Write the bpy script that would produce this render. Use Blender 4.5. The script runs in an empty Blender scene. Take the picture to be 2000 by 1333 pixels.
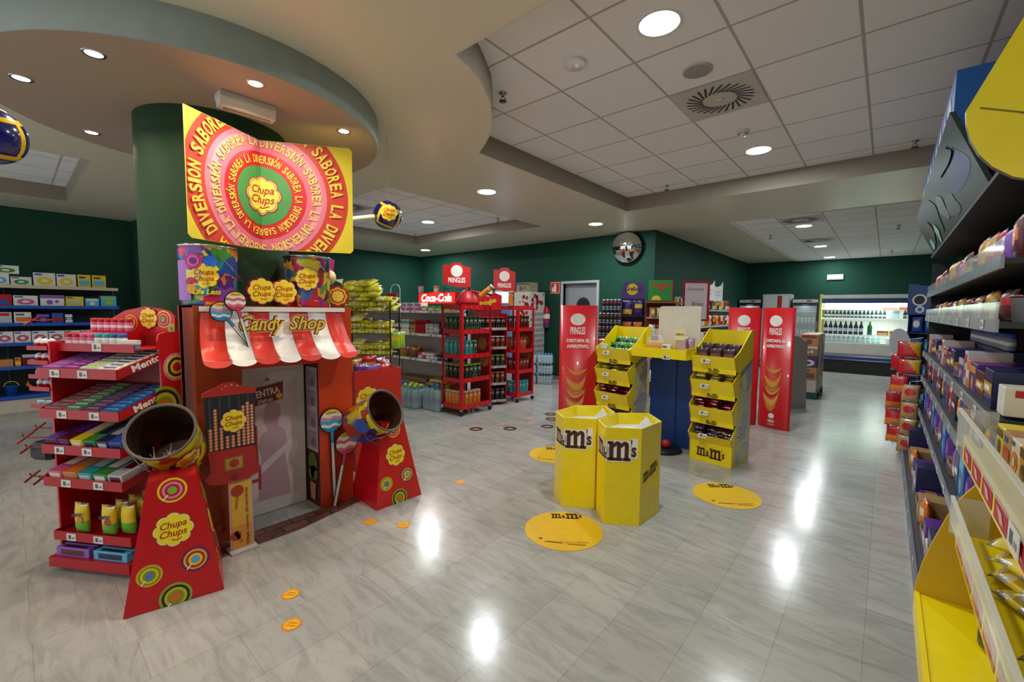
import bpy, bmesh, math, random
from mathutils import Vector, Matrix
S = bpy.context.scene
COL = S.collection
rnd = random.Random(7)
PI = math.pi

# ------------------------------------------------------------------ camera
def make_camera():
    yaw, pitch, roll, f = -0.711229, -0.0703969, 0.0104125, 846.86
    fw = Vector((math.sin(yaw)*math.cos(pitch), math.cos(yaw)*math.cos(pitch), math.sin(pitch)))
    r = Vector((math.cos(yaw), -math.sin(yaw), 0)); u = r.cross(fw)
    r2 = r*math.cos(roll)+u*math.sin(roll); u2 = -r*math.sin(roll)+u*math.cos(roll)
    cd = bpy.data.cameras.new('camera'); cam = bpy.data.objects.new('camera', cd); COL.objects.link(cam)
    cd.sensor_width = 36; cd.lens = f/2000*36; cd.clip_start = 0.02; cd.clip_end = 100
    m = Matrix((r2, u2, -fw)).transposed().to_4x4(); m.translation = Vector((0, 0, 1.5))
    cam.matrix_world = m
    S.camera = cam
make_camera()
# ------------------------------------------------------------------ world, exposure, room lights
w = bpy.data.worlds.new('store_world'); S.world = w; w.use_nodes = True
w.node_tree.nodes['Background'].inputs[0].default_value = (0.93, 0.96, 1.0, 1)
w.node_tree.nodes['Background'].inputs[1].default_value = 1.0
S.view_settings.view_transform = 'Standard'
S.view_settings.look = 'None'
S.view_settings.gamma = 1
S.view_settings.use_curve_mapping = False
S.view_settings.exposure = 0.2
COOL = (0.90, 0.97, 1.0); WARM = (1.0, 0.80, 0.60); NEUT = (1.0, 0.95, 0.86)
def lamp(name, loc, power, size, color, spread=PI, parent=None):
    ld = bpy.data.lights.new(name, 'AREA'); ld.shape = 'DISK'; ld.size = size; ld.energy = power; ld.color = color; ld.spread = spread
    o = bpy.data.objects.new(name, ld); COL.objects.link(o); o.location = loc
    if parent: o.parent = parent
    return o
# recessed lamps of the part of the shop behind the photographer
for (x, y, p) in [(-1.4, -0.4, 13), (-3.9, -1.8, 2), (-6.9, -1.2, 3), (-1.1, -2.4, 5)]:
    lamp('ceiling_lamp_light', (x, y, 2.97), p, 0.18, NEUT)

# ------------------------------------------------------------------ materials
def lin(h):
    h = h.lstrip('#'); c = [int(h[i:i+2], 16)/255 for i in (0, 2, 4)]
    return tuple((v/12.92 if v <= 0.04045 else ((v+0.055)/1.055)**2.4) for v in c)+(1,)
MATS = {}
def M(key, hexc=None, rough=0.45, metal=0, emit=0, var=0.10, vscale=9.0, trans=0, alpha=1, spec=0.5, coat=0):
    if key in MATS: return MATS[key]
    if hexc is None: hexc = key
    m = bpy.data.materials.new(key.replace('#', 'paint_')); m.use_nodes = True; nt = m.node_tree
    b = nt.nodes['Principled BSDF']; c = lin(hexc)
    b.inputs['Roughness'].default_value = rough; b.inputs['Metallic'].default_value = metal
    b.inputs['Specular IOR Level'].default_value = spec
    b.inputs['Coat Weight'].default_value = coat
    if trans: b.inputs['Transmission Weight'].default_value = trans; b.inputs['IOR'].default_value = 1.2
    if alpha < 1: b.inputs['Alpha'].default_value = alpha
    if emit:
        b.inputs['Emission Color'].default_value = c; b.inputs['Emission Strength'].default_value = emit
    tc = nt.nodes.new('ShaderNodeTexCoord'); no = nt.nodes.new('ShaderNodeTexNoise'); no.inputs['Scale'].default_value = vscale
    mx = nt.nodes.new('ShaderNodeMix'); mx.data_type = 'RGBA'
    mx.inputs[6].default_value = tuple(v*(1-var) for v in c[:3])+(1,); mx.inputs[7].default_value = tuple(min(1, v*(1+var)) for v in c[:3])+(1,)
    nt.links.new(tc.outputs['Object'], no.inputs['Vector']); nt.links.new(no.outputs['Fac'], mx.inputs[0]); nt.links.new(mx.outputs[2], b.inputs['Base Color'])
    MATS[key] = m
    return m
def mat(k):
    if isinstance(k, str): return MATS.get(k) or M(k)
    return k
M('red', '#c4101a', 0.35, coat=0.2); M('redmetal', '#c00f1c', 0.3); M('rack_red', '#b0101c', 0.35)
M('yellow', '#f6de06', 0.35, coat=0.2); M('white', '#e8e8e4', 0.4); M('cream', '#f2e9a8', 0.4); M('black', '#101012', 0.4)
M('chrome', '#c8ccd0', 0.18, metal=1); M('steel', '#9aa2a8', 0.35, metal=0.8); M('brown', '#4a2318', 0.4)
M('glass', '#dfe9ea', 0.05, trans=1.0, var=0.0); M('clear', '#e4ecec', 0.12, alpha=0.28, var=0.0); M('board', '#8e8478', 0.6)
M('card', '#8a6a48', 0.7); M('foil', '#cfd3d8', 0.22, metal=0.7)
M('lamp_white', '#ffffff', 0.5, emit=9.0, var=0); M('lamp_warm', '#ffe2bc', 0.5, emit=11.0, var=0)
M('screen_blue', '#b9cdf5', 0.3, emit=1.2, var=0); M('fridge_white', '#eaf6ee', 0.4, emit=0.25, var=0); M('neon_red', '#e8201a', 0.4, emit=1.0, var=0)
M('neon_white', '#fff6f0', 0.4, emit=2.6, var=0); M('tube', '#f4fff6', 0.4, emit=7, var=0)
M('mirror', '#d8dcdc', 0.03, metal=1, var=0)

def mat_floor():
    m = bpy.data.materials.new('marble_floor'); m.use_nodes = True; nt = m.node_tree; N = nt.nodes.new; L = nt.links.new
    b = nt.nodes['Principled BSDF']
    tc = N('ShaderNodeTexCoord')
    sw = N('ShaderNodeMapping'); sw.inputs['Rotation'].default_value = (0, 0, PI/2); L(tc.outputs['Object'], sw.inputs['Vector'])
    br = N('ShaderNodeTexBrick'); br.offset = 0.5; br.inputs['Scale'].default_value = 1.0
    br.inputs['Brick Width'].default_value = 0.62; br.inputs['Row Height'].default_value = 0.31; br.inputs['Mortar Size'].default_value = 0.0018
    br.inputs['Mortar Smooth'].default_value = 0.1; br.inputs['Bias'].default_value = 0.0
    br.inputs['Color1'].default_value = lin('#b8b7b2'); br.inputs['Color2'].default_value = lin('#aeaea9'); br.inputs['Mortar'].default_value = lin('#9c9b93')
    L(sw.outputs[0], br.inputs['Vector'])
    vor = N('ShaderNodeMapping'); vor.inputs['Scale'].default_value = (2.2, 9.0, 1); vor.inputs['Rotation'].default_value = (0, 0, 0.06)
    L(tc.outputs['Object'], vor.inputs['Vector'])
    n1 = N('ShaderNodeTexNoise'); n1.inputs['Scale'].default_value = 1.3; n1.inputs['Detail'].default_value = 9; n1.inputs['Roughness'].default_value = 0.68; n1.inputs['Distortion'].default_value = 1.1
    L(vor.outputs[0], n1.inputs['Vector'])
    r1 = N('ShaderNodeValToRGB'); r1.color_ramp.elements[0].position = 0.36; r1.color_ramp.elements[0].color = (0.60, 0.61, 0.61, 1)
    r1.color_ramp.elements[1].position = 0.56; r1.color_ramp.elements[1].color = (1, 1, 1, 1); L(n1.outputs['Fac'], r1.inputs[0])
    n2 = N('ShaderNodeTexNoise'); n2.inputs['Scale'].default_value = 0.9; n2.inputs['Detail'].default_value = 4; L(tc.outputs['Object'], n2.inputs['Vector'])
    r2 = N('ShaderNodeValToRGB'); r2.color_ramp.elements[0].color = (0.86, 0.85, 0.81, 1); r2.color_ramp.elements[1].color = (1, 1, 1, 1)
    r2.color_ramp.elements[0].position = 0.35; r2.color_ramp.elements[1].position = 0.65; L(n2.outputs['Fac'], r2.inputs[0])
    a = N('ShaderNodeMix'); a.data_type = 'RGBA'; a.blend_type = 'MULTIPLY'; a.inputs[0].default_value = 0.62; L(br.outputs['Color'], a.inputs[6]); L(r1.outputs[0], a.inputs[7])
    c = N('ShaderNodeMix'); c.data_type = 'RGBA'; c.blend_type = 'MULTIPLY'; c.inputs[0].default_value = 1; L(a.outputs[2], c.inputs[6]); L(r2.outputs[0], c.inputs[7])
    L(c.outputs[2], b.inputs['Base Color'])
    n3 = N('ShaderNodeTexNoise'); n3.inputs['Scale'].default_value = 6; n3.inputs['Detail'].default_value = 5; L(tc.outputs['Object'], n3.inputs['Vector'])
    mr = N('ShaderNodeMapRange'); mr.inputs[3].default_value = 0.12; mr.inputs[4].default_value = 0.24; L(n3.outputs['Fac'], mr.inputs[0]); L(mr.outputs[0], b.inputs['Roughness'])
    b.inputs['Specular IOR Level'].default_value = 0.5
    bp = N('ShaderNodeBump'); bp.inputs['Strength'].default_value = 0.06; bp.inputs['Distance'].default_value = 0.01; L(n3.outputs['Fac'], bp.inputs['Height']); L(bp.outputs[0], b.inputs['Normal'])
    return m
def mat_tile(ox, oy):
    m = bpy.data.materials.new('ceiling_tile'); m.use_nodes = True; nt = m.node_tree; N = nt.nodes.new; L = nt.links.new
    b = nt.nodes['Principled BSDF']; tc = N('ShaderNodeTexCoord'); mp = N('ShaderNodeMapping'); mp.inputs['Location'].default_value = (ox, oy, 0)
    L(tc.outputs['Object'], mp.inputs['Vector'])
    br = N('ShaderNodeTexBrick'); br.offset = 0; br.inputs['Scale'].default_value = 1; br.inputs['Brick Width'].default_value = 0.6; br.inputs['Row Height'].default_value = 0.6
    br.inputs['Mortar Size'].default_value = 0.011; br.inputs['Mortar Smooth'].default_value = 0.3
    br.inputs['Color1'].default_value = lin('#f8f7f6'); br.inputs['Color2'].default_value = lin('#f2f1f0'); br.inputs['Mortar'].default_value = lin('#b9b4ac')
    L(mp.outputs[0], br.inputs['Vector'])
    n = N('ShaderNodeTexNoise'); n.inputs['Scale'].default_value = 2.5; n.inputs['Detail'].default_value = 3; L(tc.outputs['Object'], n.inputs['Vector'])
    rr = N('ShaderNodeValToRGB'); rr.color_ramp.elements[0].color = (0.93, 0.93, 0.93, 1); rr.color_ramp.elements[1].color = (1, 1, 1, 1); L(n.outputs['Fac'], rr.inputs[0])
    a = N('ShaderNodeMix'); a.data_type = 'RGBA'; a.blend_type = 'MULTIPLY'; a.inputs[0].default_value = 1; L(br.outputs['Color'], a.inputs[6]); L(rr.outputs[0], a.inputs[7])
    L(a.outputs[2], b.inputs['Base Color']); b.inputs['Roughness'].default_value = 0.85
    return m
def mat_bricks():
    m = bpy.data.materials.new('printed_paving'); m.use_nodes = True; nt = m.node_tree; N = nt.nodes.new; L = nt.links.new
    b = nt.nodes['Principled BSDF']; tc = N('ShaderNodeTexCoord')
    br = N('ShaderNodeTexBrick'); br.inputs['Scale'].default_value = 1; br.inputs['Brick Width'].default_value = 0.17; br.inputs['Row Height'].default_value = 0.085
    br.inputs['Mortar Size'].default_value = 0.006; br.inputs['Color1'].default_value = lin('#8a5a4c'); br.inputs['Color2'].default_value = lin('#6b4238'); br.inputs['Mortar'].default_value = lin('#3b3431')
    L(tc.outputs['Object'], br.inputs['Vector'])
    n = N('ShaderNodeTexNoise'); n.inputs['Scale'].default_value = 30; n.inputs['Detail'].default_value = 6; L(tc.outputs['Object'], n.inputs['Vector'])
    a = N('ShaderNodeMix'); a.data_type = 'RGBA'; a.blend_type = 'MULTIPLY'; a.inputs[0].default_value = 0.7; L(br.outputs['Color'], a.inputs[6]); L(n.outputs['Fac'], a.inputs[7])
    L(a.outputs[2], b.inputs['Base Color']); b.inputs['Roughness'].default_value = 0.35
    return m
def mat_pattern(key, cols, scale=16, rough=0.3):
    """busy printed packaging: cells of several inks"""
    if key in MATS: return MATS[key]
    m = bpy.data.materials.new(key); m.use_nodes = True; nt = m.node_tree; N = nt.nodes.new; L = nt.links.new
    b = nt.nodes['Principled BSDF']; tc = N('ShaderNodeTexCoord'); v = N('ShaderNodeTexVoronoi'); v.inputs['Scale'].default_value = scale; v.distance = 'CHEBYCHEV'
    n = N('ShaderNodeTexNoise'); n.inputs['Scale'].default_value = scale*0.6; L(tc.outputs['Object'], n.inputs['Vector'])
    ad = N('ShaderNodeMix'); ad.data_type = 'RGBA'; ad.inputs[0].default_value = 0.12; L(tc.outputs['Object'], ad.inputs[6]); L(n.outputs['Color'], ad.inputs[7])
    L(ad.outputs[2], v.inputs['Vector'])
    sp = N('ShaderNodeSeparateColor'); L(v.outputs['Color'], sp.inputs[0])
    r = N('ShaderNodeValToRGB'); r.color_ramp.interpolation = 'CONSTANT'
    el = r.color_ramp.elements
    while len(el) < len(cols): el.new(0.5)
    for i, c in enumerate(cols): el[i].position = i/len(cols); el[i].color = lin(c)
    L(sp.outputs[0], r.inputs[0]); L(r.outputs[0], b.inputs['Base Color']); b.inputs['Roughness'].default_value = rough
    b.inputs['Coat Weight'].default_value = 0.2
    MATS[key] = m
    return m

# ------------------------------------------------------------------ mesh builder
class MB:
    def __init__(s): s.v = []; s.f = []; s.m = []; s.sm = []
    def add(s, vs, fs, m, smooth=False):
        o = len(s.v); s.v += [tuple(p) for p in vs]
        for f in fs: s.f.append([i+o for i in f]); s.m.append(m); s.sm.append(smooth)
        return s
    def box(s, x0, x1, y0, y1, z0, z1, m):
        vs = [(x, y, z) for z in (z0, z1) for y in (y0, y1) for x in (x0, x1)]
        return s.add(vs, [(0, 2, 3, 1), (4, 5, 7, 6), (0, 1, 5, 4), (2, 6, 7, 3), (0, 4, 6, 2), (1, 3, 7, 5)], m)
    def bbox(s, x0, x1, y0, y1, z0, z1, m, r=0.006):
        """box with chamfered vertical and horizontal edges"""
        r = min(r, (x1-x0)/3, (y1-y0)/3, (z1-z0)/3)
        vs = []; fs = []
        def ring(z, k):
            a, b_, c, d = x0+k, x1-k, y0+k, y1-k; q = r-k if k < r else 0
            q = r
            return [(a+q, c, z), (b_-q, c, z), (b_, c+q, z), (b_, d-q, z), (b_-q, d, z), (a+q, d, z), (a, d-q, z), (a, c+q, z)]
        rs = [ring(z0, r*0.6), ring(z0+r, 0), ring(z1-r, 0), ring(z1, r*0.6)]
        for q in rs: vs += q
        for k in range(3):
            for i in range(8): j = (i+1) % 8; fs.append((k*8+i, k*8+j, k*8+8+j, k*8+8+i))
        fs.append(tuple(range(7, -1, -1))); fs.append(tuple(range(24, 32)))
        return s.add(vs, fs, m)
    def prism(s, pts, y0, y1, m, mside=None):
        """outline in XZ, extruded along Y"""
        n = len(pts); vs = [(x, y0, z) for x, z in pts]+[(x, y1, z) for x, z in pts]
        s.add(vs, [tuple(range(n)), tuple(range(2*n-1, n-1, -1))], m)
        s.add(vs, [(i, i+n, (i+1) % n+n, (i+1) % n) for i in range(n)], mside or m)
        return s
    def prismx(s, pts, x0, x1, m):
        """outline in YZ, extruded along X"""
        n = len(pts); vs = [(x0, y, z) for y, z in pts]+[(x1, y, z) for y, z in pts]
        return s.add(vs, [tuple(range(n)), tuple(range(2*n-1, n-1, -1))]+[(i, i+n, (i+1) % n+n, (i+1) % n) for i in range(n)], m)
    def prismz(s, pts, z0, z1, m, mside=None):
        n = len(pts); vs = [(x, y, z0) for x, y in pts]+[(x, y, z1) for x, y in pts]
        s.add(vs, [tuple(range(n-1, -1, -1)), tuple(range(n, 2*n))], m)
        return s.add(vs, [(i, (i+1) % n, (i+1) % n+n, i+n) for i in range(n)], mside or m)
    def lathe(s, prof, m, n=16, c=(0, 0, 0), smooth=True, pick=None):
        """prof [(r,z)] or [(r,z,mat)], the material of a point belongs to the band above it"""
        for k in range(len(prof)-1):
            a, b = prof[k], prof[k+1]; mm = a[2] if len(a) > 2 else m
            vs = []; fs = []
            for q in (a, b):
                for i in range(n):
                    t = 2*PI*i/n; vs.append((c[0]+q[0]*math.cos(t), c[1]+q[0]*math.sin(t), c[2]+q[1]))
            for i in range(n):
                j = (i+1) % n
                if a[0] < 1e-6 and b[0] < 1e-6: continue
                f = (i, j, j+n, i+n)
                s.add([vs[q] for q in f], [(0, 1, 2, 3)] if min(a[0], b[0]) > 1e-6 else ([(0, 2, 3)] if a[0] < 1e-6 else [(0, 1, 2)]), pick(i, k) if pick else mm, smooth and abs(a[1]-b[1]) > 1e-6)
        return s
    def tube(s, pts, r, m, n=8, caps=True):
        pts = [Vector(p) for p in pts]; rings = []
        for i, p in enumerate(pts):
            d = (pts[min(i+1, len(pts)-1)]-pts[max(i-1, 0)]).normalized()
            a = d.cross(Vector((0, 0, 1)));
            if a.length < 1e-3: a = Vector((1, 0, 0))
            a.normalize(); b = d.cross(a); rr = r[i] if isinstance(r, (list, tuple)) else r
            rings.append([p+a*rr*math.cos(2*PI*k/n)+b*rr*math.sin(2*PI*k/n) for k in range(n)])
        vs = [v for q in rings for v in q]; fs = []
        for i in range(len(pts)-1):
            for k in range(n): j = (k+1) % n; fs.append((i*n+k, i*n+j, (i+1)*n+j, (i+1)*n+k))
        s.add(vs, fs, m, True)
        if caps: s.add(rings[0], [tuple(range(n))], m); s.add(rings[-1], [tuple(range(n-1, -1, -1))], m)
        return s
    def ball(s, c, r, m, n=14, k=8, sz=1, pick=None):
        prof = [(max(r*math.sin(PI*i/k), 0.0), -r*sz*math.cos(PI*i/k)) for i in range(k+1)]
        prof[0] = (0, prof[0][1]); prof[-1] = (0, prof[-1][1])
        return s.lathe(prof, m, n, c, pick=pick)
    def art(s, polys, m, layer=1, xf=None, step=0.0012):
        for p in polys:
            if len(p) < 3: continue
            s.add([xf(x, z, layer*step) if xf else (x, -layer*step, z) for x, z in p], [tuple(range(len(p)))], m)
        return s
    def build(s, name, parent=None, loc=(0, 0, 0), rotz=0, rot=None, weld=True):
        me = s.mesh(name, weld); return link(me, name, parent, loc, rotz, rot)
    def mesh(s, name, weld=True):
        me = bpy.data.meshes.new(name); me.from_pydata(s.v, [], s.f)
        keys = []
        for k in s.m:
            if k not in keys: keys.append(k)
        for k in keys: me.materials.append(mat(k))
        ix = {k: i for i, k in enumerate(keys)}
        for p, k, sm in zip(me.polygons, s.m, s.sm): p.material_index = ix[k]; p.use_smooth = sm
        if weld:
            bm = bmesh.new(); bm.from_mesh(me); bmesh.ops.remove_doubles(bm, verts=bm.verts, dist=1e-5); bm.to_mesh(me); bm.free()
        me.update()
        return me
def link(me, name, parent=None, loc=(0, 0, 0), rotz=0, rot=None):
    o = bpy.data.objects.new(name, me); COL.objects.link(o); o.location = loc
    o.rotation_euler = rot if rot else (0, 0, rotz)
    if parent: o.parent = parent
    return o
def tag(o, label=None, cat=None, group=None, kind=None):
    if label: o['label'] = label
    if cat: o['category'] = cat
    if group: o['group'] = group
    if kind: o['kind'] = kind
    return o
def thing(name, label, cat, loc=(0, 0, 0), rotz=0, group=None):
    o = bpy.data.objects.new(name, None); COL.objects.link(o); o.location = loc; o.rotation_euler = (0, 0, rotz)
    o.empty_display_size = 0.1
    return tag(o, label, cat, group)
def struct(b, name, parent=None, loc=(0, 0, 0)):
    o = b.build(name, parent, loc); o['kind'] = 'structure'; return o
class Fr:
    """a local frame on the floor: x along the front, y into the depth"""
    def __init__(s, x, y, z=0, rot=0): s.o = (x, y, z); s.r = rot
    def w(s, x, y, z=0):
        c, n = math.cos(s.r), math.sin(s.r); return (s.o[0]+x*c-y*n, s.o[1]+x*n+y*c, s.o[2]+z)
def put(me, name, label, cat, fr, x, y, z, group=None, rz=0, rx=0, ry=0):
    o = bpy.data.objects.new(name, me); COL.objects.link(o); o.location = fr.w(x, y, z); o.rotation_euler = (rx, ry, fr.r+rz)
    return tag(o, label, cat, group)

# ------------------------------------------------------------------ printed artwork: flat outlines in x,z
def disc(cx, cz, r, n=40, rz=None): return [[(cx+r*math.cos(2*PI*i/n), cz+(rz or r)*math.sin(2*PI*i/n)) for i in range(n)]]
def fan(cx, cz, r, n=48, a0=0, a1=2*PI, r0=0):
    o = []
    for i in range(n):
        a, b = a0+(a1-a0)*i/n, a0+(a1-a0)*(i+1)/n
        q = [(cx+r*math.cos(a), cz+r*math.sin(a)), (cx+r*math.cos(b), cz+r*math.sin(b))]
        o.append(q+([(cx+r0*math.cos(b), cz+r0*math.sin(b)), (cx+r0*math.cos(a), cz+r0*math.sin(a))] if r0 else [(cx, cz)]))
    return o
def rect(x0, x1, z0, z1): return [[(x0, z0), (x1, z0), (x1, z1), (x0, z1)]]
def rrect(x0, x1, z0, z1, r, n=5):
    p = []
    for cx, cz, a in ((x1-r, z1-r, 0), (x0+r, z1-r, PI/2), (x0+r, z0+r, PI), (x1-r, z0+r, 1.5*PI)):
        for i in range(n+1): t = a+PI/2*i/n; p.append((cx+r*math.cos(t), cz+r*math.sin(t)))
    return [p]
def flower_pts(cx, cz, r, n=64, rz=None):
    rz = rz or r
    return [(cx+r*(0.86+0.14*abs(math.cos(4*(2*PI*i/n)))**0.7)*math.cos(2*PI*i/n), cz+rz*(0.86+0.14*abs(math.cos(4*(2*PI*i/n)))**0.7)*math.sin(2*PI*i/n)) for i in range(n)]
def flower(cx, cz, r, rz=None):
    p = flower_pts(cx, cz, r, 64, rz); return [[(cx, cz), p[i], p[(i+1) % 64]] for i in range(64)]
def stroke(pts, w):
    o = []
    for (x0, z0), (x1, z1) in zip(pts, pts[1:]):
        d = math.hypot(x1-x0, z1-z0) or 1; nx, nz = -(z1-z0)/d*w/2, (x1-x0)/d*w/2; ex, ez = (x1-x0)/d*w*0.2, (z1-z0)/d*w*0.2
        o.append([(x0+nx-ex, z0+nz-ez), (x0-nx-ex, z0-nz-ez), (x1-nx+ex, z1-nz+ez), (x1+nx+ex, z1+nz+ez)])
    return o
_T = {}
def glyphs(s, bold=0.0, shear=0.0):
    k = (s, bold, shear)
    if k not in _T:
        cu = bpy.data.curves.new('lettering', 'FONT'); cu.body = s; cu.size = 1; cu.offset = bold; cu.shear = shear; cu.resolution_u = 3
        ob = bpy.data.objects.new('lettering', cu); me = bpy.data.meshes.new_from_object(ob)
        P = [(v.co.x, v.co.y) for v in me.vertices]; F = [[P[i] for i in f.vertices] for f in me.polygons]
        bpy.data.objects.remove(ob); bpy.data.curves.remove(cu); bpy.data.meshes.remove(me)
        xs = [p[0] for p in P] or [0, 1]; zs = [p[1] for p in P] or [0, 1]
        _T[k] = (F, min(xs), max(xs), min(zs), max(zs))
    return _T[k]
def text(s, cx, cz, wid, hei=None, bold=0.02, shear=0.0, ang=0):
    """lettering centred on cx, cz, wid wide and hei high"""
    F, x0, x1, z0, z1 = glyphs(s, bold, shear); sx = wid/max(x1-x0, 1e-6); sz = (hei/max(z1-z0, 1e-6)) if hei else sx
    c, n = math.cos(ang), math.sin(ang); o = []
    for f in F:
        q = []
        for x, z in f:
            X, Z = (x-(x0+x1)/2)*sx, (z-(z0+z1)/2)*sz; q.append((cx+X*c-Z*n, cz+X*n+Z*c))
        o.append(q)
    return o
def clip(poly, axis, v, keep):
    out = []; n = len(poly)
    for i in range(n):
        a, b = poly[i], poly[(i+1) % n]; da, db = (a[axis]-v)*keep, (b[axis]-v)*keep
        if da >= 0: out.append(a)
        if (da > 0 > db) or (da < 0 < db):
            t = da/(da-db); out.append((a[0]+(b[0]-a[0])*t, a[1]+(b[1]-a[1])*t))
    return out
def cliprect(polys, x0, x1, z0, z1):
    o = []
    for p in polys:
        for ax, v, k in ((0, x0, 1), (0, x1, -1), (1, z0, 1), (1, z1, -1)):
            if len(p) >= 3: p = clip(p, ax, v, k)
        if len(p) >= 3: o.append(p)
    return o
def slab_m(cx, cz, wid, hei):
    """a slab-serif lower-case m"""
    R = [(0.10, 0.30, 0, 1), (0.46, 0.66, 0, 0.86), (0.84, 1.04, 0, 0.84), (0, 0.40, 0, 0.16), (0.38, 0.74, 0, 0.16), (0.76, 1.14, 0, 0.16), (0, 0.2, 0.84, 1)]
    P = [[(a, c), (b, c), (b, d), (a, d)] for a, b, c, d in R]
    for x in (0.30, 0.66): P.append([(x, 0.66), (x+0.16, 0.80), (x+0.20, 0.80), (x+0.38, 0.80), (x+0.34, 0.94), (x+0.24, 1.0), (x+0.12, 1.0), (x, 0.88)])
    return [[(cx+(x/1.14-0.5)*wid, cz+(z-0.5)*hei) for x, z in p] for p in P]
def mm_logo(b, cx, cz, wid, l=1, xf=None, ink='#4a231c', halo='#f4efe6', step=0.0012, slope=0.08):
    h = wid*0.36
    def T(P): return [[(x, z+(x-cx)*slope) for x, z in p] for p in P]
    def parts(e):
        o = []
        for dx, ww, hh in ((-0.32*wid, 0.33*wid, h*0.86), (0.19*wid, 0.42*wid, h)):
            if e: o += rrect(cx+dx-ww/2-e, cx+dx+ww/2+e, cz-hh/2-e, cz+hh/2+e, e)
            else: o += slab_m(cx+dx, cz, ww, hh)
        if e: o += disc(cx-0.085*wid, cz-0.05*h, h*0.3+e, 16)+rrect(cx+0.40*wid-e*.3, cx+0.5*wid+e, cz-h*.3-e, cz+h*.62+e, e)
        else: o += text('&', cx-0.085*wid, cz-0.10*h, 0.13*wid, h*0.62, 0.03)+text('s', cx+0.455*wid, cz-0.02*h, 0.09*wid, h*0.52, 0.03)+text("'", cx+0.41*wid, cz+0.5*h, 0.02*wid, h*0.22, 0.03)
        return o
    if halo: b.art(T(parts(wid*0.022)), halo, l, xf, step)
    b.art(T(parts(0)), ink, l+1, xf, step)
def chupa(b, cx, cz, r, l=1, xf=None, step=0.0012, outline=True, ang=0.06, ry='#f4dc28', rim='#b8431e'):
    if outline: b.art(flower(cx, cz, r), rim, l, xf, step); b.art(flower(cx, cz, r*0.94), '#f7ecae', l+1, xf, step)
    b.art(flower(cx, cz, r*0.88), ry, l+2, xf, step)
    b.art(text('Chupa', cx, cz+r*0.24, r*1.22, r*0.50, 0.012, 0.3, ang), '#b02a10', l+3, xf, step)
    b.art(text('Chups', cx, cz-r*0.24, r*1.26, r*0.50, 0.012, 0.3, ang), '#b02a10', l+3, xf, step)
    b.art(stroke([(cx-r*.1, cz-r*.56), (cx+r*.15, cz-r*.62), (cx+r*.35, cz-r*.52)], r*.05), '#b02a10', l+3, xf, step)
RING = [['#f0cf1e', '#c3162a', '#e986a8', '#c3162a', '#7fb33a'], ['#5a1d6b', '#e8b21c', '#c3162a', '#f0cf1e', '#5fa8d8'], ['#c9b81e', '#9a8d18', '#dcd22c', '#9a8d18', '#4a7ec0'],
        ['#8fae1e', '#2a1430', '#c9b81e', '#7d9a1a', '#d86a20'], ['#e07ab0', '#e0cf1e', '#2a1430', '#e0cf1e', '#c3162a'], ['#e8b21c', '#c3162a', '#f0cf1e', '#c3162a', '#8fae1e']]
def lolly_ring(b, cx, cz, r, k, l=1, xf=None, step=0.0012, cl=None):
    c = RING[k % len(RING)]
    for i, q in enumerate((1, 0.84, 0.68, 0.5, 0.32)):
        P = fan(cx, cz, r*q, 28)
        if cl: P = cliprect(P, *cl)
        b.art(P, c[i], l+i, xf, step)
    P = stroke([(cx-r*.34, cz-r*.34), (cx-r*.72, cz-r*.7)], r*.09)
    if cl: P = cliprect(P, *cl)
    b.art(P, 'white', l+5, xf, step)
def price_tag(parent, x, y, z, w=0.06, h=0.032, rx=0, col='#dcdcd6'):
    b = MB(); b.box(-w/2, w/2, -0.002, 0, -h/2, h/2, col); b.art(rect(-w*.3, 0, -h*.3, h*.3), '#55575a', 2)
    b.art(rect(w*.08, w*.4, -h*.25, h*.05), '#8a8c8e', 2)
    o = b.build('price_label', parent, (x, y, z), rot=(rx, 0, 0)); o['label'] = 'white price label'; return o
# ================================================================== the room
M('green_wall', '#1d4637', 0.6, spec=0.15, var=0.06, vscale=1.5); M('soffit', '#e4dcc2', 0.30, var=0.04, vscale=0.8, spec=0.6); M('fascia', '#8d8374', 0.6)
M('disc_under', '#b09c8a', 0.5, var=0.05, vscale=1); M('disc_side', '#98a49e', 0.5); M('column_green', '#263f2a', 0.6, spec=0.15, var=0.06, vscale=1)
MATS['marble'] = mat_floor(); MATS['tile'] = mat_tile(0.2, 0.12); MATS['paving'] = mat_bricks()
b = MB(); b.box(-10.4, 1.4, -3.2, 15.0, -0.08, 0, 'marble'); struct(b, 'floor')
b = MB(); b.box(-10.35, -10.2, -3.2, 7.95, 0, 3.3, 'green_wall'); struct(b, 'wall_left')
b = MB(); b.box(-10.2, -9.98, 1.5, 2.5, 0, 2.999, 'green_wall'); struct(b, 'wall_left_pier')
DX0, DX1, DZ = -5.28, -4.46, 2.08
b = MB(); b.box(-10.35, DX0, 7.8, 7.95, 0, 3.3, 'green_wall'); b.box(DX1, -3.28, 7.8, 7.95, 0, 3.3, 'green_wall'); b.box(DX0, DX1, 7.8, 7.95, DZ, 3.3, 'green_wall'); struct(b, 'wall_back')
b = MB(); b.box(-3.43, -3.28, 7.95, 14.95, 0, 3.3, 'green_wall'); struct(b, 'wall_side')
b = MB(); b.box(-3.43, 1.35, 14.8, 14.95, 0, 3.3, 'green_wall'); struct(b, 'wall_far')
b = MB(); b.box(1.2, 1.35, -3.2, 14.8, 0, 3.3, 'green_wall'); struct(b, 'wall_right')
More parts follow.
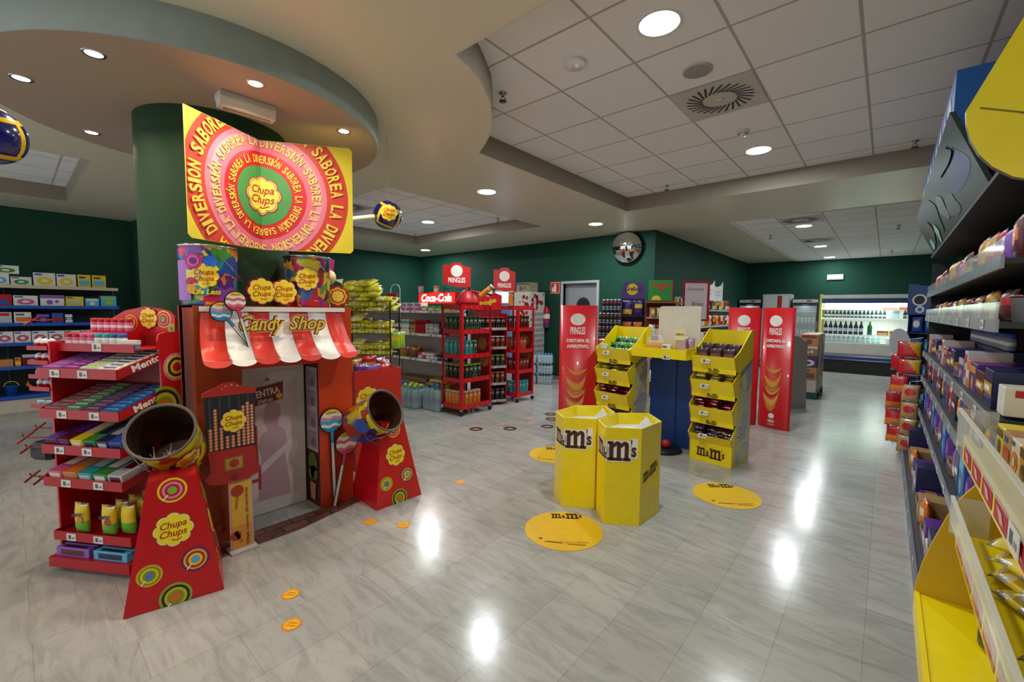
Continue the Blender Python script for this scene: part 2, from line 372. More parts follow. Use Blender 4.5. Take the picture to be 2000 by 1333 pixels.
# false ceiling with its three recesses
def arc_edge():
    return [(-2.0, 1.79), (-2.03, 1.92), (-2.08, 2.06), (-2.16, 2.2), (-2.26, 2.36), (-2.39, 2.51), (-2.53, 2.66), (-2.70, 2.80), (-2.88, 2.92), (-3.03, 3.01)]
R1 = arc_edge()+[(-3.03, 6.12), (1.19, 6.12), (1.19, 1.79)]
R2 = [(-8.38, 3.1), (-4.73, 3.1), (-4.73, 6.28), (-8.38, 6.28)]
R3 = [(-9.0, -2.4), (-6.32, -2.4), (-6.32, 0.62), (-9.0, 0.62)]
def soffit():
    bm = bmesh.new(); edges = []
    for loop in ([(-10.2, -3.2), (1.2, -3.2), (1.2, 14.8), (-10.2, 14.8)], R1, R2, R3):
        vs = [bm.verts.new((x, y, 3.0)) for x, y in loop]
        for i in range(len(vs)): edges.append(bm.edges.new((vs[i], vs[(i+1) % len(vs)])))
    bmesh.ops.triangle_fill(bm, edges=edges, use_beauty=True)
    me = bpy.data.meshes.new('ceiling_soffit'); bm.to_mesh(me); bm.free(); me.materials.append(mat('soffit'))
    o = link(me, 'ceiling_soffit'); o['kind'] = 'structure'
soffit()
def fascia(R, name):
    b = MB(); n = len(R)
    for i in range(n):
        (x0, y0), (x1, y1) = R[i], R[(i+1) % n]
        b.add([(x0, y0, 3.0), (x1, y1, 3.0), (x1, y1, 3.2), (x0, y0, 3.2)], [(0, 1, 2, 3)], 'fascia')
    cx = sum(p[0] for p in R)/n; cy = sum(p[1] for p in R)/n
    ins = []
    for i in range(n):       # pale metal angle along the lip
        (x0, y0), (x1, y1) = R[i], R[(i+1) % n]
        d = math.hypot(x1-x0, y1-y0); nx, ny = -(y1-y0)/d, (x1-x0)/d
        if (cx-x0)*nx+(cy-y0)*ny > 0: nx, ny = -nx, -ny
        b.add([(x0, y0, 2.999), (x1, y1, 2.999), (x1+nx*0.012, y1+ny*0.012, 2.999), (x0+nx*0.012, y0+ny*0.012, 2.999)], [(0, 1, 2, 3)], '#d8d2c0')
    struct(b, name)
fascia(R1, 'trim_1'); fascia(R2, 'trim_2'); fascia(R3, 'trim_3')
b = MB(); b.box(-10.2, 1.2, -3.2, 7.0, 3.2, 3.24, 'tile'); struct(b, 'ceiling_tiles')
b = MB(); b.box(-2.05, 1.2, 7.92, 14.8, 2.985, 2.998, 'tile'); struct(b, 'ceiling_tiles_far')
DC = (-3.85, 1.05)
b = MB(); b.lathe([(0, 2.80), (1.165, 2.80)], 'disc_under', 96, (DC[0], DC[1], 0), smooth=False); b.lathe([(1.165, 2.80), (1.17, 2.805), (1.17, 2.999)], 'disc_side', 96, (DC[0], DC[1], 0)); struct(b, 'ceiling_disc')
b = MB(); b.lathe([(0.47, 0), (0.47, 2.8)], 'column_green', 64, (-3.87, 1.07, 0)); b.lathe([(0.478, 0), (0.478, 0.09), (0.47, 0.095)], '#6e6a62', 64, (-3.87, 1.07, 0)); struct(b, 'wall_column')
b = MB(); b.box(-10.2, DX0-.06, 7.785, 7.8, 0, 0.08, '#8c8478'); b.box(DX1+.06, -3.28, 7.785, 7.8, 0, 0.08, '#8c8478'); struct(b, 'baseboard_back')
b = MB(); b.box(-3.28, -3.265, 7.8, 14.8, 0, 0.08, '#8c8478'); struct(b, 'baseboard_side')
b = MB(); b.box(-3.26, 1.2, 14.785, 14.8, 0, 0.08, '#8c8478'); struct(b, 'baseboard_far')
# service door with round window
b = MB(); b.box(DX0-.05, DX0, 7.77, 7.95, 0, DZ+.05, '#a9b1b4'); b.box(DX1, DX1+.05, 7.77, 7.95, 0, DZ+.05, '#a9b1b4'); b.box(DX0, DX1, 7.77, 7.95, DZ, DZ+.05, '#a9b1b4'); struct(b, 'trim_door')
b = MB(); b.box(DX0, DX1, 7.88, 7.93, 0.005, DZ, '#878a90'); door = struct(b, 'door_1')
b = MB(); q = (DX0+DX1)/2+.04
b.art([[(q+.17*math.cos(t*PI/14), 1.6+.19*math.sin(t*PI/14)) for t in range(28)]], '#22262a', 1, lambda x, z, o: (x, 7.879-o, z))
b.art([[(q+.14*math.cos(t*PI/14), 1.6+.16*math.sin(t*PI/14)) for t in range(28)]], '#0a0d10', 2, lambda x, z, o: (x, 7.879-o, z)); b.build('door_porthole', door)
b = MB(); b.tube([(DX0+.12, 7.87, 1.02), (DX0+.12, 7.83, 1.02), (DX0+.24, 7.83, 1.02)], 0.01, 'chrome'); b.build('door_handle', door)

# ------------------------------------------------------------------ things on the ceiling
def downlight(x, y, z, power, label, r=0.115, color=COOL):
    t = thing('ceiling_light', label, 'light', (x, y, z), 0, 'round recessed ceiling lights')
    b = MB(); b.lathe([(r, 0.0), (r+.018, -0.004), (r+.02, 0.0)], 'white', 28); b.lathe([(r, 0.0), (r, -0.003)], 'white', 28); b.build('rim', t)
    b = MB(); b.lathe([(r-.001, -0.003), (0, -0.003)], 'lamp_white', 28, smooth=False); b.build('diffuser', t)
    lamp('downlight_lamp', (0, 0, -0.02), power, r*1.8, color, parent=t)
downlight(-1.11, 2.59, 3.2, 27, 'largest round ceiling light, above the smoke detector and speaker')
downlight(-1.11, 5.21, 3.2, 30, 'round ceiling light between small detector and dark edge of the big tiled recess')
downlight(-6.86, 5.42, 3.2, 36, 'round light in the small tiled recess beside the hanging blue balloon')
downlight(-3.93, 4.04, 3.0, 28, 'round light in the smooth ceiling halfway between the two tiled recesses')
downlight(-3.88, 6.68, 3.0, 36, 'round light in the smooth ceiling close to the round mirror')
downlight(-8.93, 6.97, 3.0, 34, 'small round light in the smooth ceiling nearest the green corner')
downlight(-1.15, 8.91, 2.985, 29, 'round light in the far tiled ceiling, beside the first round vent')
downlight(-1.19, 11.78, 2.985, 34, 'round light in the far tiled ceiling, beyond the second round vent')
downlight(-1.22, 14.2, 2.985, 16, 'round light just before the far green wall over the exit lamp')
for x, y, l in [(-3.17, .35, 'spotlight in round dropped ceiling, straight over the pink and red banner corner'), (-3.83, .11, 'spotlight of round dropped ceiling farthest from the column toward the hanging balloon'),
                (-2.85, 1.0, 'spotlight of round dropped ceiling beside the emergency lamp'), (-4.59, .47, 'spotlight of round dropped ceiling behind the green column, above toy shelves'),
                (-3.09, 1.67, 'spotlight of round dropped ceiling near its rim over the banner end')]:
    t = thing('ceiling_spotlight', l, 'light', (x, y, 2.8), 0, 'warm spotlights in the round dropped ceiling')
    b = MB(); b.lathe([(0.036, -0.001), (0.046, -0.006), (0.05, -0.0005)], 'chrome', 20); b.build('rim', t)
    b = MB(); b.lathe([(0.036, -0.002), (0, -0.002)], 'lamp_warm', 20, smooth=False); b.build('bulb', t)
    lamp('spotlight_lamp', (0, 0, -0.012), 7, 0.06, WARM, 2.6, t)
def vent(x, y, z, label):
    t = thing('ceiling_vent', label, 'vent', (x, y, z), 0, 'round slotted ceiling vents')
    b = MB(); b.box(-.295, .295, -.295, .295, -0.006, -0.001, '#c4c0b8'); b.build('vent_plate', t)
    b = MB()
    for k in range(26):
        a = 2*PI*k/26; r0, r1, sk = 0.125, 0.245, 0.45
        p0 = (r0*math.cos(a), r0*math.sin(a)); p1 = (r1*math.cos(a+sk), r1*math.sin(a+sk)); dx, dy = p1[0]-p0[0], p1[1]-p0[1]; d = math.hypot(dx, dy); nx, ny = -dy/d*.0085, dx/d*.0085
        b.add([(p0[0]+nx, p0[1]+ny, -.0075), (p1[0]+nx, p1[1]+ny, -.0075), (p1[0]-nx, p1[1]-ny, -.0075), (p0[0]-nx, p0[1]-ny, -.0075)], [(0, 1, 2, 3)], 'black')
    o = b.build('vent_slots', t); o['label'] = 'black swirling slots'
    b = MB(); b.lathe([(0.03, -.0065), (0.03, -.014), (0, -.016)], '#d8d4b8', 16); b.build('vent_knob', t)
vent(-1.1, 3.78, 3.2, 'large square vent with a swirl of black slots, in the big tiled recess')
vent(-1.12, 8.3, 2.985, 'swirl vent in the far tiled ceiling nearest the smooth ceiling')
vent(-1.14, 10.75, 2.985, 'swirl vent farthest away in the far tiled ceiling')
vent(-6.9, 3.8, 3.2, 'swirl vent in the small tiled recess behind the striped balloon stick')
t = thing('smoke_detector', 'white disc smoke detector between light and round soffit', 'smoke detector', (-1.71, 2.61, 3.2))
b = MB(); b.lathe([(0.075, 0), (0.078, -0.018), (0.07, -0.028), (0, -0.032)], 'white', 28); b.build('detector_body', t)
b = MB(); b.lathe([(0.024, -0.03), (0.022, -0.046), (0, -0.05)], '#d6cfcf', 20, (0.012, -.01, 0)); b.build('sensor', t)
t = thing('ceiling_speaker', 'grey round speaker grille between smoke detector and big vent', 'speaker', (-1.1, 3.24, 3.2))
b = MB(); b.lathe([(0.098, 0), (0.1, -0.01), (0.092, -0.012)], '#c9c6c0', 32); b.build('rim', t)
b = MB(); b.lathe([(0.092, -0.011), (0.05, -0.014), (0, -0.015)], '#9b9994', 32); b.build('grille', t)
t = thing('heat_detector', 'small round detector between the big vent and a round light', 'smoke detector', (-1.11, 4.56, 3.2))
b = MB(); b.lathe([(0.055, 0), (0.055, -0.02), (0.045, -0.03)], '#d4cfc2', 20); b.lathe([(0.03, -0.03), (0.026, -0.055), (0, -0.06)], '#e2ddd0', 16); b.build('detector_body', t)
for x, y, z, l in [(0.12, 5.88, 3.2, 'pendent sprinkler in big recess beside the blue and green header boxes'), (-2.33, 5.86, 3.2, 'pendent sprinkler in the corner row of tiles of the big recess'),
                   (-2.37, 2.61, 3.2, 'pendent sprinkler beside the curved edge of the big recess'), (-5.53, 5.98, 3.2, 'pendent sprinkler at near end of the small recess'), (-8.13, 6.07, 3.2, 'pendent sprinkler in the dark corner of the small recess'),
                   (-1.77, 9.62, 2.985, 'sprinkler on the far tiled ceiling on the wall side'), (0.07, 9.74, 2.985, 'sprinkler on far tiled ceiling on the shelves side'), (0.01, 13.4, 2.985, 'sprinkler on far tiled ceiling above the open fridge')]:
    t = thing('sprinkler', l, 'sprinkler', (x, y, z), rnd.random(), 'fire sprinklers')
    b = MB(); b.lathe([(0.03, 0), (0.03, -0.005), (0.012, -0.008), (0.01, -0.03)], 'steel', 14); b.build('base_plate', t)
    b = MB(); b.tube([(-.008, 0, -.03), (-.018, 0, -.045), (-.006, 0, -.06)], .0035, '#3a3632', 6); b.tube([(.008, 0, -.03), (.018, 0, -.045), (.006, 0, -.06)], .0035, '#3a3632', 6); b.build('yoke', t)
    b = MB(); b.lathe([(0, -.06), (.03, -.062), (.03, -.066), (0, -.068)], '#3a3632', 12); b.build('deflector', t)
t = thing('emergency_light', 'long white emergency lamp fixed under the round dropped ceiling beside the column', 'emergency light', (-3.12, 1.04, 2.8), math.radians(88))
b = MB(); b.bbox(-.16, .16, -.055, .055, -.04, 0, '#c9c5bc'); b.build('housing', t)
b = MB(); b.prismx([(-.05, -.04), (-.035, -.085), (.035, -.085), (.05, -.04)], -.155, .155, 'M_lens' if False else '#d8d2c6'); b.build('lens', t)
b = MB(); b.tube([(-.13, .0, -.087), (.13, 0, -.087)], .008, '#b09a80'); b.build('tube', t)
t = thing('emergency_light', 'small white emergency lamp high on the far green wall', 'emergency light', (-1.12, 14.8, 2.5))
b = MB(); b.bbox(-.18, .18, -.05, 0, -.07, .07, '#cfd2cf'); b.build('housing', t)
b = MB(); b.bbox(-.15, .15, -.065, -.05, -.045, .045, '#eceae2'); b.build('lens', t)
# convex mirror on the back wall
t = thing('convex_mirror', 'round convex security mirror high on the green wall by its corner', 'mirror', (-3.78, 7.66, 2.71), 0)
def dome(b, r, d, m, n=40, k=8):
    for i in range(k):
        a, c = i/k, (i+1)/k
        for j in range(n):
            p = 2*PI*j/n; q = 2*PI*(j+1)/n
            P = lambda s_, t_: (r*s_*math.cos(t_), -d*(1-s_*s_), r*s_*math.sin(t_))
            b.add([P(a, p), P(c, p), P(c, q), P(a, q)][0 if a else 1:], [(0, 1, 2, 3) if a else (0, 1, 2)], m, True)
b = MB(); dome(b, 0.275, 0.09, 'mirror'); b.build('mirror_glass', t, rot=(0.12, 0, 0.18))
b = MB(); b.tube([(0.282*math.cos(2*PI*i/40), 0.005, 0.282*math.sin(2*PI*i/40)) for i in range(41)], .011, 'black', 6, False); b.build('rim', t, rot=(0.12, 0, 0.18))
b = MB(); b.tube([(0, .0, 0), (0, .14, 0)], .02, 'black'); b.build('bracket', t)
# extinguisher and its sign
t = thing('fire_extinguisher', 'red fire extinguisher hung on the green wall beside the door', 'fire extinguisher', (-5.66, 7.72, 1.13))
b = MB(); b.lathe([(0, 0), (.07, 0), (.075, .02), (.075, .36), (.06, .42), (.022, .45), (.022, .48)], '#a80f1c', 20); b.build('cylinder', t)
b = MB(); b.lathe([(.0765, .02, '#243c7a'), (.0765, .12, '#a80f1c'), (.0765, .2, '#d8d4cc'), (.0765, .3)], '#d8d4cc', 20); b.build('label_band', t)
b = MB(); b.bbox(-.02, .02, -.02, .02, .47, .5, 'black'); b.tube([(0, 0, .5), (.06, -.01, .53)], .007, 'black'); b.tube([(0, 0, .49), (.07, -.01, .49)], .006, 'black'); b.build('valve', t)
b = MB(); b.tube([(0, 0, .48), (-.07, -.02, .5), (-.1, -.02, .4), (-.095, -.01, .2)], .009, 'black'); b.build('hose', t)
b = MB(); b.box(-.02, .02, .0, .08, .3, .36, 'steel'); b.build('bracket', t)
t = thing('fire_sign', 'square red fire extinguisher sign above the extinguisher', 'sign', (-5.49, 7.795, 2.0))
b = MB(); b.box(-.13, .13, -.006, 0, -.135, .135, '#b01a20'); b.build('sign_plate', t)
b = MB(); b.art(rect(-.115, .115, .11, .118)+rect(-.115, .115, -.118, -.11)+rect(-.118, -.11, -.118, .118)+rect(.11, .118, -.118, .118), '#e8d8c0', 1, lambda x, z, o: (x, -.007-o, z))
b.art(rrect(-.03, .03, -.09, .05, .015)+rect(-.012, .012, .05, .075)+rect(-.03, .035, .07, .085), '#e8d8c0', 1, lambda x, z, o: (x, -.007-o, z))
b.art([[(-.075, -.09), (-.045, -.09), (-.04, -.03), (-.06, .03), (-.08, -.03)]], '#e8d8c0', 1, lambda x, z, o: (x, -.007-o, z)); b.build('pictogram', t)
# ================================================================== the cardboard candy shop front (faces +x)
M('shop_orange', '#c83a14', 0.4); M('shop_brown', '#9a3c1a', 0.45); M('shop_red', '#c01c16', 0.4); M('maroon', '#4a1216', 0.45); M('door_grey', '#dcd6da', 0.4); M('door_edge', '#d4d2d6', 0.4); M('pink', '#c9a0ac', 0.45)
M('awn_red', '#d43222', 0.4); M('awn_white', '#eceae6', 0.4)
SH = (-3.14, 0.72, 0); SR = PI/2      # local x = along the front (world +y), local y = into the display
shop = thing('candy_shop_front', 'cardboard candy shop front with red and white awning before the green column', 'display', SH, SR)
W = 1.01; H = 1.51
b = MB()
b.box(0, 0.25, 0, .012, 0, H, 'shop_brown'); b.box(0.75, W, 0, .012, 0, H, 'shop_orange'); b.box(0.25, 0.75, 0, .012, 1.10, H, 'shop_orange')
b.box(0, .01, .012, .32, 0, H, 'shop_brown'); b.box(0.0, .012, .25, .36, 0, H, 'shop_red'); b.box(W-.01, W, .012, .32, 0, H, 'shop_red')
b.box(0, .4, .20, .24, 0, H, 'shop_red') if False else None
b.box(.0, W, .012, .245, H-.012, H, 'shop_red')
b.build('shop_wall', shop)
b = MB(); b.box(.23, .25, .012, .235, 0, 1.10, 'maroon'); b.box(.75, .765, .012, .235, 0, 1.10, 'maroon'); b.box(.23, .765, .012, .235, 1.10, 1.115, 'maroon'); b.box(.23, .29, .222, .235, 0, 1.10, 'maroon'); b.box(.735, .765, .222, .235, 0, 1.1, 'maroon'); b.build('door_frame', shop)
b = MB(); b.box(.29, .735, .218, .235, 0.005, 1.095, 'door_grey')
X3 = lambda x, z, o: (x, .217-o, z)
b.art(rrect(.335, .69, .10, 1.05, .015), '#e2d0d8', 1, X3); b.art(rrect(.345, .68, .11, 1.04, .012), '#dcc6cf', 2, X3)
b.art(cliprect([[(.345, .11), (.68, .40), (.68, .52), (.345, .22)], [(.345, .7), (.68, 1.0), (.68, 1.04), (.52, 1.04), (.345, .86)]], .345, .68, .11, 1.04), '#e8dae1', 3, X3)
sil = [(.40, .11), (.62, .11), (.60, .30), (.585, .42), (.60, .52), (.585, .60), (.545, .63), (.54, .68), (.56, .72), (.555, .79), (.52, .82), (.475, .81), (.455, .76), (.45, .68), (.475, .62), (.43, .59), (.405, .50), (.43, .42), (.40, .30)]
b.art([sil], '#c79fae', 4, X3); b.art(cliprect([[(.345, .25), (.68, .50), (.68, .56), (.345, .31)]], .345, .68, .11, 1.04), '#e4d2da', 5, X3)
o = b.build('shop_door', shop); o['label'] = 'grey and pink printed door with a silhouette'
sg = MB(); sg.art([[(.375, .80), (.575, .835), (.58, .96), (.38, .925)]], '#8c1420', 6, X3, .0018)
sg.art(text('ENTRA', .475, .895, .16, .05, .03, 0, .16), 'white', 7, X3, .0018); sg.art(text('Disfruta', .455, .836, .10, .03, .01, .3, .16), 'white', 7, X3, .0018); sg.art(flower(.55, .86, .022), '#f0c81e', 7, X3, .0018)
sg.art(stroke([(.40, .93), (.475, .985)], .003)+stroke([(.475, .985), (.56, .955)], .003)+disc(.475, .985, .012, 16), '#8d8d92', 7, X3, .0018); o = sg.build('door_sign', shop); o['label'] = 'small red hanging door sign'
# printed window and plant on the inner wall of the door recess
b = MB(); XI = lambda x, z, o: (.749-o, x, z)
b.art(rect(.03, .21, .42, 1.06), '#c4bcc4', 1, XI); 
for z0 in (.45, .60, .76, .91): b.art(rect(.045, .195, z0, z0+.125), '#a795a4', 2, XI); b.art(rrect(.07, .13, z0+.01, z0+.07, .01), '#8d5f74', 3, XI)
b.art(fan(.12, .33, .075, 20)+fan(.10, .25, .055, 20)+fan(.15, .24, .05, 20), '#5e7a34', 3, XI); b.art([[(.085, .04), (.155, .04), (.165, .17), (.075, .17)]], '#c89a50', 4, XI); b.build('window_print', shop)
# awning
def awn():
    n = 7; x0, x1 = .04, .93; yt, yb = -.006, -.10; zt, zb = 1.485, 1.235
    for k in range(n):
        b = MB(); m = 'awn_red' if k % 2 == 0 else 'awn_white'; q = 8
        a0 = x0+(x1-x0)*k/n; a1 = x0+(x1-x0)*(k+1)/n
        B0 = x0-.03+(x1-x0+.06)*k/n; B1 = x0-.03+(x1-x0+.06)*(k+1)/n
        pr = []
        for i in range(q+1):
            t = i/q; y = yt+(yb-yt)*t**2.2; z = zt+(zb-zt)*t; pr.append((a0+(B0-a0)*t, a1+(B1-a1)*t, y, z))
        for i in range(5):
            t = (i+1)/5; pr.append((B0-.012*t, B1+.0*t, yb-.085*t, zb-.055*t))
        vs = []
        for l, r, y, z in pr: vs += [(l, y, z), (r, y, z)]
        b.add(vs, [(2*i, 2*i+1, 2*i+3, 2*i+2) for i in range(len(pr)-1)], m, True)
        l, r, y, z = pr[-1]; c = (l+r)/2; h = (r-l)/2
        sc = [(c+h*math.cos(PI+PI*i/12), y-.028*math.sin(PI*i/12), z-.035*math.sin(PI*i/12)) for i in range(13)]
        b.add(sc, [tuple(range(13))], m); me = b.mesh('awning_stripe')
        bm = bmesh.new(); bm.from_mesh(me); r_ = bmesh.ops.extrude_face_region(bm, geom=bm.faces[:]); bmesh.ops.translate(bm, verts=[v for v in r_['geom'] if isinstance(v, bmesh.types.BMVert)], vec=(0, .004, .002)); bmesh.ops.recalc_face_normals(bm, faces=bm.faces[:]); bm.to_mesh(me); bm.free()
        o = link(me, 'awning_stripe', shop); o['label'] = 'red awning stripe' if k % 2 == 0 else 'white awning stripe'
awn()
b = MB(); b.box(.03, .95, -.02, -.004, 1.475, 1.505, 'white'); b.build('awning_rail', shop)
def script_sign():
    b = MB(); XS = lambda x, z, o: (x, -.07-o-(.1-.0)*max(0, (1.40-z))*.6, z)
    for word, cx, wd in (('Candy', .355, .27), ('Shop', .645, .25)):
        for e, m, l in ((.085, '#e8e4dc', 1), (.055, '#6b2a14', 2), (.0, '#e8c040', 4)):
            P = text(word, cx, 1.385, wd*(1+e*.55), .125*(1+e*1.7), .02+e, .35, -.015); b.art(P, m, l, XS, .0014)
    return b
script_sign().build('shop_lettering', shop)
def lolly_cut(b, cx, cz, r, k, stick_to, y, flip=1):
    """flat printed lollipop cut-out; k 0 = blue waves, 1 = pink waves"""
    XF = lambda x, z, o: (x, y-o, z)
    b.prism(disc(cx, cz, r, 30)[0], y, y+.006, 'black')
    d = math.hypot(stick_to[0]-cx, stick_to[1]-cz); ux, uz = (stick_to[0]-cx)/d, (stick_to[1]-cz)/d
    s0 = (cx+ux*r*.95, cz+uz*r*.95); nx, nz = -uz, ux; hw = r*.16
    b.prism([(s0[0]+nx*hw, s0[1]+nz*hw), (s0[0]-nx*hw, s0[1]-nz*hw), (stick_to[0]-nx*hw, stick_to[1]-nz*hw), (stick_to[0]+nx*hw, stick_to[1]+nz*hw)], y+.001, y+.006, 'black')
    b.art(stroke([s0, stick_to], hw*1.4), 'white', 1, XF)
    s1 = (cx+ux*r*1.75, cz+uz*r*1.75)
    b.art(stroke([s0, s1], hw*1.5), '#3c8fc4' if k == 0 else '#d04a68', 2, XF)
    cols = ['#e8c838', '#e9ded2', '#d48aa0', '#4aa6d0', '#f0e8d8', '#2c86c0'] if k == 0 else ['#e8c838', '#f2e6e0', '#d8607c', '#f4ece6', '#e07a90', '#c84060']
    bands = [(1, .55), (.55, .28), (.28, .02), (.02, -.3), (-.3, -.52), (-.52, -1)]
    n = 12
    for (t, u), c in zip(bands, cols):
        P = []
        for i in range(n):
            xa, xb = -1+2*i/n, -1+2*(i+1)/n; wv = lambda x: .07*math.sin(x*7)
            for_ = [(xa, min(t, 1)+(wv(xa) if t < 1 else 0)), (xb, min(t, 1)+(wv(xb) if t < 1 else 0)), (xb, u+(wv(xb) if u > -1 else 0)), (xa, u+(wv(xa) if u > -1 else 0))]
            P.append(for_)
        # clip to the disc
        out = []
        for p in P:
            for i in range(24):
                a = 2*PI*(i+.5)/24; ca, sa = math.cos(a), math.sin(a); q = []; m_ = len(p)
                for j in range(m_):
                    A, B = p[j], p[(j+1) % m_]; da, db = .9-(A[0]*ca+A[1]*sa), .9-(B[0]*ca+B[1]*sa)
                    if da >= 0: q.append(A)
                    if da*db < 0: tt = da/(da-db); q.append((A[0]+(B[0]-A[0])*tt, A[1]+(B[1]-A[1])*tt))
                p = q
                if len(p) < 3: break
            if len(p) >= 3: out.append([(cx+x*r, cz+z*r) for x, z in p])
        b.art(out, c, 2, XF)
    b.art(text('Chupa', cx, cz+r*.62, r*.8, r*.22, .01, .3), '#b02a10', 4, XF)
b = MB(); lolly_cut(b, .125, 1.475, .062, 0, (.285, 1.25), -.075); b.build('lollipop_cutout', shop)
b = MB(); lolly_cut(b, .20, 1.54, .062, 1, (.27, 1.255), -.09); b.build('lollipop_cutout', shop)
b = MB(); lolly_cut(b, .83, .66, .095, 0, (.845, .05), -.02); o = b.build('lollipop_cutout', shop); o['label'] = 'printed lollipop with blue waves'
b = MB(); lolly_cut(b, .935, .47, .095, 1, (.83, .01), -.045); o = b.build('lollipop_cutout', shop); o['label'] = 'printed lollipop with pink waves'
# printed paving mat
mt = MB(); mt.prismz([(.0, -.20), (.50, -.20), (W, -.10), (W, -.004), (.0, -.004)], .001, .004, 'paving')
o = mt.build('paving_mat', None, SH, SR); tag(o, 'floor mat printed with reddish paving stones at the candy shop door', 'mat')
# flat gumball machine cut-out
gm = thing('gumball_machine_standee', 'flat cut-out of a red gumball machine beside the candy shop door', 'standee', (-2.955, .70, 0), SR)
b = MB(); b.prism([(.12, 0.01), (.25, 0.01), (.245, .44), (.12, .44)], 0, .01, '#c9a9a0'); b.art(rect(.13, .24, .02, .43), '#e2b23c', 1); b.art(rect(.13, .24, .02, .16), '#d8963a', 2)
b.art(fan(.165, .38, .035, 20)+fan(.15, .10, .03, 20), '#a83a1c', 3); b.art(stroke([(.15, .12), (.18, .05)], .02)+stroke([(.165, .34), (.155, .27)], .012), '#c96a2a', 3)
b.art(text('Elige como divertirte', .215, .21, .36, .022, .01, 0, PI/2), '#7a2a5a', 4); b.build('pedestal', gm)
b = MB(); b.prism([(.0, .50), (.02, .46), (.08, .445), (.22, .445), (.29, .47), (.30, .50), (.275, .53), (.27, .645), (.02, .655), (.03, .53)], -.012, .0, '#a8221e')
b.art(rect(.10, .20, .52, .60), '#8a6a2a', 1, lambda x, z, o: (x, -.012-o, z)); b.art(rect(.106, .194, .527, .593), '#b08a3a', 2, lambda x, z, o: (x, -.012-o, z)); b.art(fan(.15, .56, .026, 20), '#a02a22', 3, lambda x, z, o: (x, -.012-o, z)); b.art(fan(.15, .475, .02, 20), '#7c1614', 1, lambda x, z, o: (x, -.012-o, z)); b.build('dispenser', gm)
b = MB(); b.prism([(.02, .655), (.27, .645), (.275, .98), (.01, .985)], -.010, .0, '#20242e')
XG = lambda x, z, o: (x, -.010-o, z)
for i in range(5): b.art(rect(.03+i*.05, .042+i*.05, .66, .975), '#343a48', 1, XG)
for i, (x, top) in enumerate([(.035, .80), (.062, .90), (.09, .80), (.12, .74), (.15, .74), (.18, .78), (.208, .90), (.232, .93), (.255, .90)]):
    z = .668
    while z < top: b.art(disc(x, z, .0105, 10), '#c87858', 2, XG); b.art(disc(x, z, .004, 8), '#f0d0a8', 3, XG); z += .019
chupa(b, .155, .82, .072, 4, XG); o = b.build('printed_chamber', gm); o['label'] = 'dark chamber printed with columns of candy'
b = MB(); b.prism([(.0, .98), (.285, .975), (.28, 1.0), (.20, 1.03), (.165, 1.055), (.11, 1.055), (.08, 1.035), (.005, 1.005)], -.014, .0, '#b02824')
b.art(disc(.12, 1.035, .005, 8)+disc(.15, 1.04, .005, 8)+disc(.18, 1.03, .005, 8)+disc(.10, 1.02, .004, 8), '#e0a090', 1, lambda x, z, o: (x, -.014-o, z)); b.build('lid', gm)
b = MB(); b.prism([(.285, .35), (.30, .345), (.303, .48), (.29, .49)], -.002, .006, '#8c1a1c'); b.prism([(.275, .50), (.29, .50), (.285, .76), (.275, .76)], -.002, .006, '#8c1a1c'); b.prism([(.25, .40), (.287, .40), (.287, .42), (.25, .42)], -.002, .006, '#8c1a1c'); b.build('lever', gm)
b = MB(); b.box(.11, .26, -.05, .06, 0.001, .012, '#b8b4ae'); b.build('base', gm)

